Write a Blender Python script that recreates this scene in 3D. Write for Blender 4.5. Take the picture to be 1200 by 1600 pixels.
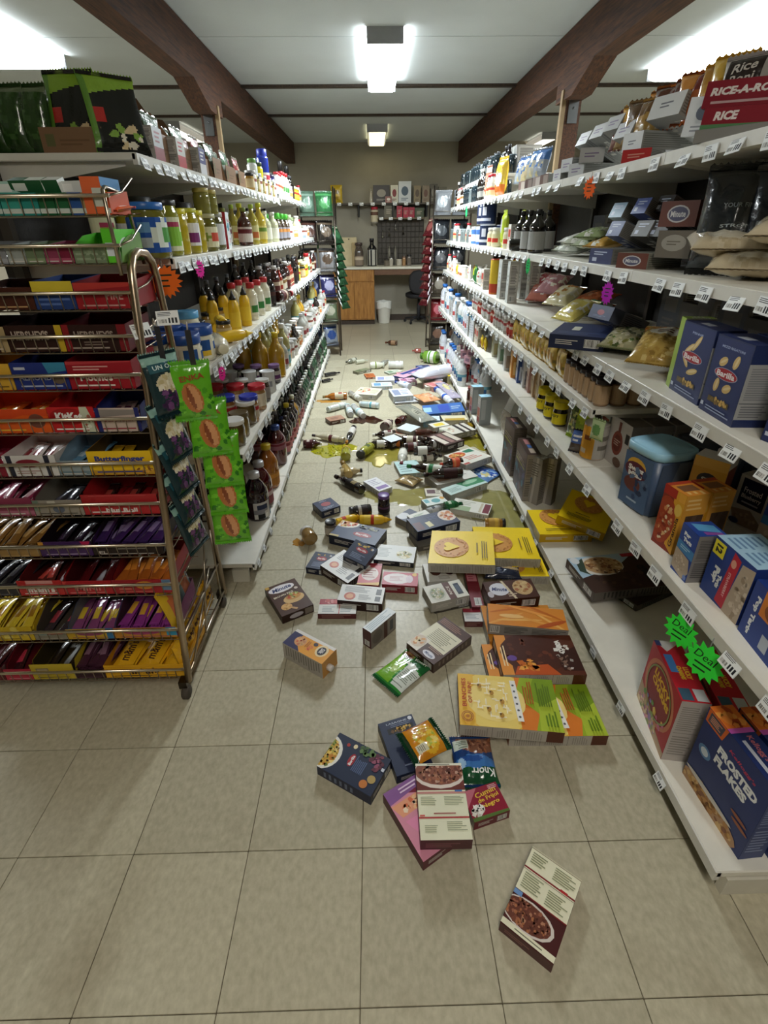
import bpy, math, random
from mathutils import Matrix, Vector
for o in list(bpy.data.objects):
    bpy.data.objects.remove(o)
scene = bpy.context.scene
COL = scene.collection
random.seed(7)
PI = math.pi

# ------------------------------------------------------------------ camera
CAM_H, FPX, PITCH, YAW, ROLL, CY = 1.4905, 773.6, .4586, .0175, .0094, 738.3
_cp, _sp, _cy, _sy = math.cos(PITCH), math.sin(PITCH), math.cos(YAW), math.sin(YAW)
_F = Vector((_sy * _cp, _cy * _cp, -_sp))
_r = Vector((_cy, -_sy, 0))
_d = _F.cross(_r)
_R = math.cos(ROLL) * _r + math.sin(ROLL) * _d
_D = -math.sin(ROLL) * _r + math.cos(ROLL) * _d
cam_data = bpy.data.cameras.new('camera')
cam_data.sensor_fit = 'AUTO'
cam_data.sensor_width = 36
cam_data.lens = FPX / 1600 * 36
cam_data.shift_y = (CY - 800) / 1600
cam_data.clip_start = .02
cam = bpy.data.objects.new('camera', cam_data)
COL.objects.link(cam)
cam.matrix_world = Matrix(((_R.x, -_D.x, -_F.x, 0), (_R.y, -_D.y, -_F.y, 0), (_R.z, -_D.z, -_F.z, CAM_H), (0, 0, 0, 1)))
scene.camera = cam
scene.view_settings.view_transform = 'Standard'
scene.view_settings.look = 'None'
scene.view_settings.gamma = 1
scene.view_settings.use_curve_mapping = False
scene.view_settings.exposure = 0.25
try:
    scene.cycles.use_denoising = True
    scene.cycles.max_bounces = 6
    scene.cycles.diffuse_bounces = 4
except Exception:
    pass
world = bpy.data.worlds.new('world')
scene.world = world
world.use_nodes = True
world.node_tree.nodes['Background'].inputs[0].default_value = (.9, .95, 1, 1)
world.node_tree.nodes['Background'].inputs[1].default_value = .02
LAMP_POWER = {'main': 112.0, 'far': 3.2, 'side': 46.0, 'behind': 36.0}


# measured picture points turned into places on known planes
def ray(px, py):
    return (_R * ((px - 600) / FPX) + _D * ((py - CY) / FPX) + _F)


def at_z(px, py, z):
    d = ray(px, py)
    t = (z - CAM_H) / d.z
    return Vector((d.x * t, d.y * t, z))


def at_y(px, py, y):
    d = ray(px, py)
    t = y / d.y
    return Vector((d.x * t, y, CAM_H + d.z * t))


def at_x(px, py, x):
    d = ray(px, py)
    t = x / d.x
    return Vector((x, d.y * t, CAM_H + d.z * t))


def proj(p):
    q = Vector((p[0], p[1], p[2] - CAM_H))
    w = q.dot(_F)
    return 600 + FPX * q.dot(_R) / w, CY + FPX * q.dot(_D) / w


def y_for(px, x, z):
    """the depth along the aisle at which a point of the line (x, z) shows in column px"""
    lo, hi = .3, 12.0
    s = 1 if proj((x, hi, z))[0] > proj((x, lo, z))[0] else -1
    for _ in range(40):
        m = (lo + hi) / 2
        if (proj((x, m, z))[0] - px) * s > 0:
            hi = m
        else:
            lo = m
    return (lo + hi) / 2


def height_for(base, py):
    lo, hi = 0.0, 1.5
    for _ in range(40):
        m = (lo + hi) / 2
        if proj((base[0], base[1], base[2] + m))[1] < py:
            hi = m
        else:
            lo = m
    return (lo + hi) / 2


# ------------------------------------------------------------------ colour and materials
_lin = {}


def C(h):
    if not isinstance(h, str):
        return h
    if h not in _lin:
        v = [int(h[i:i + 2], 16) / 255 for i in (0, 2, 4)]
        _lin[h] = tuple((x / 12.92 if x <= .04045 else ((x + .055) / 1.055) ** 2.4) for x in v) + (1.0,)
    return _lin[h]


def new_mat(name):
    m = bpy.data.materials.new(name)
    m.use_nodes = True
    nt = m.node_tree
    return m, nt, nt.nodes['Principled BSDF']


def node(nt, t, **kw):
    n = nt.nodes.new(t)
    for k, v in kw.items():
        setattr(n, k, v)
    return n


def finish(name, rough=.5, metal=0.0, coat=0.0, spec=.5, bump=0.0, bscale=200, wear=.06, trans=0.0):
    """a surface whose flat printed colours come from the face attribute Col, with a little wear and relief"""
    m, nt, b = new_mat(name)
    a = node(nt, 'ShaderNodeAttribute', attribute_name='Col')
    tc = node(nt, 'ShaderNodeTexCoord')
    nz = node(nt, 'ShaderNodeTexNoise')
    nz.inputs['Scale'].default_value = 14
    nz.inputs['Detail'].default_value = 3
    nt.links.new(tc.outputs['Object'], nz.inputs['Vector'])
    mp = node(nt, 'ShaderNodeMapRange')
    mp.inputs[3].default_value = 1 - wear
    mp.inputs[4].default_value = 1 + wear
    nt.links.new(nz.outputs[0], mp.inputs[0])
    mul = node(nt, 'ShaderNodeVectorMath', operation='SCALE')
    nt.links.new(a.outputs['Color'], mul.inputs[0])
    nt.links.new(mp.outputs[0], mul.inputs['Scale'])
    nt.links.new(mul.outputs[0], b.inputs['Base Color'])
    b.inputs['Roughness'].default_value = rough
    b.inputs['Metallic'].default_value = metal
    b.inputs['Coat Weight'].default_value = coat
    b.inputs['Coat Roughness'].default_value = .05
    b.inputs['Specular IOR Level'].default_value = spec
    b.inputs['Transmission Weight'].default_value = trans
    if bump:
        n2 = node(nt, 'ShaderNodeTexNoise')
        n2.inputs['Scale'].default_value = bscale
        nt.links.new(tc.outputs['Object'], n2.inputs['Vector'])
        bp = node(nt, 'ShaderNodeBump')
        bp.inputs['Strength'].default_value = bump
        bp.inputs['Distance'].default_value = .004
        nt.links.new(n2.outputs[0], bp.inputs['Height'])
        nt.links.new(bp.outputs[0], b.inputs['Normal'])
    return m


M_CARD = finish('printed_card', .42, spec=.4)
M_FILM = finish('plastic_film', .22, coat=.5, bump=.5, bscale=60)
M_GLASS = finish('filled_glass', .08, coat=1.0, wear=.15, spec=.6)
M_PLASTIC = finish('moulded_plastic', .35, spec=.5)
M_PAPER = finish('paper_label', .6, spec=.3)
M_STEEL = finish('chromed_wire', .28, metal=1.0, wear=.12)
M_PAINT = finish('shelf_enamel', .38, bump=.15, bscale=30, wear=.1)
M_WOODP = finish('plain_board', .6, bump=.3, bscale=80, wear=.2)
M_RUBBER = finish('dull_rubber', .75)
M_NEON = finish('neon_paper', .6, spec=.2)
M_WET = finish('wet_spill', .06, coat=1.0, wear=.25)


def clear_glass():
    m, nt, b = new_mat('clear_glass')
    a = node(nt, 'ShaderNodeAttribute', attribute_name='Col')
    nt.links.new(a.outputs['Color'], b.inputs['Base Color'])
    b.inputs['Roughness'].default_value = .04
    b.inputs['Transmission Weight'].default_value = .85
    b.inputs['IOR'].default_value = 1.2
    return m


M_CLEAR = clear_glass()


# ------------------------------------------------------------------ mesh builder
class MB:
    def __init__(s):
        s.v, s.f, s.c, s.sm = [], [], [], []

    def face(s, pts, col, smooth=False):
        i = len(s.v)
        s.v += [tuple(p) for p in pts]
        s.f.append(tuple(range(i, i + len(pts))))
        s.c.append(C(col))
        s.sm.append(smooth)

    def mesh(s, name, mat):
        me = bpy.data.meshes.new(name)
        me.from_pydata(s.v, [], s.f)
        at = me.attributes.new('Col', 'FLOAT_COLOR', 'FACE')
        at.data.foreach_set('color', [x for c in s.c for x in c])
        me.polygons.foreach_set('use_smooth', s.sm)
        me.materials.append(mat)
        me.update()
        return me

    def box(s, x0, x1, y0, y1, z0, z1, col, cols=None, M=None, skip=''):
        p = [Vector((x, y, z)) for z in (z0, z1) for y in (y0, y1) for x in (x0, x1)]
        if M:
            p = [M @ q for q in p]
        i = len(s.v)
        s.v += [tuple(q) for q in p]
        cols = cols or {}
        for k, q in (('b', (0, 2, 3, 1)), ('t', (4, 5, 7, 6)), ('f', (0, 1, 5, 4)), ('k', (3, 2, 6, 7)), ('l', (2, 0, 4, 6)), ('r', (1, 3, 7, 5))):
            if k in skip:
                continue
            s.f.append(tuple(i + a for a in q))
            s.c.append(C(cols.get(k, col)))
            s.sm.append(False)

    def bevbox(s, x0, x1, y0, y1, z0, z1, col, b=.002, cols=None):
        """box with its twelve edges broken by a small chamfer"""
        cols = cols or {}
        X, Y, Z = (x0, x1), (y0, y1), (z0, z1)
        i0 = len(s.v)
        idx = {}
        for i in (0, 1):
            for j in (0, 1):
                for k in (0, 1):
                    sx, sy, sz = (1, -1)[i], (1, -1)[j], (1, -1)[k]
                    for ax in range(3):
                        p = [X[i] + (0 if ax == 0 else sx * b), Y[j] + (0 if ax == 1 else sy * b), Z[k] + (0 if ax == 2 else sz * b)]
                        idx[i, j, k, ax] = len(s.v)
                        s.v.append(tuple(p))

        def add(q, col_):
            a, b_, c_ = (Vector(s.v[q[0]]), Vector(s.v[q[1]]), Vector(s.v[q[2]]))
            n = (b_ - a).cross(c_ - a)
            cen = sum((Vector(s.v[t]) for t in q), Vector()) / len(q)
            mid = Vector(((x0 + x1) / 2, (y0 + y1) / 2, (z0 + z1) / 2))
            if n.dot(cen - mid) < 0:
                q = tuple(reversed(q))
            s.f.append(tuple(q))
            s.c.append(C(col_))
            s.sm.append(False)
        for t, k in ((0, 'l'), (1, 'r')):
            add((idx[t, 0, 0, 0], idx[t, 1, 0, 0], idx[t, 1, 1, 0], idx[t, 0, 1, 0]), cols.get(k, col))
        for t, k in ((0, 'f'), (1, 'k')):
            add((idx[0, t, 0, 1], idx[1, t, 0, 1], idx[1, t, 1, 1], idx[0, t, 1, 1]), cols.get(k, col))
        for t, k in ((0, 'b'), (1, 't')):
            add((idx[0, 0, t, 2], idx[1, 0, t, 2], idx[1, 1, t, 2], idx[0, 1, t, 2]), cols.get(k, col))
        for i in (0, 1):
            for j in (0, 1):
                add((idx[i, j, 0, 0], idx[i, j, 0, 1], idx[i, j, 1, 1], idx[i, j, 1, 0]), col)
                add((idx[i, 0, j, 0], idx[i, 0, j, 2], idx[i, 1, j, 2], idx[i, 1, j, 0]), col)
                add((idx[0, i, j, 1], idx[0, i, j, 2], idx[1, i, j, 2], idx[1, i, j, 1]), col)
                for k in (0, 1):
                    add((idx[i, j, k, 0], idx[i, j, k, 1], idx[i, j, k, 2]), col)

    def lathe(s, prof, n=14, col='ffffff', c=(0, 0, 0), cols=None, sq=0.0, M=None):
        """prof [(r, z)]; sq > 0 squares the round towards a rounded box"""
        rings = []
        for r, z in prof:
            ring = []
            for k in range(n):
                a = 2 * PI * (k + .5) / n
                ca, sa = math.cos(a), math.sin(a)
                q = 1.0
                if sq:
                    q = 1 + sq * (1 / max(abs(ca), abs(sa)) - 1)
                p = Vector((c[0] + r * q * ca, c[1] + r * q * sa, c[2] + z))
                ring.append(len(s.v))
                s.v.append(tuple(M @ p if M else p))
            rings.append(ring)
        for i in range(len(rings) - 1):
            cc = C(cols[i] if cols else col)
            for k in range(n):
                a, b = rings[i], rings[i + 1]
                s.f.append((a[k], a[(k + 1) % n], b[(k + 1) % n], b[k]))
                s.c.append(cc)
                s.sm.append(True)
        if prof[0][0] > 1e-4:
            s.f.append(tuple(reversed(rings[0])))
            s.c.append(C(cols[0] if cols else col))
            s.sm.append(False)
        if prof[-1][0] > 1e-4:
            s.f.append(tuple(rings[-1]))
            s.c.append(C(cols[-1] if cols else col))
            s.sm.append(False)

    def tube(s, path, r, n=8, col='ffffff', cap=True):
        path = [Vector(p) for p in path]
        rings = []
        up = None
        for i, p in enumerate(path):
            t = (path[min(i + 1, len(path) - 1)] - path[max(i - 1, 0)]).normalized()
            if up is None:
                up = Vector((0, 0, 1)) if abs(t.z) < .9 else Vector((0, 1, 0))
            u = t.cross(up).normalized()
            up = u.cross(t).normalized()
            ring = []
            for k in range(n):
                a = 2 * PI * k / n
                ring.append(len(s.v))
                s.v.append(tuple(p + r * (math.cos(a) * u + math.sin(a) * up)))
            rings.append(ring)
        for a, b in zip(rings, rings[1:]):
            for k in range(n):
                s.f.append((a[k], b[k], b[(k + 1) % n], a[(k + 1) % n]))
                s.c.append(C(col))
                s.sm.append(True)
        if cap:
            s.f.append(tuple(rings[0]))
            s.f.append(tuple(reversed(rings[-1])))
            s.c += [C(col)] * 2
            s.sm += [False] * 2


# ------------------------------------------------------------------ flat print: layers of coloured shapes laid on a panel
_txt = {}


def text_mesh(t, bold=.0, shear=.0):
    k = (t, bold, shear)
    if k not in _txt:
        cu = bpy.data.curves.new('t', 'FONT')
        cu.body = t
        cu.offset = bold
        cu.shear = shear
        cu.resolution_u = 2
        cu.fill_mode = 'FRONT'
        cu.dimensions = '2D'
        o = bpy.data.objects.new('t', cu)
        me = bpy.data.meshes.new_from_object(o)
        vs = [(v.co.x, v.co.y) for v in me.vertices]
        fs = [tuple(p.vertices) for p in me.polygons]
        bpy.data.objects.remove(o)
        bpy.data.curves.remove(cu)
        bpy.data.meshes.remove(me)
        xs, ys = [v[0] for v in vs], [v[1] for v in vs]
        x0, x1, y0, y1 = min(xs), max(xs), min(ys), max(ys)
        _txt[k] = ([((x - x0) / (x1 - x0) - .5, (y - y0) / (y1 - y0) - .5) for x, y in vs], fs)
    return _txt[k]


def clip(poly, x0, y0, x1, y1):
    for ax, lim, sg in ((0, x0, 1), (0, x1, -1), (1, y0, 1), (1, y1, -1)):
        out = []
        for i, p in enumerate(poly):
            q = poly[i - 1]
            pi, qi = (p[ax] - lim) * sg >= 0, (q[ax] - lim) * sg >= 0
            if pi != qi:
                t = (lim - q[ax]) / (p[ax] - q[ax])
                out.append((q[0] + t * (p[0] - q[0]), q[1] + t * (p[1] - q[1])))
            if pi:
                out.append(p)
        poly = out
        if not poly:
            return []
    return poly


class Panel:
    """shapes in fractions of the panel's width and height; (0, 0) is its lower left"""

    def __init__(s, w, h, lift=.0004, rnd=1):
        s.w, s.h, s.lift = w, h, lift
        s.L = []
        s.rnd = random.Random(rnd)

    def poly(s, pts, col, lvl=None):
        p = clip(list(pts), 0.0, 0.0, 1.0, 1.0)
        if len(p) > 2:
            s.L.append((p, [tuple(range(len(p)))], col, lvl if lvl is not None else s.next()))
        return s

    def next(s):
        s._n = getattr(s, '_n', 0) + 1
        return s._n

    def rect(s, x0, y0, x1, y1, col):
        return s.poly([(x0, y0), (x1, y0), (x1, y1), (x0, y1)], col)

    def ell(s, cx, cy, rx, ry, col, n=16, rot=0):
        ca, sa = math.cos(rot), math.sin(rot)
        pts = []
        for k in range(n):
            a = 2 * PI * k / n
            u, v = rx * math.cos(a), ry * math.sin(a)
            pts.append((cx + (u * ca - v * sa * s.h / s.w), cy + (u * sa * s.w / s.h + v * ca)))
        return s.poly(pts, col)

    def disc(s, cx, cy, r, col, n=16):
        """true circle, r as a fraction of the width"""
        return s.ell(cx, cy, r, r * s.w / s.h, col, n)

    def ring(s, cx, cy, r0, r1, col, n=20):
        k = s.w / s.h
        l = s.next()
        for i in range(n):
            a, b = 2 * PI * i / n, 2 * PI * (i + 1) / n
            s.poly([(cx + r * math.cos(t), cy + r * k * math.sin(t)) for r, t in ((r0, a), (r1, a), (r1, b), (r0, b))], col, l)
        return s

    def text(s, t, cx, cy, w, h, col, rot=0, bold=.02, shear=0):
        vs, fs = text_mesh(t, bold, shear)
        ca, sa = math.cos(rot), math.sin(rot)
        W, H = w * s.w, h * s.h
        out = []
        for x, y in vs:
            u, v = x * W, y * H
            out.append((cx + (u * ca - v * sa) / s.w, cy + (u * sa + v * ca) / s.h))
        s.L.append((out, fs, col, s.next()))
        return s

    def text90(s, t, cx, cy, w, h, col, bold=.02, dirn=1):
        """w along the panel's height, h along its width"""
        return s.text(t, cx, cy, w * s.h / s.w, h * s.w / s.h, col, dirn * PI / 2, bold)

    def lines(s, x0, y0, x1, y1, n, col, fill=.45):
        l = s.next()
        for i in range(n):
            y = y1 - (i + .5) * (y1 - y0) / n
            d = (y1 - y0) / n * fill / 2
            e = x1 - (x1 - x0) * s.rnd.random() * .35
            s.poly([(x0, y - d), (e, y - d), (e, y + d), (x0, y + d)], col, l)
        return s

    def bits(s, cx, cy, rx, ry, cols, n, size, sides=5):
        """a pile of small pieces of food inside an oval"""
        k = s.w / s.h
        l0 = s.next()
        s.next(), s.next()
        for i in range(n):
            a, q = s.rnd.random() * 2 * PI, math.sqrt(s.rnd.random())
            x, y = cx + rx * q * math.cos(a), cy + ry * q * math.sin(a)
            r = size * (.6 + .8 * s.rnd.random())
            o = s.rnd.random() * 6
            e = .5 + .5 * s.rnd.random()
            pts = []
            for j in range(sides):
                t = 2 * PI * j / sides
                u, v = r * math.cos(t), r * e * math.sin(t)
                pts.append((x + u * math.cos(o) - v * math.sin(o), y + (u * math.sin(o) + v * math.cos(o)) * k))
            s.poly(pts, cols[i % len(cols)], l0 + i % 3)
        return s

    def bars(s, x0, y0, x1, y1, col='1a1a1a', bg='e8e8e4'):
        s.rect(x0, y0, x1, y1, bg)
        l = s.next()
        n = 11
        for i in range(n):
            a = x0 + (x1 - x0) * (i + .2) / n
            b = a + (x1 - x0) / n * s.rnd.choice((.25, .45, .65))
            s.poly([(a, y0 + .1 * (y1 - y0)), (b, y0 + .1 * (y1 - y0)), (b, y1 - .05 * (y1 - y0)), (a, y1 - .05 * (y1 - y0))], col, l)
        return s

    def emit(s, mb, O, U, V, N=None):
        """O is the lower left corner, U and V run along the width and height"""
        O, U, V = Vector(O), Vector(U), Vector(V)
        U = U.normalized() * s.w
        V = V.normalized() * s.h
        N = U.cross(V).normalized()
        for pts, fs, col, lv in s.L:
            i = len(mb.v)
            d = N * (s.lift * .35 + s.lift * .25 * lv)
            mb.v += [tuple(O + U * a + V * b + d) for a, b in pts]
            cc = C(col)
            for f in fs:
                mb.f.append(tuple(i + k for k in f))
                mb.c.append(cc)
                mb.sm.append(False)


# ------------------------------------------------------------------ things, parts, copies
def link(name, me, parent=None):
    o = bpy.data.objects.new(name, me)
    COL.objects.link(o)
    if parent:
        o.parent = parent
    return o


def tag(o, label, cat, group=None):
    o['label'] = label
    o['category'] = cat
    if group:
        o['group'] = group
    return o


def structure(name, me, parent=None):
    o = link(name, me, parent)
    if not parent:
        o['kind'] = 'structure'
    return o


def place(spec, name, label, cat, M, group=None):
    """spec is a list of (part name, mesh, index of its parent in the list); the first is the thing itself. Meshes are shared between copies"""
    made = []
    for i, sp in enumerate(spec):
        pn, me, par = sp[:3]
        o = bpy.data.objects.new(name if i == 0 else pn, me)
        COL.objects.link(o)
        if i == 0:
            o.matrix_world = M
            tag(o, label, cat, group)
        else:
            o.parent = made[par]
            if len(sp) > 3 and sp[3]:
                o['label'] = sp[3]
        made.append(o)
    return made[0]


def T(x, y, z):
    return Matrix.Translation((x, y, z))


def RZ(d):
    return Matrix.Rotation(math.radians(d), 4, 'Z')


def RX(d):
    return Matrix.Rotation(math.radians(d), 4, 'X')


def RY(d):
    return Matrix.Rotation(math.radians(d), 4, 'Y')
# ================================================================== THE SETTING
CEIL, WALL_Y = 2.70, 9.25


def wall_mat(name, col, rough=.8, var=.06, bump=.08, scale=3.0):
    m, nt, b = new_mat(name)
    tc = node(nt, 'ShaderNodeTexCoord')
    nz = node(nt, 'ShaderNodeTexNoise')
    nz.inputs['Scale'].default_value = scale
    nz.inputs['Detail'].default_value = 5
    nt.links.new(tc.outputs['Object'], nz.inputs['Vector'])
    cr = node(nt, 'ShaderNodeValToRGB')
    c = C(col)
    cr.color_ramp.elements[0].position = .3
    cr.color_ramp.elements[1].position = .7
    cr.color_ramp.elements[0].color = [x * (1 - var) for x in c[:3]] + [1]
    cr.color_ramp.elements[1].color = [min(1, x * (1 + var)) for x in c[:3]] + [1]
    nt.links.new(nz.outputs[0], cr.inputs[0])
    nt.links.new(cr.outputs[0], b.inputs['Base Color'])
    b.inputs['Roughness'].default_value = rough
    n2 = node(nt, 'ShaderNodeTexNoise')
    n2.inputs['Scale'].default_value = 90
    nt.links.new(tc.outputs['Object'], n2.inputs['Vector'])
    bp = node(nt, 'ShaderNodeBump')
    bp.inputs['Strength'].default_value = bump
    bp.inputs['Distance'].default_value = .01
    nt.links.new(n2.outputs[0], bp.inputs['Height'])
    nt.links.new(bp.outputs[0], b.inputs['Normal'])
    return m


def wood_mat(name, dark, light, scale=6, stretch=(14, 1, 14), rough=.55):
    m, nt, b = new_mat(name)
    tc = node(nt, 'ShaderNodeTexCoord')
    mp = node(nt, 'ShaderNodeMapping')
    mp.inputs['Scale'].default_value = stretch
    nt.links.new(tc.outputs['Object'], mp.inputs['Vector'])
    nz = node(nt, 'ShaderNodeTexNoise')
    nz.inputs['Scale'].default_value = scale
    nz.inputs['Detail'].default_value = 6
    nz.inputs['Distortion'].default_value = .6
    nt.links.new(mp.outputs[0], nz.inputs['Vector'])
    cr = node(nt, 'ShaderNodeValToRGB')
    cr.color_ramp.elements[0].position = .32
    cr.color_ramp.elements[1].position = .7
    cr.color_ramp.elements[0].color = C(dark)
    cr.color_ramp.elements[1].color = C(light)
    nt.links.new(nz.outputs[0], cr.inputs[0])
    nt.links.new(cr.outputs[0], b.inputs['Base Color'])
    b.inputs['Roughness'].default_value = rough
    return m


def tile_mat():
    """vinyl floor tile: mottled putty colour, a slightly different tone per tile, scuffs and stains, waxed"""
    m, nt, b = new_mat('vinyl_tile')
    tc = node(nt, 'ShaderNodeTexCoord')
    oi = node(nt, 'ShaderNodeObjectInfo')
    geo = node(nt, 'ShaderNodeNewGeometry')
    n1 = node(nt, 'ShaderNodeTexNoise')
    n1.inputs['Scale'].default_value = 70
    n1.inputs['Detail'].default_value = 6
    mp = node(nt, 'ShaderNodeMapping')
    mp.inputs['Scale'].default_value = (1, .7, 1)
    nt.links.new(geo.outputs['Position'], mp.inputs['Vector'])
    nt.links.new(mp.outputs[0], n1.inputs['Vector'])
    cr = node(nt, 'ShaderNodeValToRGB')
    cr.color_ramp.elements[0].position, cr.color_ramp.elements[1].position = .3, .72
    cr.color_ramp.elements[0].color, cr.color_ramp.elements[1].color = C('ada68e'), C('c4bda5')
    nt.links.new(n1.outputs[0], cr.inputs[0])
    n2 = node(nt, 'ShaderNodeTexNoise')
    n2.inputs['Scale'].default_value = 3.2
    n2.inputs['Detail'].default_value = 5
    n2.inputs['Roughness'].default_value = .65
    nt.links.new(geo.outputs['Position'], n2.inputs['Vector'])
    st = node(nt, 'ShaderNodeMapRange')
    st.inputs[1].default_value, st.inputs[2].default_value = .56, .78
    st.inputs[3].default_value, st.inputs[4].default_value = 0, .5
    nt.links.new(n2.outputs[0], st.inputs[0])
    mx = node(nt, 'ShaderNodeMix', data_type='RGBA')
    nt.links.new(st.outputs[0], mx.inputs[0])
    nt.links.new(cr.outputs[0], mx.inputs[6])
    mx.inputs[7].default_value = C('8d7f66')
    v = node(nt, 'ShaderNodeMapRange')
    v.inputs[3].default_value, v.inputs[4].default_value = .93, 1.06
    nt.links.new(oi.outputs['Random'], v.inputs[0])
    sc = node(nt, 'ShaderNodeVectorMath', operation='SCALE')
    nt.links.new(mx.outputs[2], sc.inputs[0])
    nt.links.new(v.outputs[0], sc.inputs['Scale'])
    nt.links.new(sc.outputs[0], b.inputs['Base Color'])
    rr = node(nt, 'ShaderNodeMapRange')
    rr.inputs[3].default_value, rr.inputs[4].default_value = .3, .52
    nt.links.new(n2.outputs[0], rr.inputs[0])
    nt.links.new(rr.outputs[0], b.inputs['Roughness'])
    bp = node(nt, 'ShaderNodeBump')
    bp.inputs['Strength'].default_value = .06
    bp.inputs['Distance'].default_value = .002
    nt.links.new(n1.outputs[0], bp.inputs['Height'])
    nt.links.new(bp.outputs[0], b.inputs['Normal'])
    return m


def far_tile_mat():
    m, nt, b = new_mat('vinyl_tile_far')
    geo = node(nt, 'ShaderNodeNewGeometry')
    mp = node(nt, 'ShaderNodeMapping')
    mp.inputs['Location'].default_value = (.054, -.442, 0)
    nt.links.new(geo.outputs['Position'], mp.inputs['Vector'])
    br = node(nt, 'ShaderNodeTexBrick')
    br.offset = 0
    br.inputs['Scale'].default_value = 1
    br.inputs['Brick Width'].default_value = .3048
    br.inputs['Row Height'].default_value = .3048
    br.inputs['Mortar Size'].default_value = .0012
    br.inputs['Color1'].default_value = C('b4ac96')
    br.inputs['Color2'].default_value = C('aca48e')
    br.inputs['Mortar'].default_value = C('4a4334')
    nt.links.new(mp.outputs[0], br.inputs['Vector'])
    nt.links.new(br.outputs[0], b.inputs['Base Color'])
    b.inputs['Roughness'].default_value = .38
    return m


M_TILE = tile_mat()
M_FARTILE = far_tile_mat()
M_SUB = wall_mat('tile_adhesive', '5d5442', .9)
M_CEIL = wall_mat('ceiling_board', 'b4baba', .85, .03)
M_WALL = wall_mat('painted_wall', '969080', .8)
M_SIDEWALL = wall_mat('painted_side_wall', '9a917e', .8)
M_BEAM = wood_mat('dark_stained_timber', '2a160c', '553218', 6, (14, 1, 14), .85)
M_BATTEN = wood_mat('dark_batten', '2a2019', '453527')
M_OAK = wood_mat('oak_veneer', '8a5a26', 'b58140', 4, (9, 9, 1.2), .4)


def emis(name, col, strength):
    m, nt, b = new_mat(name)
    b.inputs['Base Color'].default_value = (.9, .9, .88, 1)
    b.inputs['Emission Color'].default_value = C(col)
    b.inputs['Emission Strength'].default_value = strength
    b.inputs['Roughness'].default_value = .3
    return m


def solid(name, mat, boxes, parent=None, top=True):
    mb = MB()
    for q in boxes:
        mb.box(*q, 'ffffff')
    me = mb.mesh(name, mat)
    return structure(name, me, parent)


floor = solid('floor', M_SUB, [(-4, 4.2, -4, 9.4, -.1, -.004)])
tb = MB()
s_, g_ = .3048 / 2, .0009
tb.bevbox(-s_ + g_, s_ - g_, -s_ + g_, s_ - g_, -.004, 0, 'ffffff', .0009)
TILE_ME = tb.mesh('floor_tile', M_TILE)
for j in range(-3, 20):
    yc = .442 + (j + .5) * .3048
    for i in (range(-6, 4) if yc < 2.25 else range(-2, 3)):
        o = link('floor_tile', TILE_ME, floor)
        o.location = (-.054 + (i + .5) * .3048, yc, random.uniform(-.0004, .0002))
        o.rotation_euler = (0, 0, random.choice((0, PI / 2, PI, -PI / 2)) + random.uniform(-.0015, .0015))
yb = .442 + 20 * .3048
xa, xb_ = -.054 - 2 * .3048, -.054 + 3 * .3048
y2 = .442 + 6 * .3048
o = solid('far_flooring', M_FARTILE, [(-4, 4.2, yb, 9.4, -.004, 0), (-4, xa, y2, yb, -.004, 0), (xb_, 4.2, y2, yb, -.004, 0), (-4, -.054 - 6 * .3048, -4, y2, -.004, 0),
                                      (-.054 + 4 * .3048, 4.2, -4, y2, -.004, 0), (-.054 - 6 * .3048, -.054 + 4 * .3048, -4, .442 - 3 * .3048, -.004, 0)], floor)
o['kind'] = 'stuff'

solid('wall_back', M_WALL, [(-4, 4.2, WALL_Y, WALL_Y + .15, 0, 2.9)])
solid('wall_left', M_SIDEWALL, [(-4.15, -4, -4, 9.4, 0, 2.9)])
solid('wall_right', M_SIDEWALL, [(4.2, 4.35, -4, 9.4, 0, 2.9)])
solid('wall_front', M_SIDEWALL, [(-4, 4.2, -4.15, -4, 0, 2.9)])
solid('baseboard_back', M_BATTEN, [(.06, 2.5, WALL_Y - .015, WALL_Y, 0, .1)])
solid('trim_7', M_WALL, [(.205, .225, WALL_Y - .008, WALL_Y, 2.0, 2.3)])
ceil = solid('ceiling', M_CEIL, [(-4.15, 4.35, -4.15, 9.4, CEIL + .012, CEIL + .12)])
BX_L, BX_R = -1.2, 1.385       # faces of the two beams towards the aisle
bays = [(-4, BX_L - .14), (BX_L, BX_R), (BX_R + .14, 4.2)]
by = [-4, -.40, 2.04, 4.48, 5.79, 7.13, WALL_Y]
for a, b in bays:
    for y0, y1 in zip(by, by[1:]):
        solid('ceiling_panel', M_CEIL, [(a + .004, b - .004, y0 + .004, y1 - .004, CEIL, CEIL + .011)], ceil)
n = 1
for a, b in bays:
    for yy in (5.79, 7.13):
        solid('trim_%d' % n, M_BATTEN, [(a, b, yy - .03, yy + .03, CEIL - .022, CEIL)])
        n += 1


def beam(name, xi, xo, hy):
    """a ceiling beam with a deeper haunch where the post meets it"""
    x0, x1 = min(xi, xo), max(xi, xo)
    mb = MB()
    prof = [(-4, 2.43), (hy - .62, 2.43), (hy - .28, 2.30), (hy + .05, 2.30), (hy + .05, 2.42), (WALL_Y, 2.42), (WALL_Y, CEIL), (-4, CEIL)]
    mb.face([(x0, y, z) for y, z in prof], 'ffffff')
    mb.face([(x1, y, z) for y, z in reversed(prof)], 'ffffff')
    for (ya, za), (yb_, zb) in zip(prof, prof[1:] + prof[:1]):
        mb.face([(x0, ya, za), (x1, ya, za), (x1, yb_, zb), (x0, yb_, zb)], 'ffffff')
    return structure(name, mb.mesh(name, M_BEAM))


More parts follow.
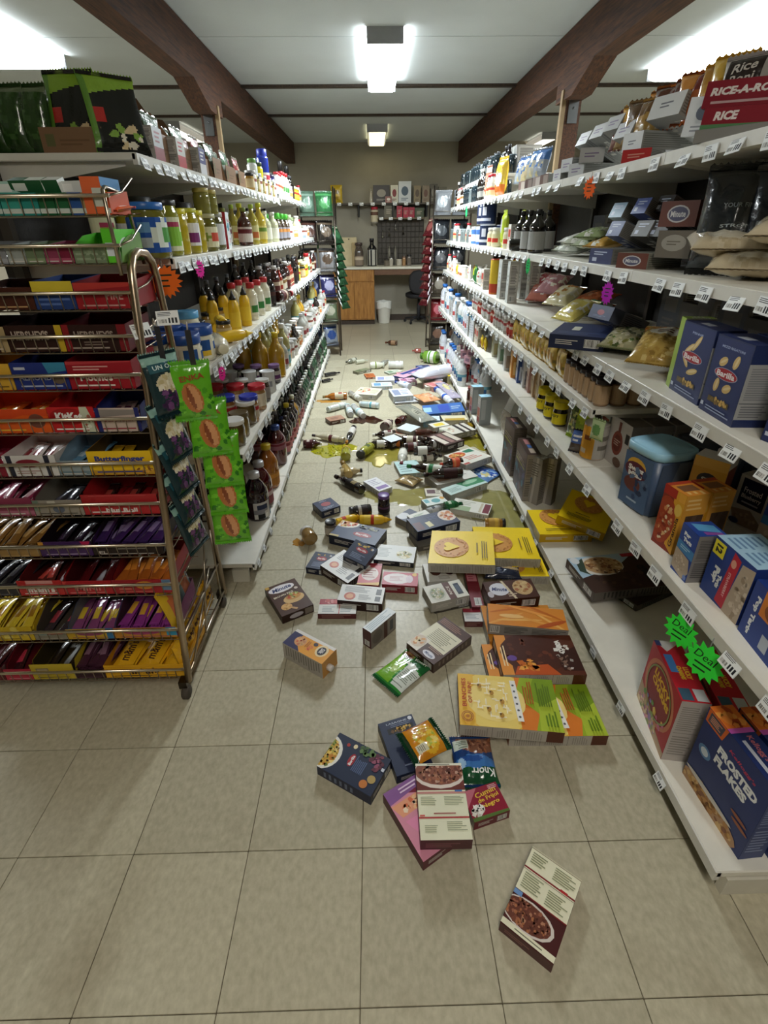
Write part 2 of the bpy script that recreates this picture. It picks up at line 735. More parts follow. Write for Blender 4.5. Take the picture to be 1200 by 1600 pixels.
beam('beam', BX_L, BX_L - .14, 4.88)
beam('beam', BX_R, BX_R + .14, 4.45)
for xc, yc, sgn in ((BX_L - .075, 4.82, 1), (BX_R + .075, 4.38, -1)):
    p = solid('pillar', M_BEAM, [(xc - .055, xc + .055, yc - .06, yc + .06, 0, 2.30)])
    mb = MB()
    mb.box(xc - .035, xc + .035, yc - .068, yc - .06, 2.16, 2.30, '8d8f90')
    mb.lathe([(.008, 0), (.008, .006), (0, .008)], 8, '5d5f60', M=T(xc, yc - .068, 2.25) @ RX(90))
    link('post_plate', mb.mesh('post_plate', M_STEEL), p)
    mb = MB()
    mb.box(xc + sgn * .056, xc + sgn * .085, yc - .06, yc - .02, 1.2, 2.36, '86704f')
    link('furring_strip', mb.mesh('furring_strip', M_WOODP), p)


def ceiling_light(label, xc, w, y0, y1, col, power, drop=.09):
    o = bpy.data.objects.new('ceiling_light', None)
    COL.objects.link(o)
    o.location = (xc, (y0 + y1) / 2, CEIL)
    tag(o, label, 'ceiling light')
    L = (y1 - y0) / 2
    mb = MB()
    mb.box(-w * .42, w * .42, -L - .012, L + .012, -.03, 0, 'c8cacb')
    mb.box(-w / 2, w / 2, -L - .015, -L, -drop, 0, '9b9da0')
    mb.box(-w / 2, w / 2, L, L + .015, -drop, 0, '9b9da0')
    link('housing', mb.mesh('housing', M_PAINT), o)
    mb = MB()
    pr = [(-w * .5, -.03), (-w * .48, -drop * .8), (-w * .4, -drop), (w * .4, -drop), (w * .48, -drop * .8), (w * .5, -.03)]
    for (xa_, za), (xb2, zb) in zip(pr, pr[1:]):
        mb.face([(xa_, L, za), (xb2, L, zb), (xb2, -L, zb), (xa_, -L, za)], 'ffffff')
    me = mb.mesh('diffuser', emis('lit_diffuser', col, power))
    me.materials.append(emis('lit_diffuser_side', col, power * .07))
    for k in (0, 1, 3, 4):          # the ribbed flanks of the lens throw less light than its face
        me.polygons[k].material_index = 1
    link('diffuser', me, o)
    return o


ceiling_light('long white fluorescent light over the near aisle, glowing brightest', .11, .25, 4.3, 5.62, 'f2fbff', LAMP_POWER['main'])
ceiling_light('small dim yellowish fluorescent light near the back wall', .09, .27, 7.75, 8.95, 'fff3c0', LAMP_POWER['far'])
ceiling_light('cut-off fluorescent light over the shelving on the left', -2.62, .58, 3.0, 4.85, 'f4fcff', LAMP_POWER['side'])
ceiling_light('cut-off fluorescent light over the shelving on the right', 2.68, .56, 2.8, 5.3, 'f4fcff', LAMP_POWER['side'])
for px_, py_, nm_ in ((268, 203, 'left'), (858, 218, 'right')):
    p_ = at_z(px_, py_, CEIL - .09)
    ceiling_light('distant fluorescent light glimpsed beyond the %s timber post' % nm_, p_.x, .22, p_.y, p_.y + 1.0, 'fff6e4', LAMP_POWER['far'])
ceiling_light('added fill light out of view behind the viewer, over the aisle front', .1, .25, -1.3, 0.0, 'fff8ec', LAMP_POWER['behind'])  # extra lamp, never in view, added to brighten the foreground and camera-facing sides

# ------------------------------------------------------------------ shelving
TAG_MES = []
for k in range(4):
    mb = MB()
    mb.box(-.031, .031, -.0015, 0, -.021, .021, 'd9dcdc')
    P = Panel(.06, .04, rnd=k + 3)
    P.rect(0, 0, 1, 1, 'f1f4f4')
    P.lines(.06, .62, .7, .94, 3, '4a4c50')
    P.rect(.52, .12, .6, .5, '23252a').rect(.66, .12, .76, .5, '23252a').rect(.82, .12, .92, .5, '23252a')
    P.bars(.06, .12, .44, .42)
    P.emit(mb, (-.03, -.0015, -.02), (1, 0, 0), (0, 0, 1))
    TAG_MES.append(mb.mesh('price_tag', M_PAPER))


def gondola(label, side, x_back, secs, levels, base_x, near_y, far_y, tag_step, tag_step_far):
    """side -1 stands left of the aisle, +1 right. levels: [(z, front x, first section, last section)]"""
    root = bpy.data.objects.new('gondola_shelving', None)
    COL.objects.link(root)
    root.location = (base_x, near_y, 0)
    tag(root, label, 'shelving')
    ox, oy = base_x, near_y

    def part(name, mb, mat, parent=root):
        o_ = link(name, mb.mesh(name, mat), parent)
        return o_

    def bx(mb, xa_, xb2, ya, yb2, z0, z1, col, bev=0):
        a, b = sorted((xa_, xb2))
        if bev:
            mb.bevbox(a - ox, b - ox, ya - oy, yb2 - oy, z0, z1, col, bev)
        else:
            mb.box(a - ox, b - ox, ya - oy, yb2 - oy, z0, z1, col)
    mb = MB()
    bx(mb, x_back, x_back + side * .04, near_y + .01, far_y, .0, 1.78, '1f1b17')
    part('back_panel', mb, M_WOODP)
    for yy in secs:
        mb = MB()
        bx(mb, x_back - side * .035, x_back - side * .002, yy - .015, yy + .015, 0, 1.84, '37322d')
        part('upright', mb, M_PAINT)
    mb = MB()
    bx(mb, base_x + side * .05, base_x + side * .075, near_y + .03, far_y - .01, 0, .065, '4a4640')
    part('kick_plate', mb, M_PAINT)
    mb = MB()
    bx(mb, base_x + side * .035, base_x + side * (.11 if side < 0 else .5), near_y, near_y + .022, 0, .066, 'd6d2c4')
    part('end_panel', mb, M_PAINT)
    mb = MB()
    bx(mb, base_x + side * .02, x_back, far_y - .02, far_y, 0, .066, 'b9b4a6')
    part('end_panel', mb, M_PAINT)
    boards = {}
    for (z, xf, s0, s1) in levels:
        for k in range(s0, s1):
            ya, yb2 = secs[k], secs[k + 1]
            mb = MB()
            bx(mb, xf, x_back - side * .004, ya + .0015, yb2 - .0015, z - .022, z, 'e6e3d8', .003)
            bx(mb, xf - side * .003, xf + side * .012, ya + .0015, yb2 - .0015, z - .034, z - .001, 'dcdad2')
            b_ = part('shelf_board' if z > .2 else 'base_deck', mb, M_PAINT)
            boards[(z, k)] = b_
            if z > .2:
                for yy in (ya + .03, yb2 - .03):
                    mb = MB()
                    a, b = sorted((xf + side * .05 - ox, x_back - side * .03 - ox))
                    pts = [(b if side > 0 else a, z - .1), (b if side > 0 else a, z - .023), (a if side > 0 else b, z - .023), (a if side > 0 else b, z - .035)]
                    q0 = [(p[0], yy - oy - .002, p[1]) for p in pts]
                    q1 = [(p[0], yy - oy + .002, p[1]) for p in pts]
                    mb.face(q0, 'cfccc2')
                    mb.face(q1[::-1], 'cfccc2')
                    for k4 in range(4):
                        mb.face([q0[k4], q1[k4], q1[(k4 + 1) % 4], q0[(k4 + 1) % 4]], 'cfccc2')
                    link('bracket', mb.mesh('bracket', M_PAINT), b_)
            yy = ya + .05
            while yy < yb2 - .04:
                st = (tag_step if yy < 3.4 else tag_step_far) * (1 if z > .2 else 1.9)
                if random.random() < .9:
                    t = link('price_tag', random.choice(TAG_MES), b_)
                    t.location = (xf - side * (.007 + (random.random() < .25) * .004) - ox, yy - oy, z - .026 - random.random() * .008)
                    t.scale = (.9, 1, .9) if z > .2 else (.7, 1, .7)
                    t.rotation_euler = (math.radians(-random.uniform(4, 26)), math.radians(random.uniform(-4, 4)), math.radians(-90 if side > 0 else 90))
                yy += st * random.choice((.8, 1, 1, 1.3))
    return root, boards


SL = [1.88, 2.79, 3.70, 4.61, 5.53, 6.44]
gondola('long white gondola shelving along the left side of the aisle', -1, -1.24, SL,
        [(.10, -.57, 0, 5), (.656, -.55, 0, 5), (1.024, -.63, 0, 2), (1.065, -.63, 2, 5), (1.403, -.69, 0, 5), (1.714, -.75, 0, 3), (1.75, -.75, 3, 5)], -.57, 1.88, 6.44, .082, .10)
SR = [.62, 1.76, 2.67, 3.59, 4.50, 5.42, 6.34]
gondola('long white gondola shelving along the right side of the aisle', 1, 1.46, SR,
        [(.10, .80, 0, 6), (.63, .80, 0, 6), (1.044, .84, 0, 6), (1.356, .87, 0, 6), (1.691, .90, 0, 6), (.87, .82, 1, 4), (1.87, .95, 4, 6)], .80, .62, 6.34, .125, .115)
# ================================================================== PACKAGING
def inside(pts, u, v):
    c = False
    for i, (x, y) in enumerate(pts):
        a, b = pts[i - 1]
        if (y > v) != (b > v) and u < (a - x) * (v - y) / (b - y) + x:
            c = not c
    return c


def sample(P, u, v, base):
    best, lv = base, -1
    for pts, fs, col, l in P.L:
        if len(fs) == 1 and l > lv and inside(pts, u, v):
            best, lv = col, l
    return best


def texts(P):
    return [q for q in P.L if len(q[1]) > 1]


def nutri(P, bg='b9b6b0', ink='55524e'):
    P.rect(0, 0, 1, 1, bg)
    P.rect(.08, .45, .92, .93, 'd0cec8').lines(.14, .47, .86, .9, 12, ink)
    P.lines(.08, .22, .92, .42, 6, ink)
    P.bars(.15, .04, .75, .17)


def plain_end(P, col, ink='d8d4cc'):
    P.rect(0, 0, 1, 1, col)
    P.lines(.12, .3, .55, .7, 3, ink)
    P.bars(.65, .2, .92, .8)


_specs = {}


def carton(key, w, d, h, base, front, side=None, top=None, bottom=None, back=None, name='front_print', extra=None):
    if key in _specs:
        return _specs[key]
    mb = MB()
    mb.bevbox(-w / 2, w / 2, -d / 2, d / 2, 0, h, base, .0012)
    if extra:
        extra(mb, w, d, h)
    out = [('carton', mb.mesh('carton', M_CARD), None)]
    if front:
        P = Panel(w, h)
        front(P)
        mb = MB()
        P.emit(mb, (-w / 2, -d / 2, 0), (1, 0, 0), (0, 0, 1))
        out.append((name, mb.mesh(name, M_CARD), 0))
    if back:
        P = Panel(w, h)
        back(P)
        mb = MB()
        P.emit(mb, (w / 2, d / 2, 0), (-1, 0, 0), (0, 0, 1))
        out.append(('back_print', mb.mesh('back_print', M_CARD), 0))
    if side is not False:
        for sx in (1, -1):
            mb = MB()
            P = Panel(d, h, rnd=sx + 5)
            (side or nutri)(P)
            P.emit(mb, (sx * w / 2, -sx * d / 2, 0), (0, sx, 0), (0, 0, 1))
            out.append(('side_print', mb.mesh('side_print', M_CARD), 0))
    for f, O, V in ((top, (-w / 2, -d / 2, h), (0, 1, 0)), (bottom, (-w / 2, d / 2, 0), (0, -1, 0))):
        if f is False:
            continue
        mb = MB()
        P = Panel(w, d)
        (f or (lambda q: plain_end(q, base)))(P)
        P.emit(mb, O, (1, 0, 0), V)
        out.append(('end_print', mb.mesh('end_print', M_CARD), 0))
    _specs[key] = out
    return out


def pillow(mb, w, h, d, P, base, back, nu=14, nv=18, crimp=.07, seed=1, mat_text=True, saw=.004):
    """a filled bag standing on its lower seam: front towards -y"""
    R = random.Random(seed)
    ph = [R.uniform(0, 6) for _ in range(8)]

    def S(u, v, sgn):
        a = max(0.0, 1 - abs(2 * u - 1) ** 2.6)
        q = (v - crimp) / (1 - 2 * crimp)
        b = max(0.0, 1 - abs(2 * min(max(q, 0), 1) - 1) ** 3)
        t = d / 2 * (a ** .6) * (b ** .55)
        t *= 1 + .07 * math.sin(17 * u + ph[0] + sgn) + .06 * math.sin(13 * v + 7 * u + ph[1]) + .04 * math.sin(31 * u - 9 * v + ph[2])
        e = .04 * w * (1 - b) * math.sin(9 * u + ph[3]) * .35
        wx = 1 - .06 * (b ** .5) * (1 if abs(2 * u - 1) > 0 else 0)
        zz = v * h
        if v in (0.0, 1.0):
            zz += saw * (1 if int(round(u * nu)) % 2 else -1)
        return Vector(((u - .5) * w * wx, sgn * t + e * .5 + (.0006 * sgn), zz))
    us = [i / nu for i in range(nu + 1)]
    vs = [0.0, crimp * .95] + [crimp + (1 - 2 * crimp) * j / (nv - 2) for j in range(1, nv - 2)] + [1 - crimp * .95, 1.0]
    for sgn in (-1, 1):
        idx = {}
        for i, u in enumerate(us):
            for j, v in enumerate(vs):
                idx[i, j] = len(mb.v)
                mb.v.append(tuple(S(u, v, sgn)))
        for i in range(nu):
            for j in range(len(vs) - 1):
                q = (idx[i, j], idx[i + 1, j], idx[i + 1, j + 1], idx[i, j + 1])
                mb.f.append(q if sgn < 0 else q[::-1])
                mb.c.append(C(sample(P, (us[i] + us[i + 1]) / 2, (vs[j] + vs[j + 1]) / 2, base) if sgn < 0 else back))
                mb.sm.append(True)
    out = MB()
    for pts, fs, col, l in texts(P):
        i0 = len(out.v)
        for u, v in pts:
            p = S(min(max(u, .01), .99), min(max(v, .01), .99), -1)
            out.v.append((p.x, p.y - .0012 - .0002 * l, p.z))
        for f in fs:
            out.f.append(tuple(i0 + k for k in f))
            out.c.append(C(col))
            out.sm.append(False)
    return out


def bag(key, w, h, d, base, design, back=None, nu=14, nv=18, seed=1, mat=None):
    if key in _specs:
        return _specs[key]
    P = Panel(w, h)
    if design:
        design(P)
    mb = MB()
    t = pillow(mb, w, h, d, P, base, back or base, nu, nv, seed=seed)
    out = [('pouch', mb.mesh('pouch', mat or M_FILM), None)]
    if t.f:
        out.append(('lettering', t.mesh('lettering', M_PAPER), 0))
    cr = .07 * h
    for z0, z1 in ((.002, cr * .8), (h - cr * .8, h - .002)):
        mb = MB()
        n = 8
        for k in range(n):              # one ribbed strip folded over both faces
            za, zb = z0 + (z1 - z0) * k / n, z0 + (z1 - z0) * (k + 1) / n
            ya, yb3 = (.0014, .0026) if k % 2 else (.0026, .0014)
            for sg in (-1, 1):
                q = [(-w * .487, sg * ya, za), (w * .487, sg * ya, za), (w * .487, sg * yb3, zb), (-w * .487, sg * yb3, zb)]
                mb.face(q if sg < 0 else q[::-1], base)
        for sg in (-1, 1):
            q = [(sg * w * .487, -.002, z0), (sg * w * .487, .002, z0), (sg * w * .487, .002, z1), (sg * w * .487, -.002, z1)]
            mb.face(q if sg > 0 else q[::-1], base)
        out.append(('crimped_seam', mb.mesh('crimped_seam', M_FILM), 0))
    _specs[key] = out
    return out


def wrap(P, r, z0, z1, span=2 * PI, nu=20, nv=7, base='ffffff', sq=0.0, a_mid=-PI / 2, r1=None):
    """a label wrapped round a bottle; its middle faces -y"""
    mb = MB()

    def S(u, v, e=0.0):
        a = a_mid + (u - .5) * span
        ca, sa = math.cos(a), math.sin(a)
        q = 1 + sq * (1 / max(abs(ca), abs(sa)) - 1) if sq else 1
        rr = (r + ((r1 or r) - r) * v) * q + e
        return (rr * ca, rr * sa, z0 + (z1 - z0) * v)
    for i in range(nu):
        for j in range(nv):
            u0, u1, v0, v1 = i / nu, (i + 1) / nu, j / nv, (j + 1) / nv
            mb.face([S(u0, v0), S(u1, v0), S(u1, v1), S(u0, v1)], sample(P, (u0 + u1) / 2, (v0 + v1) / 2, base))
    for pts, fs, col, l in texts(P):
        i0 = len(mb.v)
        mb.v += [S(u, v, .0006 + .0002 * l) for u, v in pts]
        for f in fs:
            mb.f.append(tuple(i0 + k for k in f))
            mb.c.append(C(col))
            mb.sm.append(False)
    return mb


def simple_label(bg, band=None, spot=None, ink='444444', word=None, wcol='ffffff'):
    def f(P):
        P.rect(0, 0, 1, 1, bg)
        if band:
            P.rect(0, .6, 1, .92, band)
        if spot:
            P.ell(.5, .36, .1, .26, spot)
        if ink:
            P.lines(.78, .1, .95, .9, 5, ink)
            P.lines(.05, .1, .22, .9, 5, ink)
        if word:
            P.text(word, .5, .74, .24, .22, wcol)
    return f


def jar(key, r, h, glass, lid, label=None, lz=(.18, .68), lidh=.16, neck=.86, mat=None, sq=0.0, n=16, span=2 * PI, lbase='e8e4da'):
    if key in _specs:
        return _specs[key]
    hb = h * (1 - lidh)
    mb = MB()
    mb.lathe([(r * .8, 0), (r * .96, h * .02), (r, h * .06), (r, hb * .8), (r * .95, hb * .9), (r * neck, hb * .98), (r * neck, hb + h * .02)], n, glass, sq=sq)
    out = [('jar_glass', mb.mesh('jar_glass', mat or M_GLASS), None)]
    mb = MB()
    rl = r * (neck + .06)
    mb.lathe([(rl, hb), (rl * 1.02, hb + h * .01), (rl * 1.02, h * .985), (rl * .97, h), (rl * .9, h - .0015), (0.0001, h - .0015)], n, lid)
    out.append(('lid', mb.mesh('lid', M_PLASTIC), 0))
    if label:
        P = Panel(2 * PI * r, h * (lz[1] - lz[0]))
        label(P)
        out.append(('label', wrap(P, r + .0008, h * lz[0], h * lz[1], span, sq=sq, base=lbase).mesh('label', M_PAPER), 0))
    _specs[key] = out
    return out


def bottle(key, r, h, glass, cap, label=None, lz=(.15, .5), neck=.36, sh=.58, nk=.8, caph=.1, mat=None, sq=0.0, n=16, span=2 * PI, lbase='e8e4da', top=None, tcol=None, capr=1.15):
    """body, sloping shoulder from sh to nk of the height, neck, cap; label wrapped round the body"""
    if key in _specs:
        return _specs[key]
    mb = MB()
    hc = h * (1 - caph)
    prof = [(r * .86, 0), (r * .98, h * .015), (r, h * .05), (r, h * sh), (r * .93, h * (sh + (nk - sh) * .3)), (r * (.93 * .45 + neck * .55), h * (sh + (nk - sh) * .72)), (r * neck, h * nk), (r * neck, hc + h * .01)]
    cols = [glass] * 7
    if top:
        cols = [glass] * 4 + [top] * 3
    mb.lathe(prof, n, glass, cols=cols, sq=sq)
    out = [('bottle_body', mb.mesh('bottle_body', mat or M_GLASS), None)]
    mb = MB()
    rc = r * neck * capr
    mb.lathe([(rc, hc - h * .005), (rc, h * .99), (rc * .92, h), (.0001, h)], max(10, n - 4), cap)
    out.append(('cap', mb.mesh('cap', M_PLASTIC), 0))
    if label:
        P = Panel(2 * PI * r, h * (lz[1] - lz[0]))
        label(P)
        out.append(('label', wrap(P, r + .0008, h * lz[0], h * lz[1], span, sq=sq, base=lbase).mesh('label', M_PAPER), 0))
    _specs[key] = out
    return out


def squeeze(key, r, h, body, cap, label=None):
    """soft squeeze bottle with a pointed nozzle cap"""
    if key in _specs:
        return _specs[key]
    mb = MB()
    mb.lathe([(r * .9, 0), (r, h * .03), (r * .93, h * .3), (r, h * .55), (r * .9, h * .7), (r * .55, h * .78), (r * .5, h * .8)], 14, body)
    out = [('bottle_body', mb.mesh('bottle_body', M_PLASTIC), None)]
    mb = MB()
    mb.lathe([(r * .6, h * .785), (r * .6, h * .84), (r * .4, h * .87), (r * .16, h * .97), (r * .12, h), (.0001, h)], 12, cap)
    out.append(('nozzle_cap', mb.mesh('nozzle_cap', M_PLASTIC), 0))
    if label:
        P = Panel(2 * PI * r, h * .35)
        label(P)
        out.append(('label', wrap(P, r * 1.005, h * .15, h * .5, base='f2d21e').mesh('label', M_PAPER), 0))
    _specs[key] = out
    return out


def can(key, r, h, design, base='bbbbbb', rim='b9bcc0', lid=None):
    if key in _specs:
        return _specs[key]
    mb = MB()
    mb.lathe([(r * .95, 0), (r, h * .015), (r, h * .03), (r, h * .97), (r, h * .985), (r * .95, h), (r * .9, h - .003), (.0001, h - .003)], 16, rim, cols=[rim, rim, base, rim, rim, rim, lid or rim])
    out = [('can', mb.mesh('can', M_PLASTIC), None)]
    P = Panel(2 * PI * r, h * .92)
    design(P)
    out.append(('label', wrap(P, r + .0008, h * .04, h * .96, base=base).mesh('label', M_PAPER), 0))
    if lid:
        mb = MB()
        mb.lathe([(r * 1.02, h * .94), (r * 1.03, h * .99), (r * .98, h * 1.005), (.0001, h * 1.005)], 16, lid)
        out.append(('lid', mb.mesh('lid', M_PLASTIC), 0))
    _specs[key] = out
    return out


# ------------------------------------------------------------------ placing helpers
def lie(TL, TR, BR, BL, z_top):
    """frame of a pack lying with its front up: its four front corners in the picture, its top surface at height z_top"""
    p = [at_z(q[0], q[1], z_top) for q in (TL, TR, BR, BL)]
    w = ((p[1] - p[0]).length + (p[2] - p[3]).length) / 2
    h = ((p[0] - p[3]).length + (p[1] - p[2]).length) / 2
    c = sum(p, Vector()) / 4
    u = ((p[1] - p[0]) + (p[2] - p[3])).normalized()
    return c, math.degrees(math.atan2(u.y, u.x)), w, h


def M_lie(c, ang, h, d, z0, tilt=(0, 0)):
    return T(c.x, c.y, z0 + d / 2) @ RZ(ang) @ RY(tilt[1]) @ RX(-90 + tilt[0]) @ T(0, 0, -h / 2)


def face_quad(bl, br, tl_y, z):
    """frame of a pack standing on the level z: picture points of its front lower corners and the row its top reaches"""
    a, b = at_z(bl[0], bl[1], z), at_z(br[0], br[1], z)
    w = (b - a).length
    ang = math.degrees(math.atan2(b.y - a.y, b.x - a.x))
    h = height_for(a, tl_y)
    return a, b, w, ang, h


def M_stand(a, b, ang, d, z):
    c = (a + b) / 2
    return T(c.x, c.y, z) @ RZ(ang) @ T(0, d / 2, 0)


NUM = ['first', 'second', 'third', 'fourth', 'fifth', 'sixth', 'seventh', 'eighth', 'ninth', 'tenth', 'eleventh', 'twelfth', 'thirteenth', 'fourteenth', 'fifteenth',
       'sixteenth', 'seventeenth', 'eighteenth', 'nineteenth', 'twentieth'] + ['twenty-' + q for q in ('first', 'second', 'third', 'fourth', 'fifth', 'sixth', 'seventh', 'eighth', 'ninth')] + \
      ['thirtieth'] + ['thirty-' + q for q in ('first', 'second', 'third', 'fourth', 'fifth', 'sixth', 'seventh', 'eighth', 'ninth')] + ['fortieth'] + ['forty-' + q for q in ('first', 'second', 'third', 'fourth', 'fifth')]
_cnt = {}


def nth(key):
    _cnt[key] = _cnt.get(key, 0) + 1
    return NUM[min(_cnt[key] - 1, len(NUM) - 1)]
# ================================================================== FALLEN GOODS ON THE FLOOR
def fbox(name, label, cat, quad, d, z0, base, front, side=None, tilt=(0, 0), group=None, top=None, bottom=None, extra=None):
    c, ang, w, h = lie(*quad, z0 + d)
    sp = carton('floor%d' % len(_specs), w, d, h, base, front, side, top, bottom, extra=extra)
    return place(sp, name, label, cat, M_lie(c, ang, h, d, z0, tilt), group)


def fbag(name, label, cat, quad, d, z0, base, design, back=None, tilt=(0, 0), seed=1, nu=34, nv=44):
    c, ang, w, h = lie(*quad, z0 + d * .6)
    sp = bag('floor%d' % len(_specs), w, h, d, base, design, back, nu, nv, seed)
    return place(sp, name, label, cat, M_lie(c, ang, h, d, z0, tilt))


def fbottle(name, lb_, cat, base_px, cap_px, r, maker, z0=0.0, roll=0, group=None, tilt=0, **kw):
    a, b = at_z(base_px[0], base_px[1], z0 + r), at_z(cap_px[0], cap_px[1], z0 + r)
    h = (b - a).length
    sp = maker('floor%d' % len(_specs), r, h, **kw)
    c = (a + b) / 2
    M = T(c.x, c.y, z0 + r) @ RZ(math.degrees(math.atan2(b.y - a.y, b.x - a.x))) @ RY(90 + tilt) @ RZ(-90 + roll) @ T(0, 0, -h / 2)
    return place(sp, name, lb_, cat, M, group)


NAVY, MAROON, BROWN, CREAM, YEL = '1d2947', '6e1d2a', '3c1d17', 'e9e6cb', 'f2c500'
BEANS = ['7a4433', '9a5f49', '5c2f24', 'b37f63', '6a3a2c', 'a96a45']
RICE = ['e9e4d2', 'd8cfb4', 'c9bd9a', 'f4f0e2', '9aa86a']
PASTA = ['e8c35a', 'd9a93f', 'f0d88a', 'c7802d', '8fa04a', 'ddb24c']


def d_beans_back(P):            # recipe side: bowl of beans and two cream text blocks
    P.rect(0, 0, 1, 1, '4a1c1c').rect(0, .44, 1, .72, CREAM).rect(0, .74, 1, .98, CREAM).rect(0, .72, 1, .735, '8c1f26')
    P.rect(0, .985, 1, 1, 'cfc9ae').rect(0, .02, 1, .075, CREAM)
    P.ell(.38, .235, .5, .17, 'd9cfc8').ell(.36, .235, .46, .15, '6a382a').bits(.36, .235, .44, .14, BEANS, 130, .035)
    P.rect(0, .01, 1, .07, CREAM).lines(.25, .028, .8, .055, 1, '70705a').rect(.0, .375, .16, .43, '6f94c8').rect(.16, .425, 1, .44, '7d1c20')
    P.lines(.06, .48, .46, .68, 7, '8a9070').lines(.54, .47, .95, .66, 7, '8a9070').lines(.06, .8, .4, .95, 5, '8a9070').lines(.52, .78, .95, .95, 6, '8a9070')
    P.rect(.72, .715, .86, .745, 'b3272c').rect(0, .697, 1, .703, '4a4030')


fbox('meal_box', 'bean meal box lying face down alone nearest the camera', 'box', [(832.6, 1322.4), (907.5, 1374.6), (866.2, 1509.4), (781.7, 1440.6)], .038, 0, '4a1416', d_beans_back,
     side=lambda P: P.rect(0, 0, 1, 1, '5a1a1c').lines(.2, .1, .8, .9, 9, '8d5a55'), bottom=lambda P: P.rect(0, 0, 1, 1, '4a1416').lines(.1, .3, .6, .7, 2, '8d5a55'))


def d_beans_top(P):
    P.rect(0, 0, 1, 1, 'e6e6cc').rect(0, .62, 1, .965, '6e3028').ell(.5, .86, .56, .22, 'e3d6cd').ell(.5, .88, .52, .19, '8a5240').bits(.55, .87, .48, .16, BEANS + ['c9a08c'], 140, .035)
    P.rect(0, .965, 1, 1, 'e9e9d6').lines(.25, .972, .75, .993, 1, '666655').rect(0, .57, 1, .6, 'c68a84').rect(.78, .595, .93, .62, '3f6fb0').rect(0, .255, 1, .275, 'b03a3e')
    P.lines(.06, .42, .42, .54, 5, 'a3a88c').lines(.54, .42, .95, .54, 6, '9aa084').lines(.1, .08, .4, .18, 4, 'a3a88c').lines(.54, .1, .95, .22, 5, '9aa084').rect(.02, .28, .12, .3, 'd0605a')
    P.lines(.3, .3, .95, .33, 1, 'a0504c')


def d_pink_meal(P):
    P.rect(0, 0, 1, 1, '7a1030').poly([(0, .0), (1, .0), (1, .62), (0, 1)], 'd98fa6').poly([(0, .8), (0, 1), (.9, 1), (.9, .86)], '8a5a98')
    P.poly([(0, .78), (.95, .78), (.95, .6), (.1, .58)], 'e8a07c').poly([(.1, .52), (.95, .5), (.95, .36), (.2, .34)], 'e58fb4').bits(.5, .68, .35, .07, ['f0c090', 'd8704a', 'f4dcc0'], 26, .05)
    P.bits(.55, .43, .3, .06, ['f0b8c8', 'd86a90', 'f8e0e6'], 24, .05).rect(.3, .08, .8, .3, 'e6c24a').lines(.34, .1, .76, .28, 4, '7a2030').lines(.3, .86, .8, .96, 2, 'e2c8e2')


fbox('meal_box', 'pink and purple meal box half hidden under the bean box', 'box', [(600.4, 1238), (668, 1200), (722, 1300), (660, 1351)], .04, 0, '5e0f28', d_pink_meal, side=lambda P: P.rect(0, 0, 1, 1, '4f0d22'))


def d_red_meal(P):
    P.rect(0, 0, 1, 1, '8e1230').poly([(0, 1), (.42, 1), (0, .45)], 'c06878')
    P.text('Cumin', .6, .78, .6, .17, 'e9c63c', .1).text('de Frijol', .62, .58, .6, .17, 'e9c63c', .1).text('Negro', .62, .38, .5, .17, 'e9c63c', .1)
    P.bits(.22, .3, .17, .16, ['f3efe8', 'ddd8cc'], 26, .06, 4).lines(.72, .82, .97, .97, 3, 'e6b8c0').poly([(0, 0), (1, 0), (1, .08), (0, .12)], '53702e')


fbox('meal_box', 'dark red meal box with yellow script under the cream bean box', 'box', [(726, 1229), (777, 1229), (791.7, 1258), (738, 1296)], .035, 0, '6a1026', d_red_meal, side=lambda P: P.rect(0, 0, 1, 1, 'a8a296').lines(.1, .1, .9, .9, 9, '5d564c'))
fbox('meal_box', 'cream bean recipe box lying on top of the nearest pile', 'box', [(647.8, 1193), (721, 1193), (738, 1311), (658.5, 1314)], .042, .042, '571a22', d_beans_top, side=lambda P: P.rect(0, 0, 1, 1, '571a22'),
     bottom=lambda P: P.rect(0, 0, 1, 1, '4d1620').lines(.1, .2, .8, .7, 3, '855058'))


def d_lasagne(P):
    P.rect(0, 0, 1, 1, '2b3450').rect(.18, .73, .92, .84, '17181c').bits(.55, .785, .3, .03, ['d9b050', '3a2c1c', 'c99a3c', '6a4a24'], 34, .05, 4)
    P.text('LASAGNE', .5, .93, .6, .035, 'b9c2d6').text('Barilla', .72, .42, .28, .05, 'c33a48', .2).disc(.9, .94, .06, 'dfe4ee').bits(.78, .34, .14, .06, ['b8404a', 'd46a5a'], 10, .06)
    P.lines(.3, .84, .9, .9, 2, '7f8aa6').lines(.3, .1, .7, .15, 1, '7f8aa6')


fbox('pasta_box', 'flat navy lasagne box under the yellow soup pouch', 'box', [(591.4, 1131), (645.8, 1115), (674, 1195), (619, 1214)], .035, 0, '222b45', d_lasagne, side=lambda P: P.rect(0, 0, 1, 1, '1a2138'))


def d_bowl_pasta(P):
    P.rect(0, 0, 1, 1, '232c46').disc(.42, 1.06, .47, 'eceae2', 24).disc(.42, 1.08, .41, 'c99f3c', 24).bits(.42, .95, .36, .13, PASTA + ['4d3a1c', '6a7a2c'], 70, .05, 4)
    P.ell(.52, .56, .17, .055, 'a3202f').text('Barilla', .52, .56, .26, .045, 'ffffff').lines(.3, .3, .75, .5, 7, '55648a', .6)
    P.disc(.82, .74, .045, 'b0342c').ell(.86, .62, .06, .035, 'e8d9b0').disc(.16, .2, .1, 'c87a3a').disc(.34, .12, .1, 'b59a5c').bits(.75, .2, .2, .12, ['7a3a4c', '94506a', '5e2c3c'], 22, .06, 7)
    P.bits(.9, .42, .1, .14, ['4f6a3c', '3f5a34', '62804a'], 16, .06).rect(.62, .01, .7, .06, 'cfd6e4')


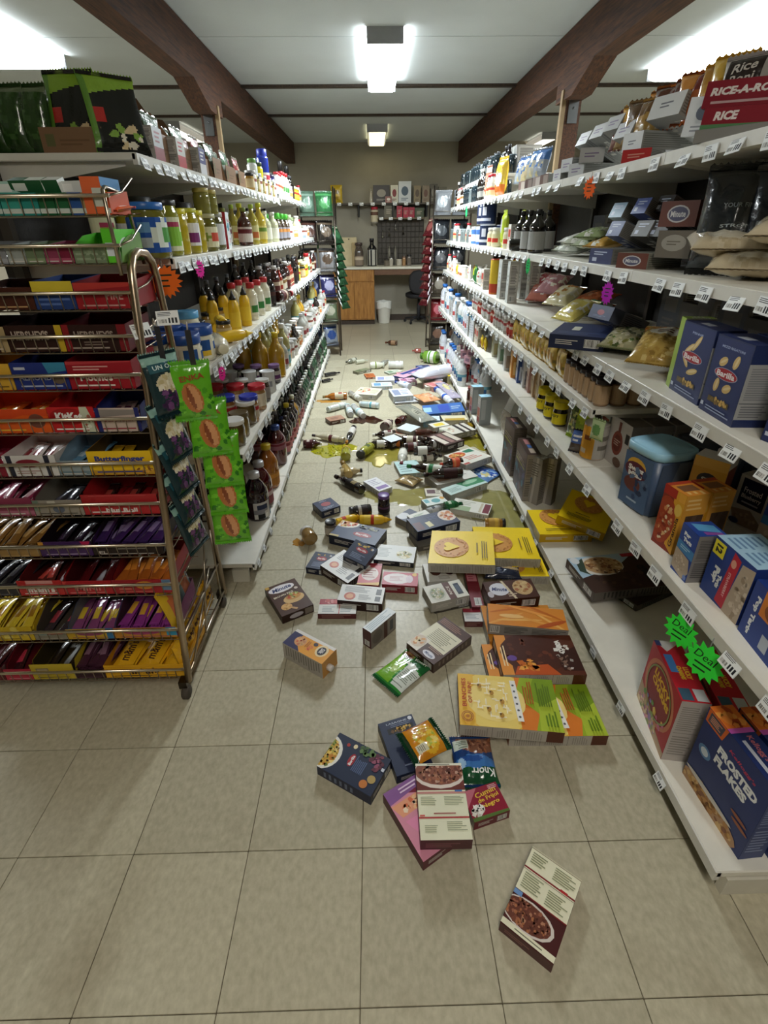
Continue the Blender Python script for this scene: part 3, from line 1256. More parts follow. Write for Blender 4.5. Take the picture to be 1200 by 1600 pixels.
fbox('pasta_box', 'navy pasta box with a bowl picture, left of the nearest pile', 'box', [(496.4, 1193.4), (532.4, 1143.8), (610.3, 1187.8), (577.8, 1248.7)], .04, 0, '161d33', d_bowl_pasta,
     side=lambda P: P.rect(0, 0, 1, 1, '1a2240').lines(.2, .3, .8, .9, 6, '6a7590'))


def d_soup_bag(P):
    P.rect(0, 0, 1, 1, 'd58a1c').rect(0, .84, 1, 1, '16452a').rect(0, 0, 1, .14, '123c22').ell(.55, .55, .42, .26, 'e9b62c').bits(.5, .52, .34, .24, ['f2cf4a', 'e0a82a', 'f5dd7a', 'cf8a1e', 'b8c04a'], 60, .07, 4)
    P.rect(.62, .2, .86, .46, 'ddd6bc').lines(.64, .22, .84, .44, 5, '8a8470').poly([(0, .22), (.1, .22), (.1, .8), (0, .8)], 'a8461c').text('Knorr', .55, .915, .4, .06, 'f4f4f0')


fbag('soup_pouch', 'yellow soup pouch with dark green ends on the navy box', 'pouch', [(675.5, 1114), (704, 1171), (652.9, 1194), (617, 1152)], .042, .036, '17482c', d_soup_bag, '1c3a26', seed=3)


def d_bean_bag(P):
    P.rect(0, 0, 1, 1, '1d3f7a').rect(0, .66, 1, .98, '14502f').ell(.4, .16, .5, .3, '8a5a44').bits(.42, .17, .46, .24, BEANS, 80, .05, 4).ell(.5, .6, .56, .12, '3d74b8').ell(.6, .55, .3, .06, '24509a')
    P.rect(.62, .14, .98, .36, 'cfd8cc').lines(.65, .16, .94, .34, 4, '7c8a7c').text('Knorr', .36, .79, .56, .13, 'f4f6f4').ell(.84, .62, .1, .1, '9dc0e0')


fbag('soup_pouch', 'blue and green bean pouch lying upside down by the yellow pouch', 'pouch', [(787, 1226), (719, 1233), (697, 1148), (762, 1151)], .055, .0, '1a3a6a', d_bean_bag, '1a3a2a', seed=5)

# --- bright maze cereal boxes


def d_bunches(P):
    P.rect(0, 0, 1, 1, 'eeb93a').ell(.5, .62, .6, .36, 'f3d774').rect(0, 0, 1, .4, 'e2802c').poly([(0, 0), (1, 0), (1, .34), (.62, .42), (.3, .2), (0, .26)], '9cb52a').poly([(.32, 0), (1, 0), (1, .2), (.6, .3)], '7f9f1f')
    P.poly([(0, 0), (.62, 0), (.42, .2), (0, .22)], 'b3c83a').rect(.0, .84, 1, 1, 'f0c048').ell(.5, .62, .4, .3, 'f6dd86')
    R = random.Random(4)
    for k in range(46):                 # the maze: short white walls on the honey ground
        x, y = R.uniform(.14, .86), R.uniform(.48, .8)
        if R.random() < .5:
            P.rect(x, y, x + R.uniform(.06, .16), y + .012, 'fdf4d8')
        else:
            P.rect(x, y, x + .02, y + R.uniform(.03, .08), 'fdf4d8')
    P.poly([(.12, .37), (.9, .4), (.9, .46), (.12, .43)], 'f4f2ee')
    for k in range(6):
        P.disc(.2 + .12 * k, .405 + .005 * k, .022, '5a5c66', 6)
    for x, y in ((.3, .7), (.62, .66), (.46, .56), (.74, .78), (.2, .58)):
        P.ell(x, y, .045, .022, 'b8862c').ell(x + .02, y + .012, .02, .01, '6a4a1c')
    P.text('BUNCHES', .6, .945, .56, .045, 'c0421c').text('OF FUN!', .6, .885, .42, .04, 'c0421c').ring(.14, .92, .06, .075, 'a8642c').ring(.14, .92, .085, .1, 'c07a30').disc(.14, .92, .03, 'c07a30')
    P.lines(.42, .06, .9, .2, 6, '5f7a18', .5).lines(.45, .24, .9, .34, 4, 'b85a1c', .5).lines(.06, .04, .34, .16, 4, '6a8a1c', .5)


nut_end = lambda P: P.rect(0, 0, 1, 1, 'b9b3a8').rect(.0, .0, 1, .16, '5a2d1c').lines(.1, .2, .9, .36, 7, '9a948a').rect(0, .4, 1, .405, '77726a').lines(.1, .44, .9, .64, 9, '9a948a').rect(0, .68, 1, .685, '77726a').lines(.1, .72, .9, .95, 10, '9a948a')
fbox('cereal_box', 'honey cereal box under the maze box, its right end showing', 'box', [(797, 1150.5), (775, 1070), (916, 1070), (950.7, 1150.5)], .045, 0, '8a4a24', d_bunches, side=nut_end)
fbox('cereal_box', 'honey cereal box with a printed maze, topmost on the near right floor', 'box', [(720, 1138.7), (714.7, 1056.8), (861, 1058), (880, 1138.7)], .048, .046, '8a4a24', d_bunches, side=nut_end)


def d_cocoa(P):
    P.rect(0, 0, 1, 1, '5a2a18').rect(0, .86, 1, 1, 'e8963c').ell(.55, .55, .5, .42, '4a2012').poly([(.1, 0), (.7, 0), (.5, .25), (.1, .2)], '3a180e').bits(.5, .62, .4, .3, ['5f2c1a', '6e3520', '4a1f12'], 30, .05, 7)
    P.poly([(0, .3), (.25, .42), (.2, .8), (0, .86)], 'c4541c').ell(.4, .84, .07, .06, '6a4a9a')
    P.bits(.22, .66, .14, .1, ['e08a2c', 'c8641c', 'f0a848'], 14, .07, 4).bits(.3, .2, .2, .1, ['8a6a5a', 'c8beb8', '3a1c12'], 18, .05, 4).bits(.66, .18, .14, .09, ['f0ece6', 'd0c8c0'], 16, .05, 4)
    P.text('COCOA', .68, .2, .34, .075, 'f4f0ea', .12, .05).lines(.2, .9, .8, .97, 2, 'f6dcae')


fbox('cereal_box', 'dark cocoa cereal box beneath, its orange edge showing at the left', 'box', [(763, 1056), (753, 1006), (868, 1006), (892, 1056)], .04, 0, '35180f', d_cocoa, side=nut_end)
fbox('cereal_box', 'dark brown cocoa cereal box above the maze boxes', 'box', [(786.7, 1054.7), (770.7, 992), (890, 993), (917.3, 1054.7)], .045, .041, '35180f', d_cocoa, side=nut_end)


def d_swirl(P):
    P.rect(0, 0, 1, 1, 'dd8a2e')
    for k in range(7):
        P.ell(.2 + .1 * k, .3 + .5 * (k % 2), .3, .05, ['e8a24a', 'c96a1c', 'efb560', 'd4772a'][k % 4], 18, .5 - k * .2)
    P.ell(.8, .2, .22, .09, 'b8531a', 16, .4).ell(.55, .75, .3, .06, 'ee9f45', 16, -.3).ell(.3, .45, .16, .1, 'f4c27a')


fbox('cereal_box', 'orange cereal box standing under the swirl box', 'box', [(752, 946), (860, 946), (875, 1000), (764, 1003)], .05, 0, 'c9812c', lambda P: P.rect(0, 0, 1, 1, 'cf8628'), side=nut_end)
fbox('cereal_box', 'orange swirl cereal box tilted above the cocoa boxes', 'box', [(765, 945), (881, 951), (887, 987), (761, 972)], .052, .056, 'c9812c', d_swirl, side=nut_end, bottom=lambda P: P.rect(0, 0, 1, 1, '96918a').bars(.02, .2, .14, .85).lines(.2, .2, .5, .85, 5, '5c5852').lines(.55, .2, .97, .85, 5, '5c5852'))


# --- yellow ring cereal
def d_ring(P):
    P.rect(0, 0, 1, 1, 'fcd908')
    for k in range(26):
        P.disc(.08 + P.rnd.random() * .84, .05 + P.rnd.random() * .9, .006, 'd8a800', 5)
    P.disc(.47, .66, .3, 'd99a4a', 26)
    for k in range(40):
        a = 2 * PI * k / 40
        r = .2 + .08 * P.rnd.random()
        P.disc(.47 + r * math.cos(a), .66 + r * P.w / P.h * math.sin(a), .016, ['c9803a', 'e8b060', 'b8702c'][k % 3], 6)
    hk = P.w / P.h
    P.poly([(.345, .66 + .05 * hk), (.47, .66 - .15 * hk), (.595, .66 + .05 * hk)], 'fcd90c').disc(.408, .66 + .06 * hk, .066, 'fcd90c').disc(.532, .66 + .06 * hk, .066, 'fcd90c')
    P.lines(.15, .1, .85, .2, 3, '6d5a1c', .4).lines(.3, .24, .7, .28, 1, '8a701c', .5)


yside = lambda P: P.rect(0, 0, 1, 1, 'b3aea2').lines(.1, .04, .9, .3, 11, '8a857a', .4).rect(0, .33, 1, .335, '77726a').lines(.1, .36, .9, .62, 11, '8a857a', .4).rect(0, .65, 1, .655, '77726a').lines(.1, .68, .9, .96, 12, '8a857a', .4)
fbox('cereal_box', 'yellow ring cereal box lowest of the yellow pile on the floor', 'box', [(785, 905), (778, 872), (843, 870), (858, 896)], .045, 0, 'e0b808', d_ring, side=yside)
fbox('cereal_box', 'yellow ring cereal box partly under its twin, nearer the right shelf', 'box', [(748, 877), (741, 827), (823, 821), (843.5, 868)], .05, .046, 'e0b808', d_ring, side=yside)
fbox('cereal_box', 'yellow ring cereal box topmost of the yellow pile on the floor', 'box', [(670.5, 886), (676, 833), (768.5, 827), (771, 877)], .05, .075, 'e0b808', d_ring, side=yside, tilt=(-4, 0))


# --- rice and pasta packs
def d_brown_rice(P):
    P.rect(0, 0, 1, 1, '4b2c20').ell(.45, .82, .42, .12, 'e8e4ea').text('Minute', .45, .82, .62, .12, '27356e', .06, .03, .2).text('BROWN RICE', .4, .6, .64, .055, 'efe4cc', .06)
    P.ell(.62, .4, .33, .14, 'd9b47a').ell(.64, .46, .24, .1, 'c9904a').bits(.64, .49, .18, .07, ['a8b85a', 'c8cf7a', 'd8a04a', 'c84a2c', 'e8d8a0'], 26, .05).ell(.28, .22, .17, .1, 'd9a968').bits(.28, .22, .15, .08, ['e0b878', 'c8924e'], 20, .03)
    P.poly([(.4, .18), (.56, .08), (.5, .04), (.36, .14)], 'c8a070').disc(.85, .68, .06, 'd8c8c0').rect(0, .92, .12, 1, 'c9a04a')


fbox('rice_box', 'brown rice box lying by itself nearest the left shelving', 'box', [(415.8, 919), (460, 903.5), (489.6, 944), (438, 965)], .04, 0, '33190f', d_brown_rice, side=lambda P: P.rect(0, 0, 1, 1, '2c150d'),
     bottom=lambda P: P.rect(0, 0, 1, 1, '2f1710').ell(.45, .5, .22, .3, 'b8b2ba').rect(.72, .12, .97, .88, '80756c'))


def milk_cap(mb, w, d, h):
    mb.lathe([(.013, 0), (.013, .018), (.011, .02), (.0001, .02)], 10, 'e9e4e2', M=T(w * .12, d * .05, h))


def d_oat(P):
    P.rect(0, 0, 1, 1, 'e9a02c').rect(0, 0, 1, .22, '2b2858').poly([(0, .2), (.6, .22), (1, .42), (1, .18), (0, .14)], '2b2858').rect(0, 0, .16, 1, 'e8e4e0').ell(.5, .28, .28, .13, 'd9a06a').bits(.5, .28, .22, .1, ['e4b47c', 'c8845a', 'd8604a'], 16, .06)
    P.ell(.45, .8, .34, .13, 'f0d9a8').ell(.46, .8, .24, .085, '2a2530').text('Silk', .46, .8, .3, .09, 'eeeae6').text('Oat', .6, .55, .3, .1, 'e26a5a').ell(.3, .6, .1, .05, '3a3040').lines(.3, .42, .75, .5, 2, 'b8642a')


c_, a_, w_, h_ = lie((525.4, 1013.5), (503.2, 1038.4), (440.9, 1003.8), (465.3, 983.2), .075)
place(carton('oatcarton', w_, .075, h_, 'c9c4bd', d_oat, side=lambda P: P.rect(0, 0, 1, 1, 'b2aca4').lines(.1, .05, .9, .95, 14, '7e7870'), extra=milk_cap,
             bottom=lambda P: P.rect(0, 0, 1, 1, '2b2858'), top=lambda P: P.rect(0, 0, 1, 1, 'c8924a')), 'drink_carton', 'orange oat drink carton lying on its side with white cap', 'carton', M_lie(c_, a_, h_, .075, 0))


def d_recipe(P):
    P.rect(0, 0, 1, 1, '4a261c').rect(.0, .28, .95, .78, 'e4dfc6').lines(.2, .34, .9, .7, 9, '8f8a70').rect(.0, 0, .38, .36, 'e9e2d6').ell(.16, .2, .2, .16, 'd8c4ae').bits(.16, .2, .14, .1, ['e2a860', 'd08a4a', 'f0d8a8'], 14, .05)
    P.lines(.04, .82, .95, .97, 4, '9a7060', .55).ell(.68, .1, .2, .07, 'dcdce6').text('Minute', .68, .1, .26, .06, '30407a', 0, .02, .2).lines(.5, .2, .95, .27, 2, 'b09080')


fbox('rice_box', 'brown rice box with recipe text up, touching the green pouch', 'box', [(693.5, 963.3), (737, 993.4), (677.7, 1039.3), (636.5, 1004.5)], .045, 0, '3a1c14', d_recipe, side=lambda P: P.rect(0, 0, 1, 1, '54443c').lines(.2, .1, .8, .9, 8, '8a7a70'))


def d_green_bag(P):
    P.rect(0, 0, 1, 1, '2f8a34').poly([(0, .1), (.5, .1), (.42, .7), (0, .8)], '7ab832').poly([(.55, .12), (1, .12), (1, .62), (.5, .7)], 'dde3dc').rect(0, 0, 1, .07, '1d5a30').poly([(.5, .72), (1, .66), (1, 1), (.42, 1)], '15602c')
    P.ell(.24, .84, .2, .1, '7a5230').bits(.24, .84, .18, .08, BEANS + ['a8b04a'], 26, .05).ell(.28, .5, .22, .18, '9ccb4a').ell(.3, .38, .1, .09, 'c6e08a').lines(.56, .16, .98, .6, 12, '8c9488', .4).text('Knorr', .72, .86, .4, .07, 'e8efe6', .2).ell(.6, .68, .24, .04, 'eef2ec')


fbag('soup_pouch', 'bright green side dish pouch lying against the recipe box', 'pouch', [(636.5, 1010), (674, 1038), (625.4, 1092.4), (582.7, 1055)], .022, 0, '1d6a34', d_green_bag, '0f3a20', seed=8)


def d_white_pack(spot='c0522c', bar='3a1c18', word=None, wc='22305e'):
    def f(P):
        P.rect(0, 0, 1, 1, 'dcdcda').rect(.82, .1, .94, .4, '2e2a2c').rect(.82, .5, .94, .85, '2e2a2c').lines(.1, .55, .72, .92, 6, '8b8c90').disc(.25, .3, .13, spot).disc(.25, .3, .08, 'e0a070').lines(.45, .12, .74, .45, 5, '9a9a9c')
        if word:
            P.text(word, .4, .82, .5, .12, wc)
    return f


def d_navy(word='Barilla', seed=1):
    def f(P):
        P.rect(0, 0, 1, 1, '27324e').ell(.5, .62, .26, .13, '9e2634').text(word, .5, .62, .38, .1, 'f4e8e8').lines(.2, .12, .8, .4, 4, '7c88a6').disc(.85, .85, .06, 'cfd6e2')
        P.bits(.5, .82, .35, .1, ['d8b45a', 'c8a04a'], 5 + seed, .06, 4)
    return f


dk_side = lambda c: (lambda P: P.rect(0, 0, 1, 1, c).lines(.1, .1, .9, .9, 8, '77716a'))
fbox('pasta_box', 'small navy pasta box, leftmost of the toppled box cluster', 'box', [(490, 861), (517, 866), (516, 891), (481, 887)], .035, 0, '161e36', d_navy(), side=dk_side('1a2238'))
fbox('pasta_box', 'white backed brown pack tilted beside the small navy box', 'box', [(521, 854), (562, 882), (560, 908), (517, 893)], .05, .0, '2c1512', d_white_pack(), side=dk_side('2c1512'), tilt=(0, 6))
fbox('pasta_box', 'navy pack tipped on top of the white backed pack', 'box', [(547, 845), (582, 857), (579, 878), (545, 869)], .035, .055, '1a2238', d_navy(seed=3), side=dk_side('1a2238'), tilt=(12, 10))
fbox('pasta_box', 'white noodle box lying flat right of the navy packs', 'box', [(591, 850), (649, 855), (648, 880), (584, 874)], .03, 0, '20232c',
     lambda P: P.rect(0, 0, 1, 1, 'dfe1df').lines(.06, .2, .4, .8, 7, 'a6adae').ell(.72, .45, .2, .26, 'c8c8b4').bits(.72, .45, .18, .2, ['d8c06a', '8a8a3a', 'ece6c8'], 26, .05), side=dk_side('2a2c34'))
fbox('rice_box', 'red pack standing between the white backed packs', 'box', [(563, 880), (596, 880), (593, 916), (560, 912)], .04, 0, '8a2430',
     lambda P: P.rect(0, 0, 1, 1, 'c64a52').ell(.5, .5, .4, .3, 'e8d8d2').poly([(0, 0), (1, 0), (1, .14), (0, .05)], 'd8a83c').lines(.2, .3, .8, .7, 4, 'a86a6a').rect(0, .9, 1, 1, 'a02c38'), side=dk_side('7a1f2c'))
fbox('rice_box', 'red and white rice pack with its face up in the cluster', 'box', [(598, 893), (653, 896), (653, 916), (598, 913)], .045, 0, '84202e',
     lambda P: P.rect(0, 0, 1, 1, 'b8304a').ell(.42, .5, .4, .4, 'eadfe0').lines(.2, .3, .6, .7, 4, 'c08a94').disc(.9, .86, .07, 'e0b040').ell(.76, .5, .1, .3, 'd8c4d0'), side=dk_side('8f7c74'))
fbox('pasta_box', 'white backed brown pack with orange spot in front', 'box', [(536, 912), (599, 919), (600, 943), (526, 938)], .05, 0, '2c1512', d_white_pack('b8502c'), side=dk_side('2c1512'))
fbox('rice_box', 'small maroon and white pack in front of the box cluster', 'box', [(500, 936), (557, 936), (557, 959), (497, 959)], .028, 0, '4d1a1c',
     lambda P: P.rect(0, 0, 1, 1, 'dcdcd8').rect(0, .62, .55, 1, 'a02a38').lines(.1, .1, .45, .5, 4, '9aa2a6').lines(.58, .1, .95, .5, 4, '9aa2a6').rect(.54, 0, .56, .6, 'c04040').bits(.3, .82, .2, .1, ['d88a8a', 'c85a5a'], 8, .07), side=dk_side('4d1a1c'), bottom=lambda P: P.rect(0, 0, 1, 1, '5a2226').lines(.1, .2, .9, .8, 3, '96726a'))

# an upright pack standing on its long edge
p0, p1, p2 = at_z(580.5, 1015, 0), at_z(618.5, 982, 0), at_z(566, 1005, 0)
ang = math.degrees(math.atan2(p1.y - p0.y, p1.x - p0.x))
w_, d_ = (p1 - p0).length, .045
h_ = height_for(p0, 989)
sp = carton('edgepack', w_, d_, h_, 'b9b9b8', lambda P: P.rect(0, 0, 1, 1, '7d756f').ell(.24, .5, .2, .36, '6a625c').rect(.5, 0, .64, 1, '4a241e').rect(.66, .08, .96, .92, '8b857f').rect(.74, .2, .88, .8, '4a4c55'),
            side=lambda P: P.rect(0, 0, 1, 1, '4d2326').bars(.2, .1, .8, .4), top=lambda P: P.rect(0, 0, 1, 1, 'd7dde0').lines(.05, .15, .95, .85, 4, '9fb0bc'))
place(sp, 'rice_box', 'grey and white rice pack standing on edge by itself', 'box', T(*((p0 + p1) / 2)) @ RZ(ang) @ T(0, d_ / 2, 0))


def d_bowlrice(P):
    P.rect(0, 0, 1, 1, 'dedcd2').rect(.5, 0, .68, 1, '5a2a22').ell(.26, .45, .22, .4, 'cfccc0').ell(.26, .47, .18, .32, '9aa08a').bits(.26, .47, .16, .28, RICE + ['6a7a4a'], 46, .03).rect(.76, .18, .9, .82, '2a3348').rect(.78, .3, .88, .7, '4a566e').text('RICE', .59, .5, .3, .12, 'e8ddd2', PI / 2)


fbox('rice_box', 'white bowl rice box below the topmost yellow box', 'box', [(659, 880), (702, 880), (719, 904), (670, 911)], .05, 0, 'b9b6ae', lambda P: P.rect(0, 0, 1, 1, 'd8d8d4').ell(.35, .6, .2, .3, '5a3a34').ell(.8, .5, .15, .2, '4a2430').lines(.4, .1, .9, .3, 3, '999490'), side=dk_side('9a968c'))
fbox('rice_box', 'white rice box with brown band resting on another pack', 'box', [(663.4, 917), (718.8, 905.5), (731.5, 929), (671.3, 943)], .05, .03, 'b4b1a8', d_bowlrice, side=dk_side('98948b'), tilt=(3, 0))
fbox('rice_box', 'dark pack squashed beneath the brown banded rice box', 'box', [(668, 922), (722, 912), (733, 938), (676, 952)], .03, 0, '4a4640', lambda P: P.rect(0, 0, 1, 1, '5c5850'), side=dk_side('5a564e'))
fbox('rice_box', 'narrow maroon pack lying end on beside the orange boxes', 'box', [(732, 893), (749, 893), (751, 948), (730, 948)], .045, 0, '5e1a26',
     lambda P: P.rect(0, 0, 1, 1, '7a2230').rect(.1, .7, .9, .98, 'd08a94').lines(.2, .74, .8, .94, 3, 'a84a58').bars(.3, .04, .85, .24), side=dk_side('551722'))
fbox('rice_box', 'small red and white pack below the narrow maroon pack', 'box', [(725, 951), (752, 951), (752, 971), (724, 971)], .03, 0, '4d1a1c',
     lambda P: P.rect(0, 0, 1, 1, 'd8d6d4').rect(0, .7, 1, 1, '96283a').lines(.1, .15, .9, .6, 4, '9a9ea4'), side=dk_side('4d1a1c'), bottom=lambda P: P.rect(0, 0, 1, 1, '5a2226').lines(.1, .2, .9, .8, 3, '96726a'))


def d_minute2(P):
    P.rect(0, 0, 1, 1, '4a261a').ell(.27, .55, .2, .34, 'dcdce8').text('Minute', .27, .55, .3, .2, '2c3a70', -.15, .03, .2).poly([(.5, 0), (.55, 0), (.4, 1), (.35, 1)], 'd8c8a8').ell(.75, .55, .2, .4, 'c9a878').bits(.75, .6, .17, .3, ['d8bc8a', 'b88a58', 'a86a48'], 24, .04).ell(.06, .3, .06, .16, 'c8c2cc').lines(.4, .1, .6, .3, 2, 'd0b8a0')


fbox('rice_box', 'dark brown rice box on top, above the orange swirl box', 'box', [(752, 910), (828, 905), (844, 930), (768, 938)], .055, .06, '3a1c12', d_minute2, side=dk_side('2c150e'), tilt=(3, 0))


def d_navybag(P):
    P.rect(0, 0, 1, 1, '232a40').ell(.75, .75, .25, .2, 'b8a078').lines(.1, .2, .6, .7, 5, '6f7890').rect(.1, .4, .3, .6, '394260')


fbag('snack_pouch', 'crumpled navy pouch between the yellow and brown boxes', 'pouch', [(757, 884), (812, 886), (815, 904), (754, 902)], .04, .05, '20273c', d_navybag, seed=11)

# --- middle of the aisle
fbox('pasta_box', 'small navy box lying apart near the left shelf juices', 'box', [(489, 786), (516, 777.5), (532, 790), (502, 800)], .045, 0, '1a2340',
     lambda P: P.rect(0, 0, 1, 1, '2a3354').ell(.5, .55, .25, .2, 'a04a52').lines(.2, .1, .8, .3, 2, '8d96ac').lines(.3, .8, .7, .95, 2, '8d96ac'), side=dk_side('161d36'))
fbottle('sauce_bottle', 'black sauce bottle with brown glass lying with neck to the left', 'bottle', (566, 766), (524, 744), .032, bottle, glass='17100d', cap='2a1a14', neck=.4, label=simple_label('1c1512', None, '8a7a50', None))
fbottle('syrup_bottle', 'gold round flask with ball stopper lying by the black bottle', 'bottle', (545, 742), (535, 722), .03, bottle, glass='b89a54', cap='8a6a2c', neck=.5, sh=.5, nk=.72, caph=.25)
fbottle('syrup_bottle', 'gold and black bottle lying behind the black bottle', 'bottle', (532, 738), (566, 735), .026, bottle, glass='c8b488', cap='1d1916', neck=.5, label=simple_label('e2d6b0', '9a7a34', None, None))
fbox('tea_box', 'white box with purple print beside the purple capped bottle', 'box', [(572, 750), (591, 745), (609, 761), (588, 770)], .04, 0, 'cfcfd2',
     lambda P: P.rect(0, 0, 1, 1, 'e3e3e6').rect(.1, .1, .9, .32, '7a5aa0').lines(.15, .45, .85, .9, 4, 'a9a4b8'), side=dk_side('b9b9bc'))
b0 = at_z(600, 806, 0)
place(bottle('purplecap', .034, .125, '20151a', '6a4a94', simple_label('241a22', '5c3c5c', None, '8a7a80'), neck=.85, sh=.8, nk=.86, caph=.16), 'sauce_bottle', 'dark bottle with purple cap standing upright in the aisle', 'bottle', T(b0.x, b0.y + .03, 0))
fbottle('preserve_jar', 'dark preserve jar lying behind the yellow squeeze bottles', 'jar', (580, 797), (546, 801), .036, jar, glass='1d1412', lid='26211f', label=simple_label('2a1c18', 'b8b2aa', None, None))
fbottle('mustard_bottle', 'yellow squeeze bottle lying furthest left in the middle pile', 'bottle', (526, 818), (566, 806), .027, squeeze, body='e8b91c', cap='e0a812', label=simple_label('eac02a', None, 'c23a20', None))
fbottle('mustard_bottle', 'yellow squeeze bottle lying with nozzle to the right', 'bottle', (562, 812), (612, 812), .028, squeeze, body='eec02a', cap='e8b41a', label=simple_label('f0cc48', 'c43a20', None, None))
b0 = at_z(517, 838, 0)
place(jar('blacklid', .032, .085, '6a6258', '1c1b1c', simple_label('b9b3a8', None, None, '666666')), 'sauce_jar', 'grey jar with black lid standing left of the large navy box', 'jar', T(b0.x, b0.y + .02, 0))
fbox('pasta_box', 'large navy pasta box with bowl corner, in the middle of the aisle', 'box', [(531, 812), (602, 827), (588, 853), (518, 836)], .055, .0, '131b33',
     lambda P: P.rect(0, 0, 1, 1, '26365c').ell(.12, .9, .3, .3, 'e2dcd0').bits(.14, .88, .22, .2, ['d0803a', 'e8c070', 'c85a2c'], 24, .05).ell(.62, .4, .2, .14, '9c2634').text('Barilla', .62, .4, .28, .11, 'f4e8e8').bits(.62, .82, .26, .1, ['3a4460', '586484', '8a8a70'], 22, .05).rect(0, 0, .2, .1, 'b8a468'), side=dk_side('141c34'))
fbottle('preserve_jar', 'amber preserve jar with white lid leaking beside the left shelf', 'jar', (486, 843), (478, 830), .038, jar, glass='8f6f36', lid='d8d6d2', label=None, lidh=.2)
fbox('pasta_box', 'navy pasta box with pink window lying across the aisle centre', 'box', [(634, 812), (696, 797), (723, 812), (654, 830)], .06, .03, '161d36',
     lambda P: P.rect(0, 0, 1, 1, '2b3658').ell(.85, .6, .2, .4, 'e9d9cc').bits(.85, .6, .15, .28, ['d88a5a', 'e8b48a', 'c86a4a'], 16, .05).rect(.02, .05, .2, .6, '5a2c3a').poly([(.3, .1), (.42, .14), (.4, .5), (.28, .46)], 'e8e0b0').lines(.4, .55, .7, .8, 3, '5e6a8c'), side=dk_side('1b2440'), tilt=(2, 0))
fbox('pasta_box', 'flat grey pack trapped under the pink window box', 'box', [(641, 832), (700, 822), (716, 842), (652, 856)], .028, 0, '605c56', lambda P: P.rect(0, 0, 1, 1, '6e6a64'), side=dk_side('55514b'))
fbox('pasta_box', 'navy and white box left of the pink window box', 'box', [(621, 806), (640, 794), (668, 808), (642, 822)], .04, .0, '3a4258', lambda P: P.rect(0, 0, 1, 1, '39445f').ell(.3, .8, .3, .25, 'd8dade').lines(.2, .2, .8, .5, 3, '7d879c'), side=dk_side('747068'))
fbox('cracker_box', 'white cracker box behind the pink window box', 'box', [(634, 806), (664, 797), (675, 804), (648, 814)], .05, .0, 'c9c9c0', lambda P: P.rect(0, 0, 1, 1, 'e6e6de').lines(.2, .3, .8, .7, 3, '7fa07a'), side=dk_side('a9a9a0'))
fbottle('preserve_jar', 'amber jar with black lid lying near the right shelf', 'jar', (757, 818), (789, 818), .03, jar, glass='a8762c', lid='1a1818', label=simple_label('c9a04a', 'e2b84a', None, None))
fbox('cracker_box', 'long white and green box lying slanted in the wet patch', 'box', [(694, 777), (768, 790), (765, 803), (722, 795)], .035, .0, 'c6c6bc',
     lambda P: P.rect(0, 0, 1, 1, 'e6e5dc').rect(0, 0, .5, .4, '9ab08a').rect(.82, .1, .98, .9, '7a2c3c').rect(.72, .1, .78, .9, 'c9c0a8').lines(.1, .5, .6, .9, 3, 'b9bba8'), side=dk_side('a7a79a'))
fbottle('soda_bottle', 'green bottle neck poking out by the slanted white box', 'bottle', (694, 792), (722, 788), .03, bottle, glass='1d6a3a', cap='1f5c38', neck=.5, label=simple_label('2c7a48', None, 'cfe0cc', None))
fbox('cracker_box', 'white and teal box beside the green bottle', 'box', [(662, 780), (690, 775), (701, 783), (664, 792)], .05, .0, 'b5c2bd', lambda P: P.rect(0, 0, 1, 1, 'dfe7e2').ell(.55, .5, .2, .3, '5aa6ac').rect(.05, .4, .25, .9, '6fb4c0').ell(.9, .7, .1, .2, 'd8a03a'), side=dk_side('9aa29c'))
fbottle('water_bottle', 'grey white labelled bottle standing tilted by the teal box', 'bottle', (668, 800), (696, 790), .022, bottle, glass='c9ced4', cap='26282c', label=simple_label('dfe2e6', None, '555a66', '777777'))
fbox('cracker_box', 'brown labelled white pack on the wet floor', 'box', [(664, 763), (684, 763), (697, 774), (665, 775)], .03, .0, 'c9c4b8', lambda P: P.rect(0, 0, 1, 1, 'd6d0c0').rect(.1, .3, .6, .8, '5a3038').lines(.62, .2, .95, .8, 3, '8a8270'), side=dk_side('a8a498'))
fbox('frozen_meal_box', 'teal and white meal box lying widest under the bottle heap', 'box', [(691, 764), (745, 744), (762, 754), (702, 774)], .05, .0, 'b9beb8',
     lambda P: P.rect(0, 0, 1, 1, 'c9e2dc').poly([(.5, .3), (1, .2), (1, 1), (.4, 1)], '3a8a5c').ell(.7, .7, .2, .2, '9cc8a8').lines(.08, .2, .4, .7, 5, '87a8a2'), side=dk_side('b2b0a8'))
fbox('frozen_meal_box', 'long white meal box under the dark soda bottles', 'box', [(657, 742), (735, 728), (737, 744), (690, 757)], .055, .0, 'b8b4aa', lambda P: P.rect(0, 0, 1, 1, 'dcdad2').rect(.1, .2, .4, .7, 'b09078').lines(.5, .3, .95, .8, 3, 'a8a8a0'), side=dk_side('a5a198'))
fbox('frozen_meal_box', 'white pizza box with red and green print near the right shelf', 'box', [(697, 711), (741, 697), (760, 712), (724, 731)], .05, .03, 'c9c6bc',
     lambda P: P.rect(0, 0, 1, 1, 'e4e1d6').ell(.3, .75, .28, .2, 'c8642c').bits(.3, .75, .24, .16, ['c8401c', 'e0a03c', 'f0d080', '8a4a1c'], 34, .04).poly([(.62, .72), (.92, .66), (.9, .92), (.6, .9)], '2e7a5c').lines(.3, .2, .9, .5, 3, 'd08a7a').rect(.0, .02, .2, .12, 'b8524a'), side=dk_side('8d8a84'), tilt=(0, 3))
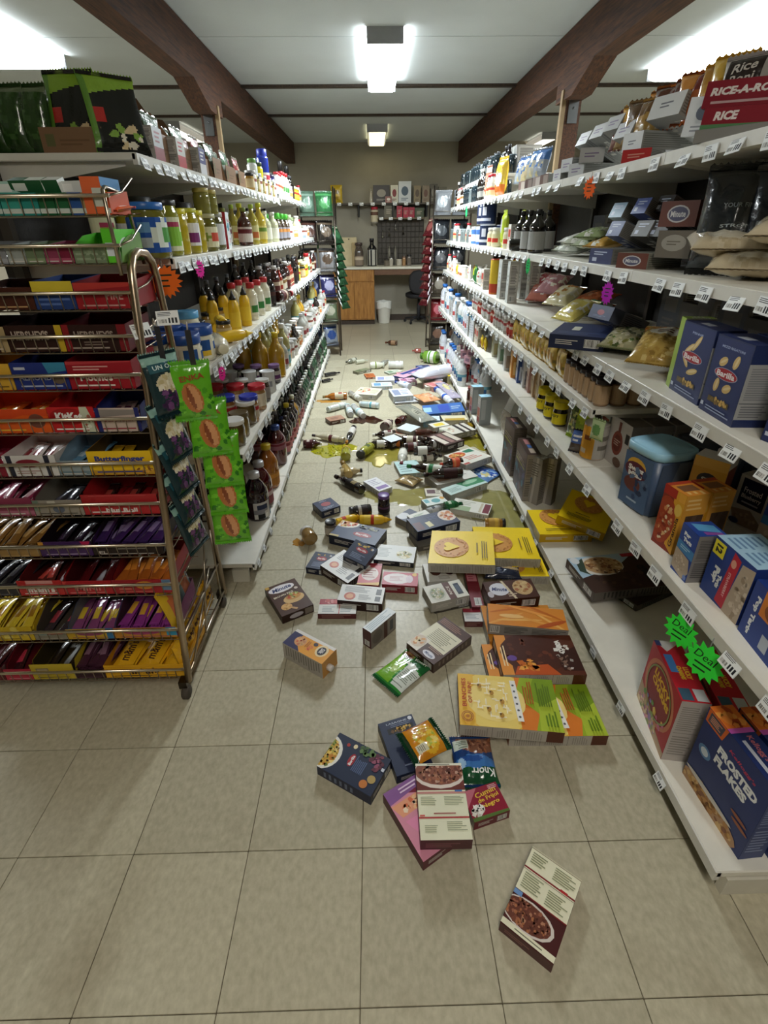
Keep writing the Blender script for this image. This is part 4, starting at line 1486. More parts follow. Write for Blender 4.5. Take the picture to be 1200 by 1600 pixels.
fbag('snack_pouch', 'blue flower print pouch beside the shelf in the wet', 'pouch', [(740, 722), (770, 738), (778, 756), (735, 745)], .02, 0, '3a5a9a',
     lambda P: P.rect(0, 0, 1, 1, '5a82b8').ell(.3, .6, .2, .2, '2a50b0').ell(.6, .4, .2, .18, 'd8cc8a').ell(.75, .75, .18, .15, '3a60c0').bits(.5, .5, .45, .4, ['8fb4d8', '2c54a8', 'dfe6ee'], 24, .08), seed=14)
fbag('snack_pouch', 'gold foil pouch left of the dark soda bottles', 'pouch', [(626, 739), (655, 747), (652, 762), (624, 751)], .03, 0, 'a88a54', lambda P: P.rect(0, 0, 1, 1, 'b39a68').lines(.1, .6, .9, .9, 2, '6a5430'), seed=15)
fbox('frozen_meal_box', 'pale teal box corner left of the green bottle heap', 'box', [(619, 722), (645, 719), (668, 737), (622, 741)], .03, 0, '9fb0aa', lambda P: P.rect(0, 0, 1, 1, 'b8d8d8').lines(.1, .1, .6, .8, 4, '8aa8a8'), side=dk_side('9a9890'))

COLA, AMB = '24100c', '5a2c14'


def soda(label, b, c, r=.038, cap='c8c4bc', lab=simple_label('e2ded8', None, None, '777777'), z0=0.0, glass=COLA, name='soda_bottle', roll=0, **kw):
    return fbottle(name, label, 'bottle', b, c, r, bottle, z0=z0, roll=roll, glass=glass, cap=cap, label=lab, **kw)


soda('dark bottle with green neck ring on top of the white meal box', (700, 737), (636, 728), .034, '1d7a40', simple_label('d9ddd0', '2a7a44', None, None), .06)
soda('dark bottle lying on the long meal box, red label showing', (722, 738), (662, 742), .034, '2a1a18', simple_label('3a1a18', None, None, None), .055, roll=40)
soda('dark bottle with orange red label right of the green neck', (722, 722), (688, 726), .033, 'c84a2c', simple_label('d8583a', 'e08a5a', None, None), .04)
soda('dark bottle with pale label left of the pizza box', (646, 705), (688, 704), .034, '241c1a', simple_label('e6e2da', None, None, None), .04, name='sauce_bottle')
soda('white capped dark bottle behind the pale label bottle', (660, 716), (690, 712), .03, '2a2422', simple_label('c9c2b8', None, '8a3a2c', None), .0, name='sauce_bottle')
soda('white bottle with maroon cap standing out at the heap left end', (630, 705), (627, 725), .032, '7a1a26', simple_label('e8e6dc', None, None, None), .0, 'd9d8cc', name='cream_bottle')
soda('long cola bottle with cream label across the heap', (628, 688), (678, 690), .037, '2c1a16', simple_label('ded6c4', '4a1e1c', None, None), .02)
soda('cola bottle with barcode label lying in front of the long one', (630, 699), (675, 697), .034, '302020', simple_label('5a2a28', 'c9c4bc', None, '2a2020'), .0)
soda('black stout bottle with small white label to the right', (690, 693), (664, 692), .03, '1a1616', simple_label('c8c6c8', None, None, None), .03, name='sauce_bottle')
soda('brown syrup bottle lying plain behind the cola bottles', (648, 678), (684, 676), .034, '3a2c22', None, .02, '4c2112', name='syrup_bottle')
soda('pale dressing bottle with white label right of the plain brown bottle', (686, 674), (712, 676), .026, '4a6a5c', simple_label('dfe0d0', None, None, None), .02, 'c9cdb8', name='cream_bottle')
soda('dark bottle with white label left end of the heap', (618, 678), (582, 680), .032, 'dcdad2', simple_label('d9d2c8', None, '6a1e22', None), .0)
soda('white labelled dark bottle below the leftmost of the heap', (606, 694), (572, 694), .03, '26201e', simple_label('e2e0d8', None, None, '999999'), .0, name='sauce_bottle')
soda('orange labelled dark bottle beside a white carton', (628, 692), (600, 694), .028, '2a201c', simple_label('d0792c', None, None, None), .0, name='sauce_bottle')
fbox('rice_box', 'brown box with three white label strips in the bottle heap', 'box', [(671, 681), (697, 673), (724, 688), (692, 697)], .05, .04, '2a1714',
     lambda P: P.rect(0, 0, 1, 1, '4a2a24').rect(.05, .1, .3, .9, 'd8cfc0').rect(.4, .1, .6, .9, '96706a').rect(.7, .1, .95, .9, 'cfc6b4'), side=dk_side('2a1714'))
fbox('rice_box', 'white and black striped box by the right shelf edge', 'box', [(690, 668), (728, 660), (740, 672), (700, 680)], .045, .02, '8d8a80',
     lambda P: P.rect(0, 0, 1, 1, 'd4d0c2').rect(.5, 0, .62, 1, '2e2622').rect(.75, 0, .85, 1, '2e2622').bits(.2, .5, .16, .3, ['b8825a', 'e2d6c0'], 14, .04), side=dk_side('96928a'))
fbox('milk_carton', 'white carton top with pale blue end in the bottle heap', 'carton', [(625, 668), (640, 659), (652, 669), (636, 676)], .06, .02, 'c8c6be', lambda P: P.rect(0, 0, 1, 1, 'd9e6ea'), side=dk_side('b8b4a8'))
fbox('milk_carton', 'brown printed carton lying beside the pale blue one', 'carton', [(612, 672), (634, 664), (648, 674), (622, 684)], .05, .0, '9a8a7a', lambda P: P.rect(0, 0, 1, 1, 'b8aa98').ell(.3, .5, .2, .3, '8a4a2c'), side=dk_side('8a8278'))
fbox('milk_carton', 'small white carton with pale top between dark bottles', 'carton', [(601, 683), (618, 678), (627, 686), (607, 692)], .06, .0, '2a2422', lambda P: P.rect(0, 0, 1, 1, 'dde6ea'), side=dk_side('26221f'))
fbox('tea_box', 'white and yellow topped box behind the brown bottle', 'box', [(672, 662), (696, 658), (700, 664), (675, 669)], .04, .03, 'c2c0b4', lambda P: P.rect(0, 0, 1, 1, 'e0e0d4').rect(.2, .2, .8, .8, 'e8cf4a'), side=dk_side('a8a498'))
soda('round dark red bottle behind the white carton', (600, 668), (612, 658), .04, '3a1a18', simple_label('c9bcae', None, None, None), .0, '3a0f0e', name='jam_bottle')
soda('dark cherry bottle next to the grey clear packet', (622, 660), (634, 652), .036, '5a1a1a', None, .0, '4a1010', name='jam_bottle')
fbag('clear_bag', 'clear grey plastic pouch standing in the aisle heap', 'pouch', [(638, 634), (662, 628), (660, 658), (636, 660)], .05, .06, '8e9084', lambda P: P.rect(0, 0, 1, 1, '95978a').ell(.5, .4, .3, .2, 'a8a898').lines(.3, .3, .7, .5, 3, '6f7266'), seed=21)
fbox('sugar_box', 'small pale blue box right of the clear pouch', 'box', [(661, 650), (686, 650), (688, 657), (662, 657)], .06, .0, '8fb4c8', lambda P: P.rect(0, 0, 1, 1, 'cfe2ea').rect(.0, 0, .2, 1, '4a90b8'), side=dk_side('8fb4c8'))
fbox('sugar_box', 'second pale blue box behind the first beside the clear pouch', 'box', [(660, 642), (678, 642), (679, 647), (661, 647)], .05, .0, '8fb4c8', lambda P: P.rect(0, 0, 1, 1, 'a8d4ea'), side=dk_side('8fb4c8'))
fbox('foil_box', 'blue foil box lying against the right shelf', 'box', [(661, 632), (722, 632), (725, 642), (663, 645)], .05, .03, '2a58a0',
     lambda P: P.rect(0, 0, 1, 1, '3a6ab0').rect(.38, .1, .66, .9, '2c4cae').rect(.0, .2, .2, .7, '9cc4e0').lines(.7, .3, .95, .7, 2, 'a8bcd0'), side=dk_side('8d9298'), tilt=(4, -4))
soda('white and blue banded canister leaning on the blue foil box', (706, 630), (682, 608), .03, '2b50a8', simple_label('dfe4ec', '2c58b8', None, None), .05, 'e0e4ea', name='cleaner_bottle', neck=.9, sh=.86, nk=.9)
fbag('bread_bag', 'orange pink bread pouch in the aisle heap', 'pouch', [(652, 617), (676, 612), (684, 625), (655, 628)], .045, .03, 'dc9f72', lambda P: P.rect(0, 0, 1, 1, 'e2a878').bits(.5, .5, .4, .4, ['eec09a', 'd0865a', 'f4d8ba'], 20, .1), seed=22)
fbag('snack_pouch', 'grey lilac printed pouch leaning by the white canister', 'pouch', [(690, 598), (704, 596), (712, 622), (694, 622)], .04, .05, 'a8a4b8', lambda P: P.rect(0, 0, 1, 1, 'b4acc0').ell(.5, .6, .3, .2, 'd8cf8a').bits(.5, .5, .4, .4, ['cfc8d8', '8a84a0', 'e8e0c8'], 18, .1), seed=23)
fbox('cracker_box', 'white vegetable printed box lying left in the far heap', 'box', [(554, 605), (590, 607), (596, 618), (562, 615)], .05, .0, 'bdb9ae',
     lambda P: P.rect(0, 0, 1, 1, 'e2dcc8').bits(.3, .6, .25, .3, ['c84a2c', '5a7a2c', 'e0a860', 'd86a3c'], 26, .05).lines(.6, .2, .95, .8, 4, 'a8ac8a'), side=dk_side('9a968c'))
for i, (b, c, lb, gl, cp, bd) in enumerate([
    ((540, 632), (512, 640), 'white spray can lying left, nearest the puddles', 'd9dcd6', 'c9d0cc', 'b9c8c0'),
    ((592, 634), (562, 631), 'pale blue spray can lying beside its white twin', 'cfe0e4', 'd8dcdc', '6ab4c8'),
    ((548, 648), (543, 634), 'white spray can pointing at the brown puddle', 'd8dada', 'b8cfd4', '9cc8d4'),
    ((568, 650), (552, 634), 'second white spray can leaning over the brown puddle', 'e2e4e2', 'cfd4d4', 'a8d0d8'),
    ((563, 624), (547, 614), 'grey white can lying behind the spray cans', 'c9c6bc', 'a8a49a', 'b8b0a0')]):
    soda(lb, b, c, .028, cp, simple_label('e4e6e2', bd, None, None), 0, gl, name='spray_can', neck=.8, sh=.84, nk=.9)
soda('amber whisky coloured bottle lying nearest the left far shelf', (542, 618), (504, 620), .034, '7a6a3a', simple_label('d8cdb4', None, '9a3a2c', None), 0, 'a8641c', name='syrup_bottle')
soda('dark red bottle with white cap lying beside the left shelf', (474, 694), (503, 693), .032, 'd9d6d0', simple_label('4a1418', None, 'c8bcae', None), 0, '3a0f12', name='jam_bottle')
soda('long cream bottle lying broken behind the relish spill', (538, 688), (488, 680), .026, '241014', simple_label('d6cfb8', '5a1a20', None, None), 0, 'c8bfa4', name='cream_bottle')
soda('slim black bottle with amber cap standing tilted by the relish', (553, 668), (541, 692), .026, 'b87a24', simple_label('dcd8d2', None, None, '888888'), .0, '1c1616', name='sauce_bottle')
fbottle('relish_jar', 'yellow green relish jar smashed beside the spill', 'jar', (540, 714), (541, 702), .036, jar, glass='a3a022', lid='c8a82c', label=None)
fbottle('relish_jar', 'second relish jar with black lid lying right of the first', 'jar', (580, 697), (562, 711), .034, jar, glass='9a9a24', lid='2a2a26', label=simple_label('a8a83a', None, '4a5a1c', None))
fbox('soap_box', 'small brown box lying left behind the spill', 'box', [(511, 652), (534, 648), (538, 654), (513, 659)], .035, 0, '5a3a2e', lambda P: P.rect(0, 0, 1, 1, 'a8806a').lines(.2, .3, .8, .7, 2, '6a4a3c'), side=dk_side('4a2c24'))
soda('black bottle pieces lying nearest the left shelf lip', (508, 586), (531, 582), .022, '1a1616', None, 0, '1c1a1a', name='sauce_bottle')
soda('black bottle neck beside the left shelf lip', (504, 596), (520, 592), .02, '1a1616', None, 0, '201c1a', name='sauce_bottle')

# far heap: small packs, bottles and tins lying at the far end
FAR = [
    ('cracker_box', 'white and lilac box behind the printed vegetable box', (587, 588, 616, 588, 616, 594, 587, 595), .05, 'c8c8d0', 'e0e2ea', '8f9ac8'),
    ('soap_box', 'pink soap box in the far heap, rear one', (620, 582, 640, 581, 642, 587, 622, 588), .05, 'b8808a', 'd8a0a0', 'b86a74'),
    ('soap_box', 'pink and violet soap box in the far heap, front one', (623, 591, 648, 590, 650, 595, 625, 597), .05, '9a6a84', 'd8b8c8', 'a86a8a'),
    ('soap_box', 'orange brown pack lying flat in the far heap', (571, 584, 586, 583, 585, 589, 570, 590), .02, '8a4a2c', 'b86a3c', 'a0542c'),
    ('soap_box', 'thin green and grey pack on the far clear floor', (554, 579, 576, 574, 576, 577, 556, 582), .03, '6a6a54', '8c8c70', '5c6a4c'),
    ('soap_box', 'pale green pack lying left of the pink soap boxes', (602, 580, 622, 577, 628, 580, 606, 584), .02, 'a8b0a0', 'd4dacc', '6a8a6a'),
    ('detergent_box', 'blue and white detergent box across the heap middle', (610, 608, 640, 606, 642, 618, 612, 620), .07, 'b8c0c8', 'dfe6ec', '8a94b0'),
    ('detergent_box', 'dark edged white box beneath the detergent box', (614, 622, 652, 620, 650, 627, 616, 630), .02, '8a8a90', 'c8ccd0', '6a6a74'),
    ('detergent_box', 'long white packet box left of the detergent box', (580, 598, 612, 597, 612, 603, 582, 604), .04, 'c0ccd4', 'e6ecf0', '6a9ac0'),
    ('detergent_box', 'white tray box in the far heap beside the shelf', (662, 598, 684, 597, 686, 604, 664, 605), .04, 'c9c6b8', 'e8e4d6', 'b0a890'),
    ('detergent_box', 'peach and pink wrapped pack on the far heap', (668, 598, 692, 594, 694, 601, 670, 606), .05, 'c08a84', 'e0b0a4', 'c87a7a'),
    ('detergent_box', 'navy and pink tall pack leaning over the far heap', (640, 566, 652, 572, 658, 590, 646, 592), .06, '3a4a84', 'd8a8bc', '2c4488'),
    ('detergent_box', 'navy box behind the leaning navy and pink pack', (652, 571, 672, 570, 673, 575, 654, 577), .06, '2c3c74', '3a4c8c', '8a96c0'),
    ('detergent_box', 'cream box behind the peach pack', (657, 584, 676, 583, 677, 590, 659, 592), .06, 'b8b49a', 'd8d4bc', '9a967c'),
    ('detergent_box', 'yellow topped box standing on the shelf base end', (694, 580, 720, 578, 720, 586, 696, 588), .09, 'b8b08a', 'ecd42c', 'f0dc4a'),
    ('detergent_box', 'white and purple pack beside the yellow topped box', (678, 588, 690, 588, 692, 594, 680, 594), .06, 'bcb8c4', 'e2e0e6', '8a7ab0'),
]
for nm, lb, q, d, bs, fr, ac in FAR:
    fbox(nm, lb, 'box', [(q[0], q[1]), (q[2], q[3]), (q[4], q[5]), (q[6], q[7])], d, 0, bs, (lambda fr, ac: lambda P: P.rect(0, 0, 1, 1, fr).rect(.1, .15, .45, .85, ac).lines(.52, .2, .95, .8, 3, ac))(fr, ac), side=dk_side(bs))
soda('blue capped white bottle lying in the far heap centre', (640, 604), (618, 597), .035, '2b48a8', simple_label('e6eaf0', None, '7aa0d0', None), .05, 'dfe4ee', name='cleaner_bottle')
soda('white bottle with green label lying alone on the far floor', (578, 571), (600, 570), .04, 'cfd4c8', simple_label('dfe2d4', '8a9a54', None, None), 0, 'dcdccc', name='cleaner_bottle', neck=.7)
soda('white roll shaped bottle lying right on the far floor', (630, 570), (607, 570), .045, 'd4d6d2', simple_label('e6e6e2', None, 'b8b8b4', None), 0, 'e0e0da', name='cleaner_bottle', neck=.9, sh=.9, nk=.94)
soda('clear bottle lying between the white ones on the far floor', (592, 571), (606, 563), .03, '9a9c98', None, 0, 'a8aaa2', name='cleaner_bottle')
soda('small dark capped bottle lying left on the far floor', (556, 562), (541, 566), .03, '4a4a40', simple_label('b8b8a8', None, None, None), 0, '7a7c6c', name='cleaner_bottle')
soda('pale bottle lying beside the small dark capped one', (556, 566), (574, 563), .028, 'b8bcae', None, 0, 'c8c9b4', name='cleaner_bottle')
soda('green and white jug lying beside the right shelf far end', (684, 559), (658, 556), .075, '4a7a2c', simple_label('e4e8e0', '5c9a34', None, None), 0, '7aa83c', name='detergent_jug', neck=.5, sh=.75)
soda('lone brown bottle lying nearest the back counter', (621, 536), (602, 535), .035, '6a3a22', simple_label('9a7a5c', None, None, None), 0, '4a2a1c', name='sauce_bottle')
soda('small red pack bottle lying near the right rack foot', (658, 548), (644, 548), .03, 'a8524a', None, 0, 'a85a50', name='sauce_bottle')
fbag('towel_bag', 'large white plastic wrapped towel bag slumped off the shelf', 'pouch', [(702, 572), (684, 565), (668, 588), (686, 594)], .13, .05, 'c6c8d4', lambda P: P.rect(0, 0, 1, 1, 'd0d2dc').ell(.5, .4, .3, .3, 'e4e6ee').bits(.5, .5, .4, .4, ['b8bacc', 'eceef4', 'c8c8d4'], 18, .1), seed=31)
fbox('tissue_box', 'cream rectangular carton lying by the right shelf', 'box', [(690, 640), (722, 640), (728, 655), (686, 658)], .05, 0, 'bcb498', lambda P: P.rect(0, 0, 1, 1, 'd8d2b4').rect(.1, 0, .9, .18, 'b89a3c'), side=dk_side('aaa48a'))


# --- spills
def puddle(label, px, py, rx, ry, col, seed, ang=0, lumps=0, lcols=()):
    R = random.Random(seed)
    c = at_z(px, py, 0)
    mb = MB()
    n = 36
    ph = [R.uniform(0, 6) for _ in range(5)]

    def rad(a):
        return 1 + .22 * math.sin(2 * a + ph[0]) + .16 * math.sin(3 * a + ph[1]) + .1 * math.sin(7 * a + ph[2]) + .07 * math.sin(11 * a + ph[3])
    for k in range(n):
        a, b = 2 * PI * k / n, 2 * PI * (k + 1) / n
        p = [(rx * rad(t) * s * math.cos(t), ry * rad(t) * s * math.sin(t), z) for t, s, z in ((a, 1, .0003), (b, 1, .0003), (b, .9, .0022), (a, .9, .0022))]
        mb.face(p, col, True)
        mb.face([p[3], p[2], (0, 0, .0026)], col, True)
    o = link('spill', mb.mesh('spill', M_WET))
    o.location = (c.x, c.y, 0)
    o.rotation_euler = (0, 0, ang)
    tag(o, label, 'spill')
    if lumps:
        mb = MB()
        for k in range(lumps):
            a, q = R.uniform(0, 6.3), math.sqrt(R.random())
            x, y = rx * q * math.cos(a), ry * q * math.sin(a)
            r = R.uniform(.003, .009)
            mb.lathe([(r, 0), (r * .9, r * .6), (.0001, r)], 5, R.choice(lcols), c=(x, y, .001), sq=0)
        l = link('relish_lump', mb.mesh('relish_lump', M_WET), o)
        l['kind'] = 'stuff'
    return o


puddle('yellow green relish spill between the two smashed jars', 520, 703, .17, .11, 'a8a41c', 2, -.2, 90, ('b8b428', 'c8c030', '8a901c', 'd4cc40'))
puddle('dark brown sauce puddle below the white spray cans', 572, 656, .11, .12, '3a1a10', 3)
puddle('thin olive puddle at the left of the bottle heap', 598, 712, .12, .2, '9a8f3e', 4)
puddle('olive oil puddle beside the right shelf, uppermost', 742, 690, .13, .14, '8f8428', 5)
puddle('olive oil puddle around the slanted white box', 778, 800, .17, .22, '98925a', 6)
puddle('orange syrup streak below the amber bottle', 512, 627, .1, .05, 'c08a3a', 7)
puddle('pale syrup smear below the gold pouch', 640, 775, .22, .13, 'a89f62', 8)
puddle('amber drip below the leaking preserve jar', 466, 848, .03, .035, 'a8762c', 9)
puddle('brown stain puddle in the right corner of the heap', 738, 668, .1, .1, '9a7c20', 10)
# ================================================================== THE SWEET RACK
RX0, RX1 = -1.62, -.67


def lean(z):
    return 1.25 + .25 * z / 1.43


WIRE = 'b3a795'
rack = bpy.data.objects.new('candy_rack', None)
COL.objects.link(rack)
rack.location = (RX1, 1.25, 0)
tag(rack, 'raked chrome wire candy rack on casters in front of the left shelving', 'rack')


def rpart(name, mb, mat=M_STEEL, parent=rack):
    me = mb.mesh(name, mat)
    me.transform(Matrix.Translation((-RX1, -1.25, 0)))
    return link(name, me, parent)


def arc(x, pts):
    return [(x, y, z) for y, z in pts]


for x in (RX1, RX0):
    mb = MB()
    pts = [(1.25, .07), (1.30, .36), (1.40, .9), (1.485, 1.35), (1.497, 1.395), (1.52, 1.424), (1.56, 1.436), (1.61, 1.43), (1.645, 1.405), (1.66, 1.36), (1.69, .9), (1.72, .07)]
    mb.tube(arc(x, pts), .0115, 10, 'b9a58c')
    rpart('side_frame', mb)
    for z, ya, yb_ in ((.09, 1.255, 1.715), (.24, 1.29, 1.71)):
        mb = MB()
        mb.tube([(x, ya, z), (x, yb_, z)], .007, 6, WIRE)
        rpart('side_rail', mb)
    mb = MB()
    sx = .02 if x == RX1 else -.02
    mb.tube([(x - sx, 1.475, 1.38), (x - sx, 1.475, 1.585), (x - sx, 1.49, 1.592), (x - sx, 1.575, 1.582), (x - sx, 1.60, 1.565), (x - sx, 1.635, 1.40)], .0055, 6, WIRE)
    rpart('top_frame', mb)
for x in (RX1 - .02, RX0 + .02):
    for y in (1.25, 1.72):
        mb = MB()
        mb.box(x - .014, x + .014, y - .012, y + .02, .045, .075, '4b443c')
        o = rpart('caster', mb)
        mb = MB()
        mb.lathe([(.0001, -.012), (.02, -.012), (.024, -.008), (.024, .008), (.02, .012), (.0001, .012)], 14, '4a4239', M=T(x + .006, y - .008, .0245) @ RY(90))
        rpart('wheel', mb, M_RUBBER, o)
# diagonal stay and small hooks on the aisle side
for a, b in (((RX1 + .004, 1.31, .10), (RX1 + .004, 1.6, .30)), ((RX1 + .004, 1.66, .10), (RX1 + .004, 1.68, .42)), ((RX1 + .004, 1.45, .1), (RX1 + .004, 1.62, .46))):
    mb = MB()
    mb.tube([a, b], .004, 6, WIRE)
    rpart('stay', mb)
RAIL = [1.572, 1.455, 1.335, 1.22, 1.113, .985, .85, .72, .58, .44, .27, .112]
TY = []
for k, z in enumerate(RAIL):
    y = lean(z) - .006 if k > 1 else 1.472
    TY.append(y)
    dp = .16 if k < 2 else .21 + .012 * k
    zb = z - .048
    mb = MB()
    mb.tube([(RX0, y, z), (RX1 - .004, y, z)], .0054, 6, 'd0c4b0')
    rpart('front_rail', mb)
    mb = MB()
    n = 30
    for i in range(n):
        x = RX0 + (RX1 - RX0) * (i + .5) / n
        mb.tube([(x, y, z), (x, y + .004, zb), (x, y + dp, zb + .01)], .0017, 4, WIRE, False)
    for f in (.0, .3, .65, 1.0):
        mb.tube([(RX0, y + .004 + dp * f, zb + .01 * f), (RX1, y + .004 + dp * f, zb + .01 * f)], .0022, 4, WIRE, False)
    g = rpart('wire_grille', mb)
    g['kind'] = 'stuff'
    mb = MB()
    mb.tube([(RX1 - .006, y, z), (RX1 - .006, y + dp * .5, z + .012), (RX1 - .006, y + dp, z + .05)], .003, 6, WIRE)
    rpart('side_wire', mb)


def tray_spec(key, w, lip, hb, dep, base, front, inside_col=None):
    if key in _specs:
        return _specs[key]
    mb = MB()
    t = .0016
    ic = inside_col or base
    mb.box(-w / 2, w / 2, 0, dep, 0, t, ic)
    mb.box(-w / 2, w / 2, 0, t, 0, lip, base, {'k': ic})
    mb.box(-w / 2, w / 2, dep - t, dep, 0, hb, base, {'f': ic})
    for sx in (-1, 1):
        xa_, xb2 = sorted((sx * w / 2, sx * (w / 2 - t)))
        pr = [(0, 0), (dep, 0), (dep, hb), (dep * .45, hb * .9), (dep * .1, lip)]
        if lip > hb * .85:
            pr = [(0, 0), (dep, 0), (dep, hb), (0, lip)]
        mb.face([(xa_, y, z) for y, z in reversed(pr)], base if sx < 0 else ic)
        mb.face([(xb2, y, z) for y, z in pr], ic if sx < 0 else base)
    out = [('tray', mb.mesh('tray', M_CARD), None)]
    P = Panel(w, lip)
    front(P)
    mb = MB()
    P.emit(mb, (-w / 2, 0, 0), (1, 0, 0), (0, 0, 1))
    out.append(('front_print', mb.mesh('front_print', M_CARD), 0))
    _specs[key] = out
    return out


def bar_spec(col, stripe=None, L=.15, w=.034, d=.014, word=None):
    key = 'bar%s%s%s%.3f' % (col, stripe, word, L)

    def f(P):
        P.rect(0, 0, 1, 1, col)
        if stripe:
            P.rect(.2, .3, .8, .68, stripe)
        if word:
            P.text90(word, .5, .5, .6, .5, '4a2a14')
    return bag(key, w, L, d, col, f, col, 5, 9)


def tray(k, px0, px1, base, front, desc, lip=.07, hb=.095, dep=.17, bars=None, nb=4, stack=1, inside_col=None, blabel=None):
    y, z = TY[k], RAIL[k]
    py = {0: 303, 1: 386, 2: 457, 3: 525, 4: 585, 5: 653, 6: 722, 7: 785, 8: 850, 9: 910, 10: 982, 11: 1050}[k]
    xa_, xb2 = at_y(px0, py, y).x, at_y(px1, py, y).x
    xb2 = min(xb2, RX1 - .012)
    w = xb2 - xa_ - .002
    tier = NUM[k] + ' rack tier'
    o = place(tray_spec('tray%d_%d' % (k, px0), w, lip, hb, dep, base, front, inside_col), 'candy_box', '%s, %s' % (desc, tier), 'box', T((xa_ + xb2) / 2, y + .011, z - .044))
    if bars:
        sp = bar_spec(*bars)
        n = max(2, min(nb, int(w / .034)))
        for s_ in range(stack):
            for i in range(n):
                x = xa_ + w * (i + .5) / n
                L = bars[2] if len(bars) > 2 else .15
                M = T(x + random.uniform(-.002, .002), y + .022 + random.uniform(0, .008), z - .044 + .0025 + .008 + .0145 * s_) @ RZ(random.uniform(-13, 13)) @ RX(-90 + 5 + random.uniform(0, 3)) @ RZ(0)
                place(sp, 'candy_bar', '%s bar, %s of %s layer, in the %s' % (blabel or 'wrapped', NUM[i], NUM[s_], desc), 'candy bar', M)
    return o


def fr(base, word=None, wc='ffffff', wx=.5, wy=.6, ww=.6, wh=.3, band=None, extra=None, bold=.02, shear=0):
    def f(P):
        P.rect(0, 0, 1, 1, base)
        if band:
            P.rect(0, .08, 1, .3, band)
        if extra:
            extra(P)
        if word:
            P.text(word, wx, wy, ww, wh, wc, 0, bold, shear)
        P.lines(.1, .06, .9, .2, 1, wc if not band else 'd8d4cc', .4)
    return f


# tier 1 and 2: gum
GUM1 = [(-60, -8, '2c7a70'), (-8, 25, '3a9a8c'), (25, 52, '2a8a80'), (52, 78, '1d5a34'), (78, 100, '24603a'), (100, 122, '2c5290'), (122, 150, 'a8905c'), (150, 178, 'd0562c')]
for i, (a, b, c) in enumerate(GUM1):
    ds = ['teal', 'pale teal', 'mid teal', 'dark green', 'deep green', 'blue', 'gold', 'red orange'][i]
    tray(0, a, b, c, fr(c, None, 'dfe8e4', band='c8d4cc'), ds + ' gum box', .052, .06, .12, (['4aa89a', '8ad0c0', '3a9080', '1d6a3a', '2a7a44', '3a68b0', 'e0d8b0', 'e86a3c'][i], 'e8eee8', .10), 3, 1, blabel=ds)
for i, (px, c, st) in enumerate([(-30, 'b8d8cc', 'e8eee8'), (20, 'a8d0c4', 'e8eee8'), (46, '1f5a34', 'e4ece4'), (74, '1f5a34', 'eef2ee'), (118, 'dfe2de', 'f4f4f0')]):
    p = at_y(px, 303, 1.5)
    place(carton('gumtop%d' % i, .085, .03, .03, c, lambda P, c=c, st=st: P.rect(0, 0, 1, 1, c).rect(.1, .2, .5, .8, st), side=lambda P, st=st: P.rect(0, 0, 1, 1, st), top=lambda P, st=st, c=c: P.rect(0, 0, 1, 1, c).rect(.5, 0, 1, 1, st)),
          'gum_box', ['pale mint gum carton lying leftmost on the top tier', 'mint gum carton lying second on the top tier', 'green and white gum carton leaning on the top tier', 'second green and white gum carton on the top tier', 'white gum carton lying on the gold box of the top tier'][i], 'gum box',
          T(p.x, 1.515, 1.562 + (.022 if i in (2, 3) else .016)) @ RZ(8 - 5 * i) @ RX(18 if i in (2, 3) else 4))
p = at_y(186, 315, 1.5)
place(carton('gumcorner', .05, .11, .085, '3a86c0', lambda P: P.rect(0, 0, 1, 1, 'e06a3c').rect(.5, .2, 1, .7, 'c8ccc0'), side=lambda P: P.rect(0, 0, 1, 1, '3a86c0').poly([(0, 0), (.6, 0), (.5, .6), (0, .75)], 'f0d02c').bits(.4, .4, .3, .3, ['7ac0e0', 'f0e08a'], 8, .08)),
      'gum_box', 'blue and yellow ended gum box at the right end of the top tier', 'gum box', T(RX1 - .05, 1.535, 1.53))
GUM2 = [(-60, 2, '8a8c90', 'a8aab0', 'silver grey'), (2, 32, '9aa09c', 'b4b8b4', 'grey white'), (32, 62, '6a7a5c', '8a9a74', 'olive green'), (62, 86, '8a3a54', 'b05a74', 'berry pink'), (86, 108, '7a1f3a', 'a84a64', 'deep pink')]
for a, b, c, d, ds in GUM2:
    tray(1, a, b, c, fr(c, None, 'c8ccc8', band=d), ds + ' gum box', .046, .055, .12, (d, 'd8dad6', .10), 3, 1, blabel=ds)
tray(1, 108, 188, '6f9a4c', lambda P: P.rect(0, 0, 1, 1, '7a8a6c').lines(.04, .1, .96, .9, 3, '98a68a').bits(.5, .5, .45, .4, ['8a9a7a', '68785a'], 14, .05), 'bright green spearmint gum box', .046, .075, .15, ('1d6a44', '0f4a30', .12), 4, 1, '5acb2a', 'dark green')
p = at_y(200, 386, 1.5)
place(carton('greenend', .035, .13, .082, '5fd02c', lambda P: P.rect(0, 0, 1, 1, '62cc30').rect(.15, .2, .9, .6, 'dfe8ec'), side=lambda P: P.rect(0, 0, 1, 1, '5ccf2c').ell(.45, .5, .3, .26, 'e4ece4').text('Extra', .45, .5, .44, .2, '2c58a8')), 'gum_box', 'lime green gum carton at the right end of the second tier', 'gum box', T(RX1 - .035, 1.545, 1.412))
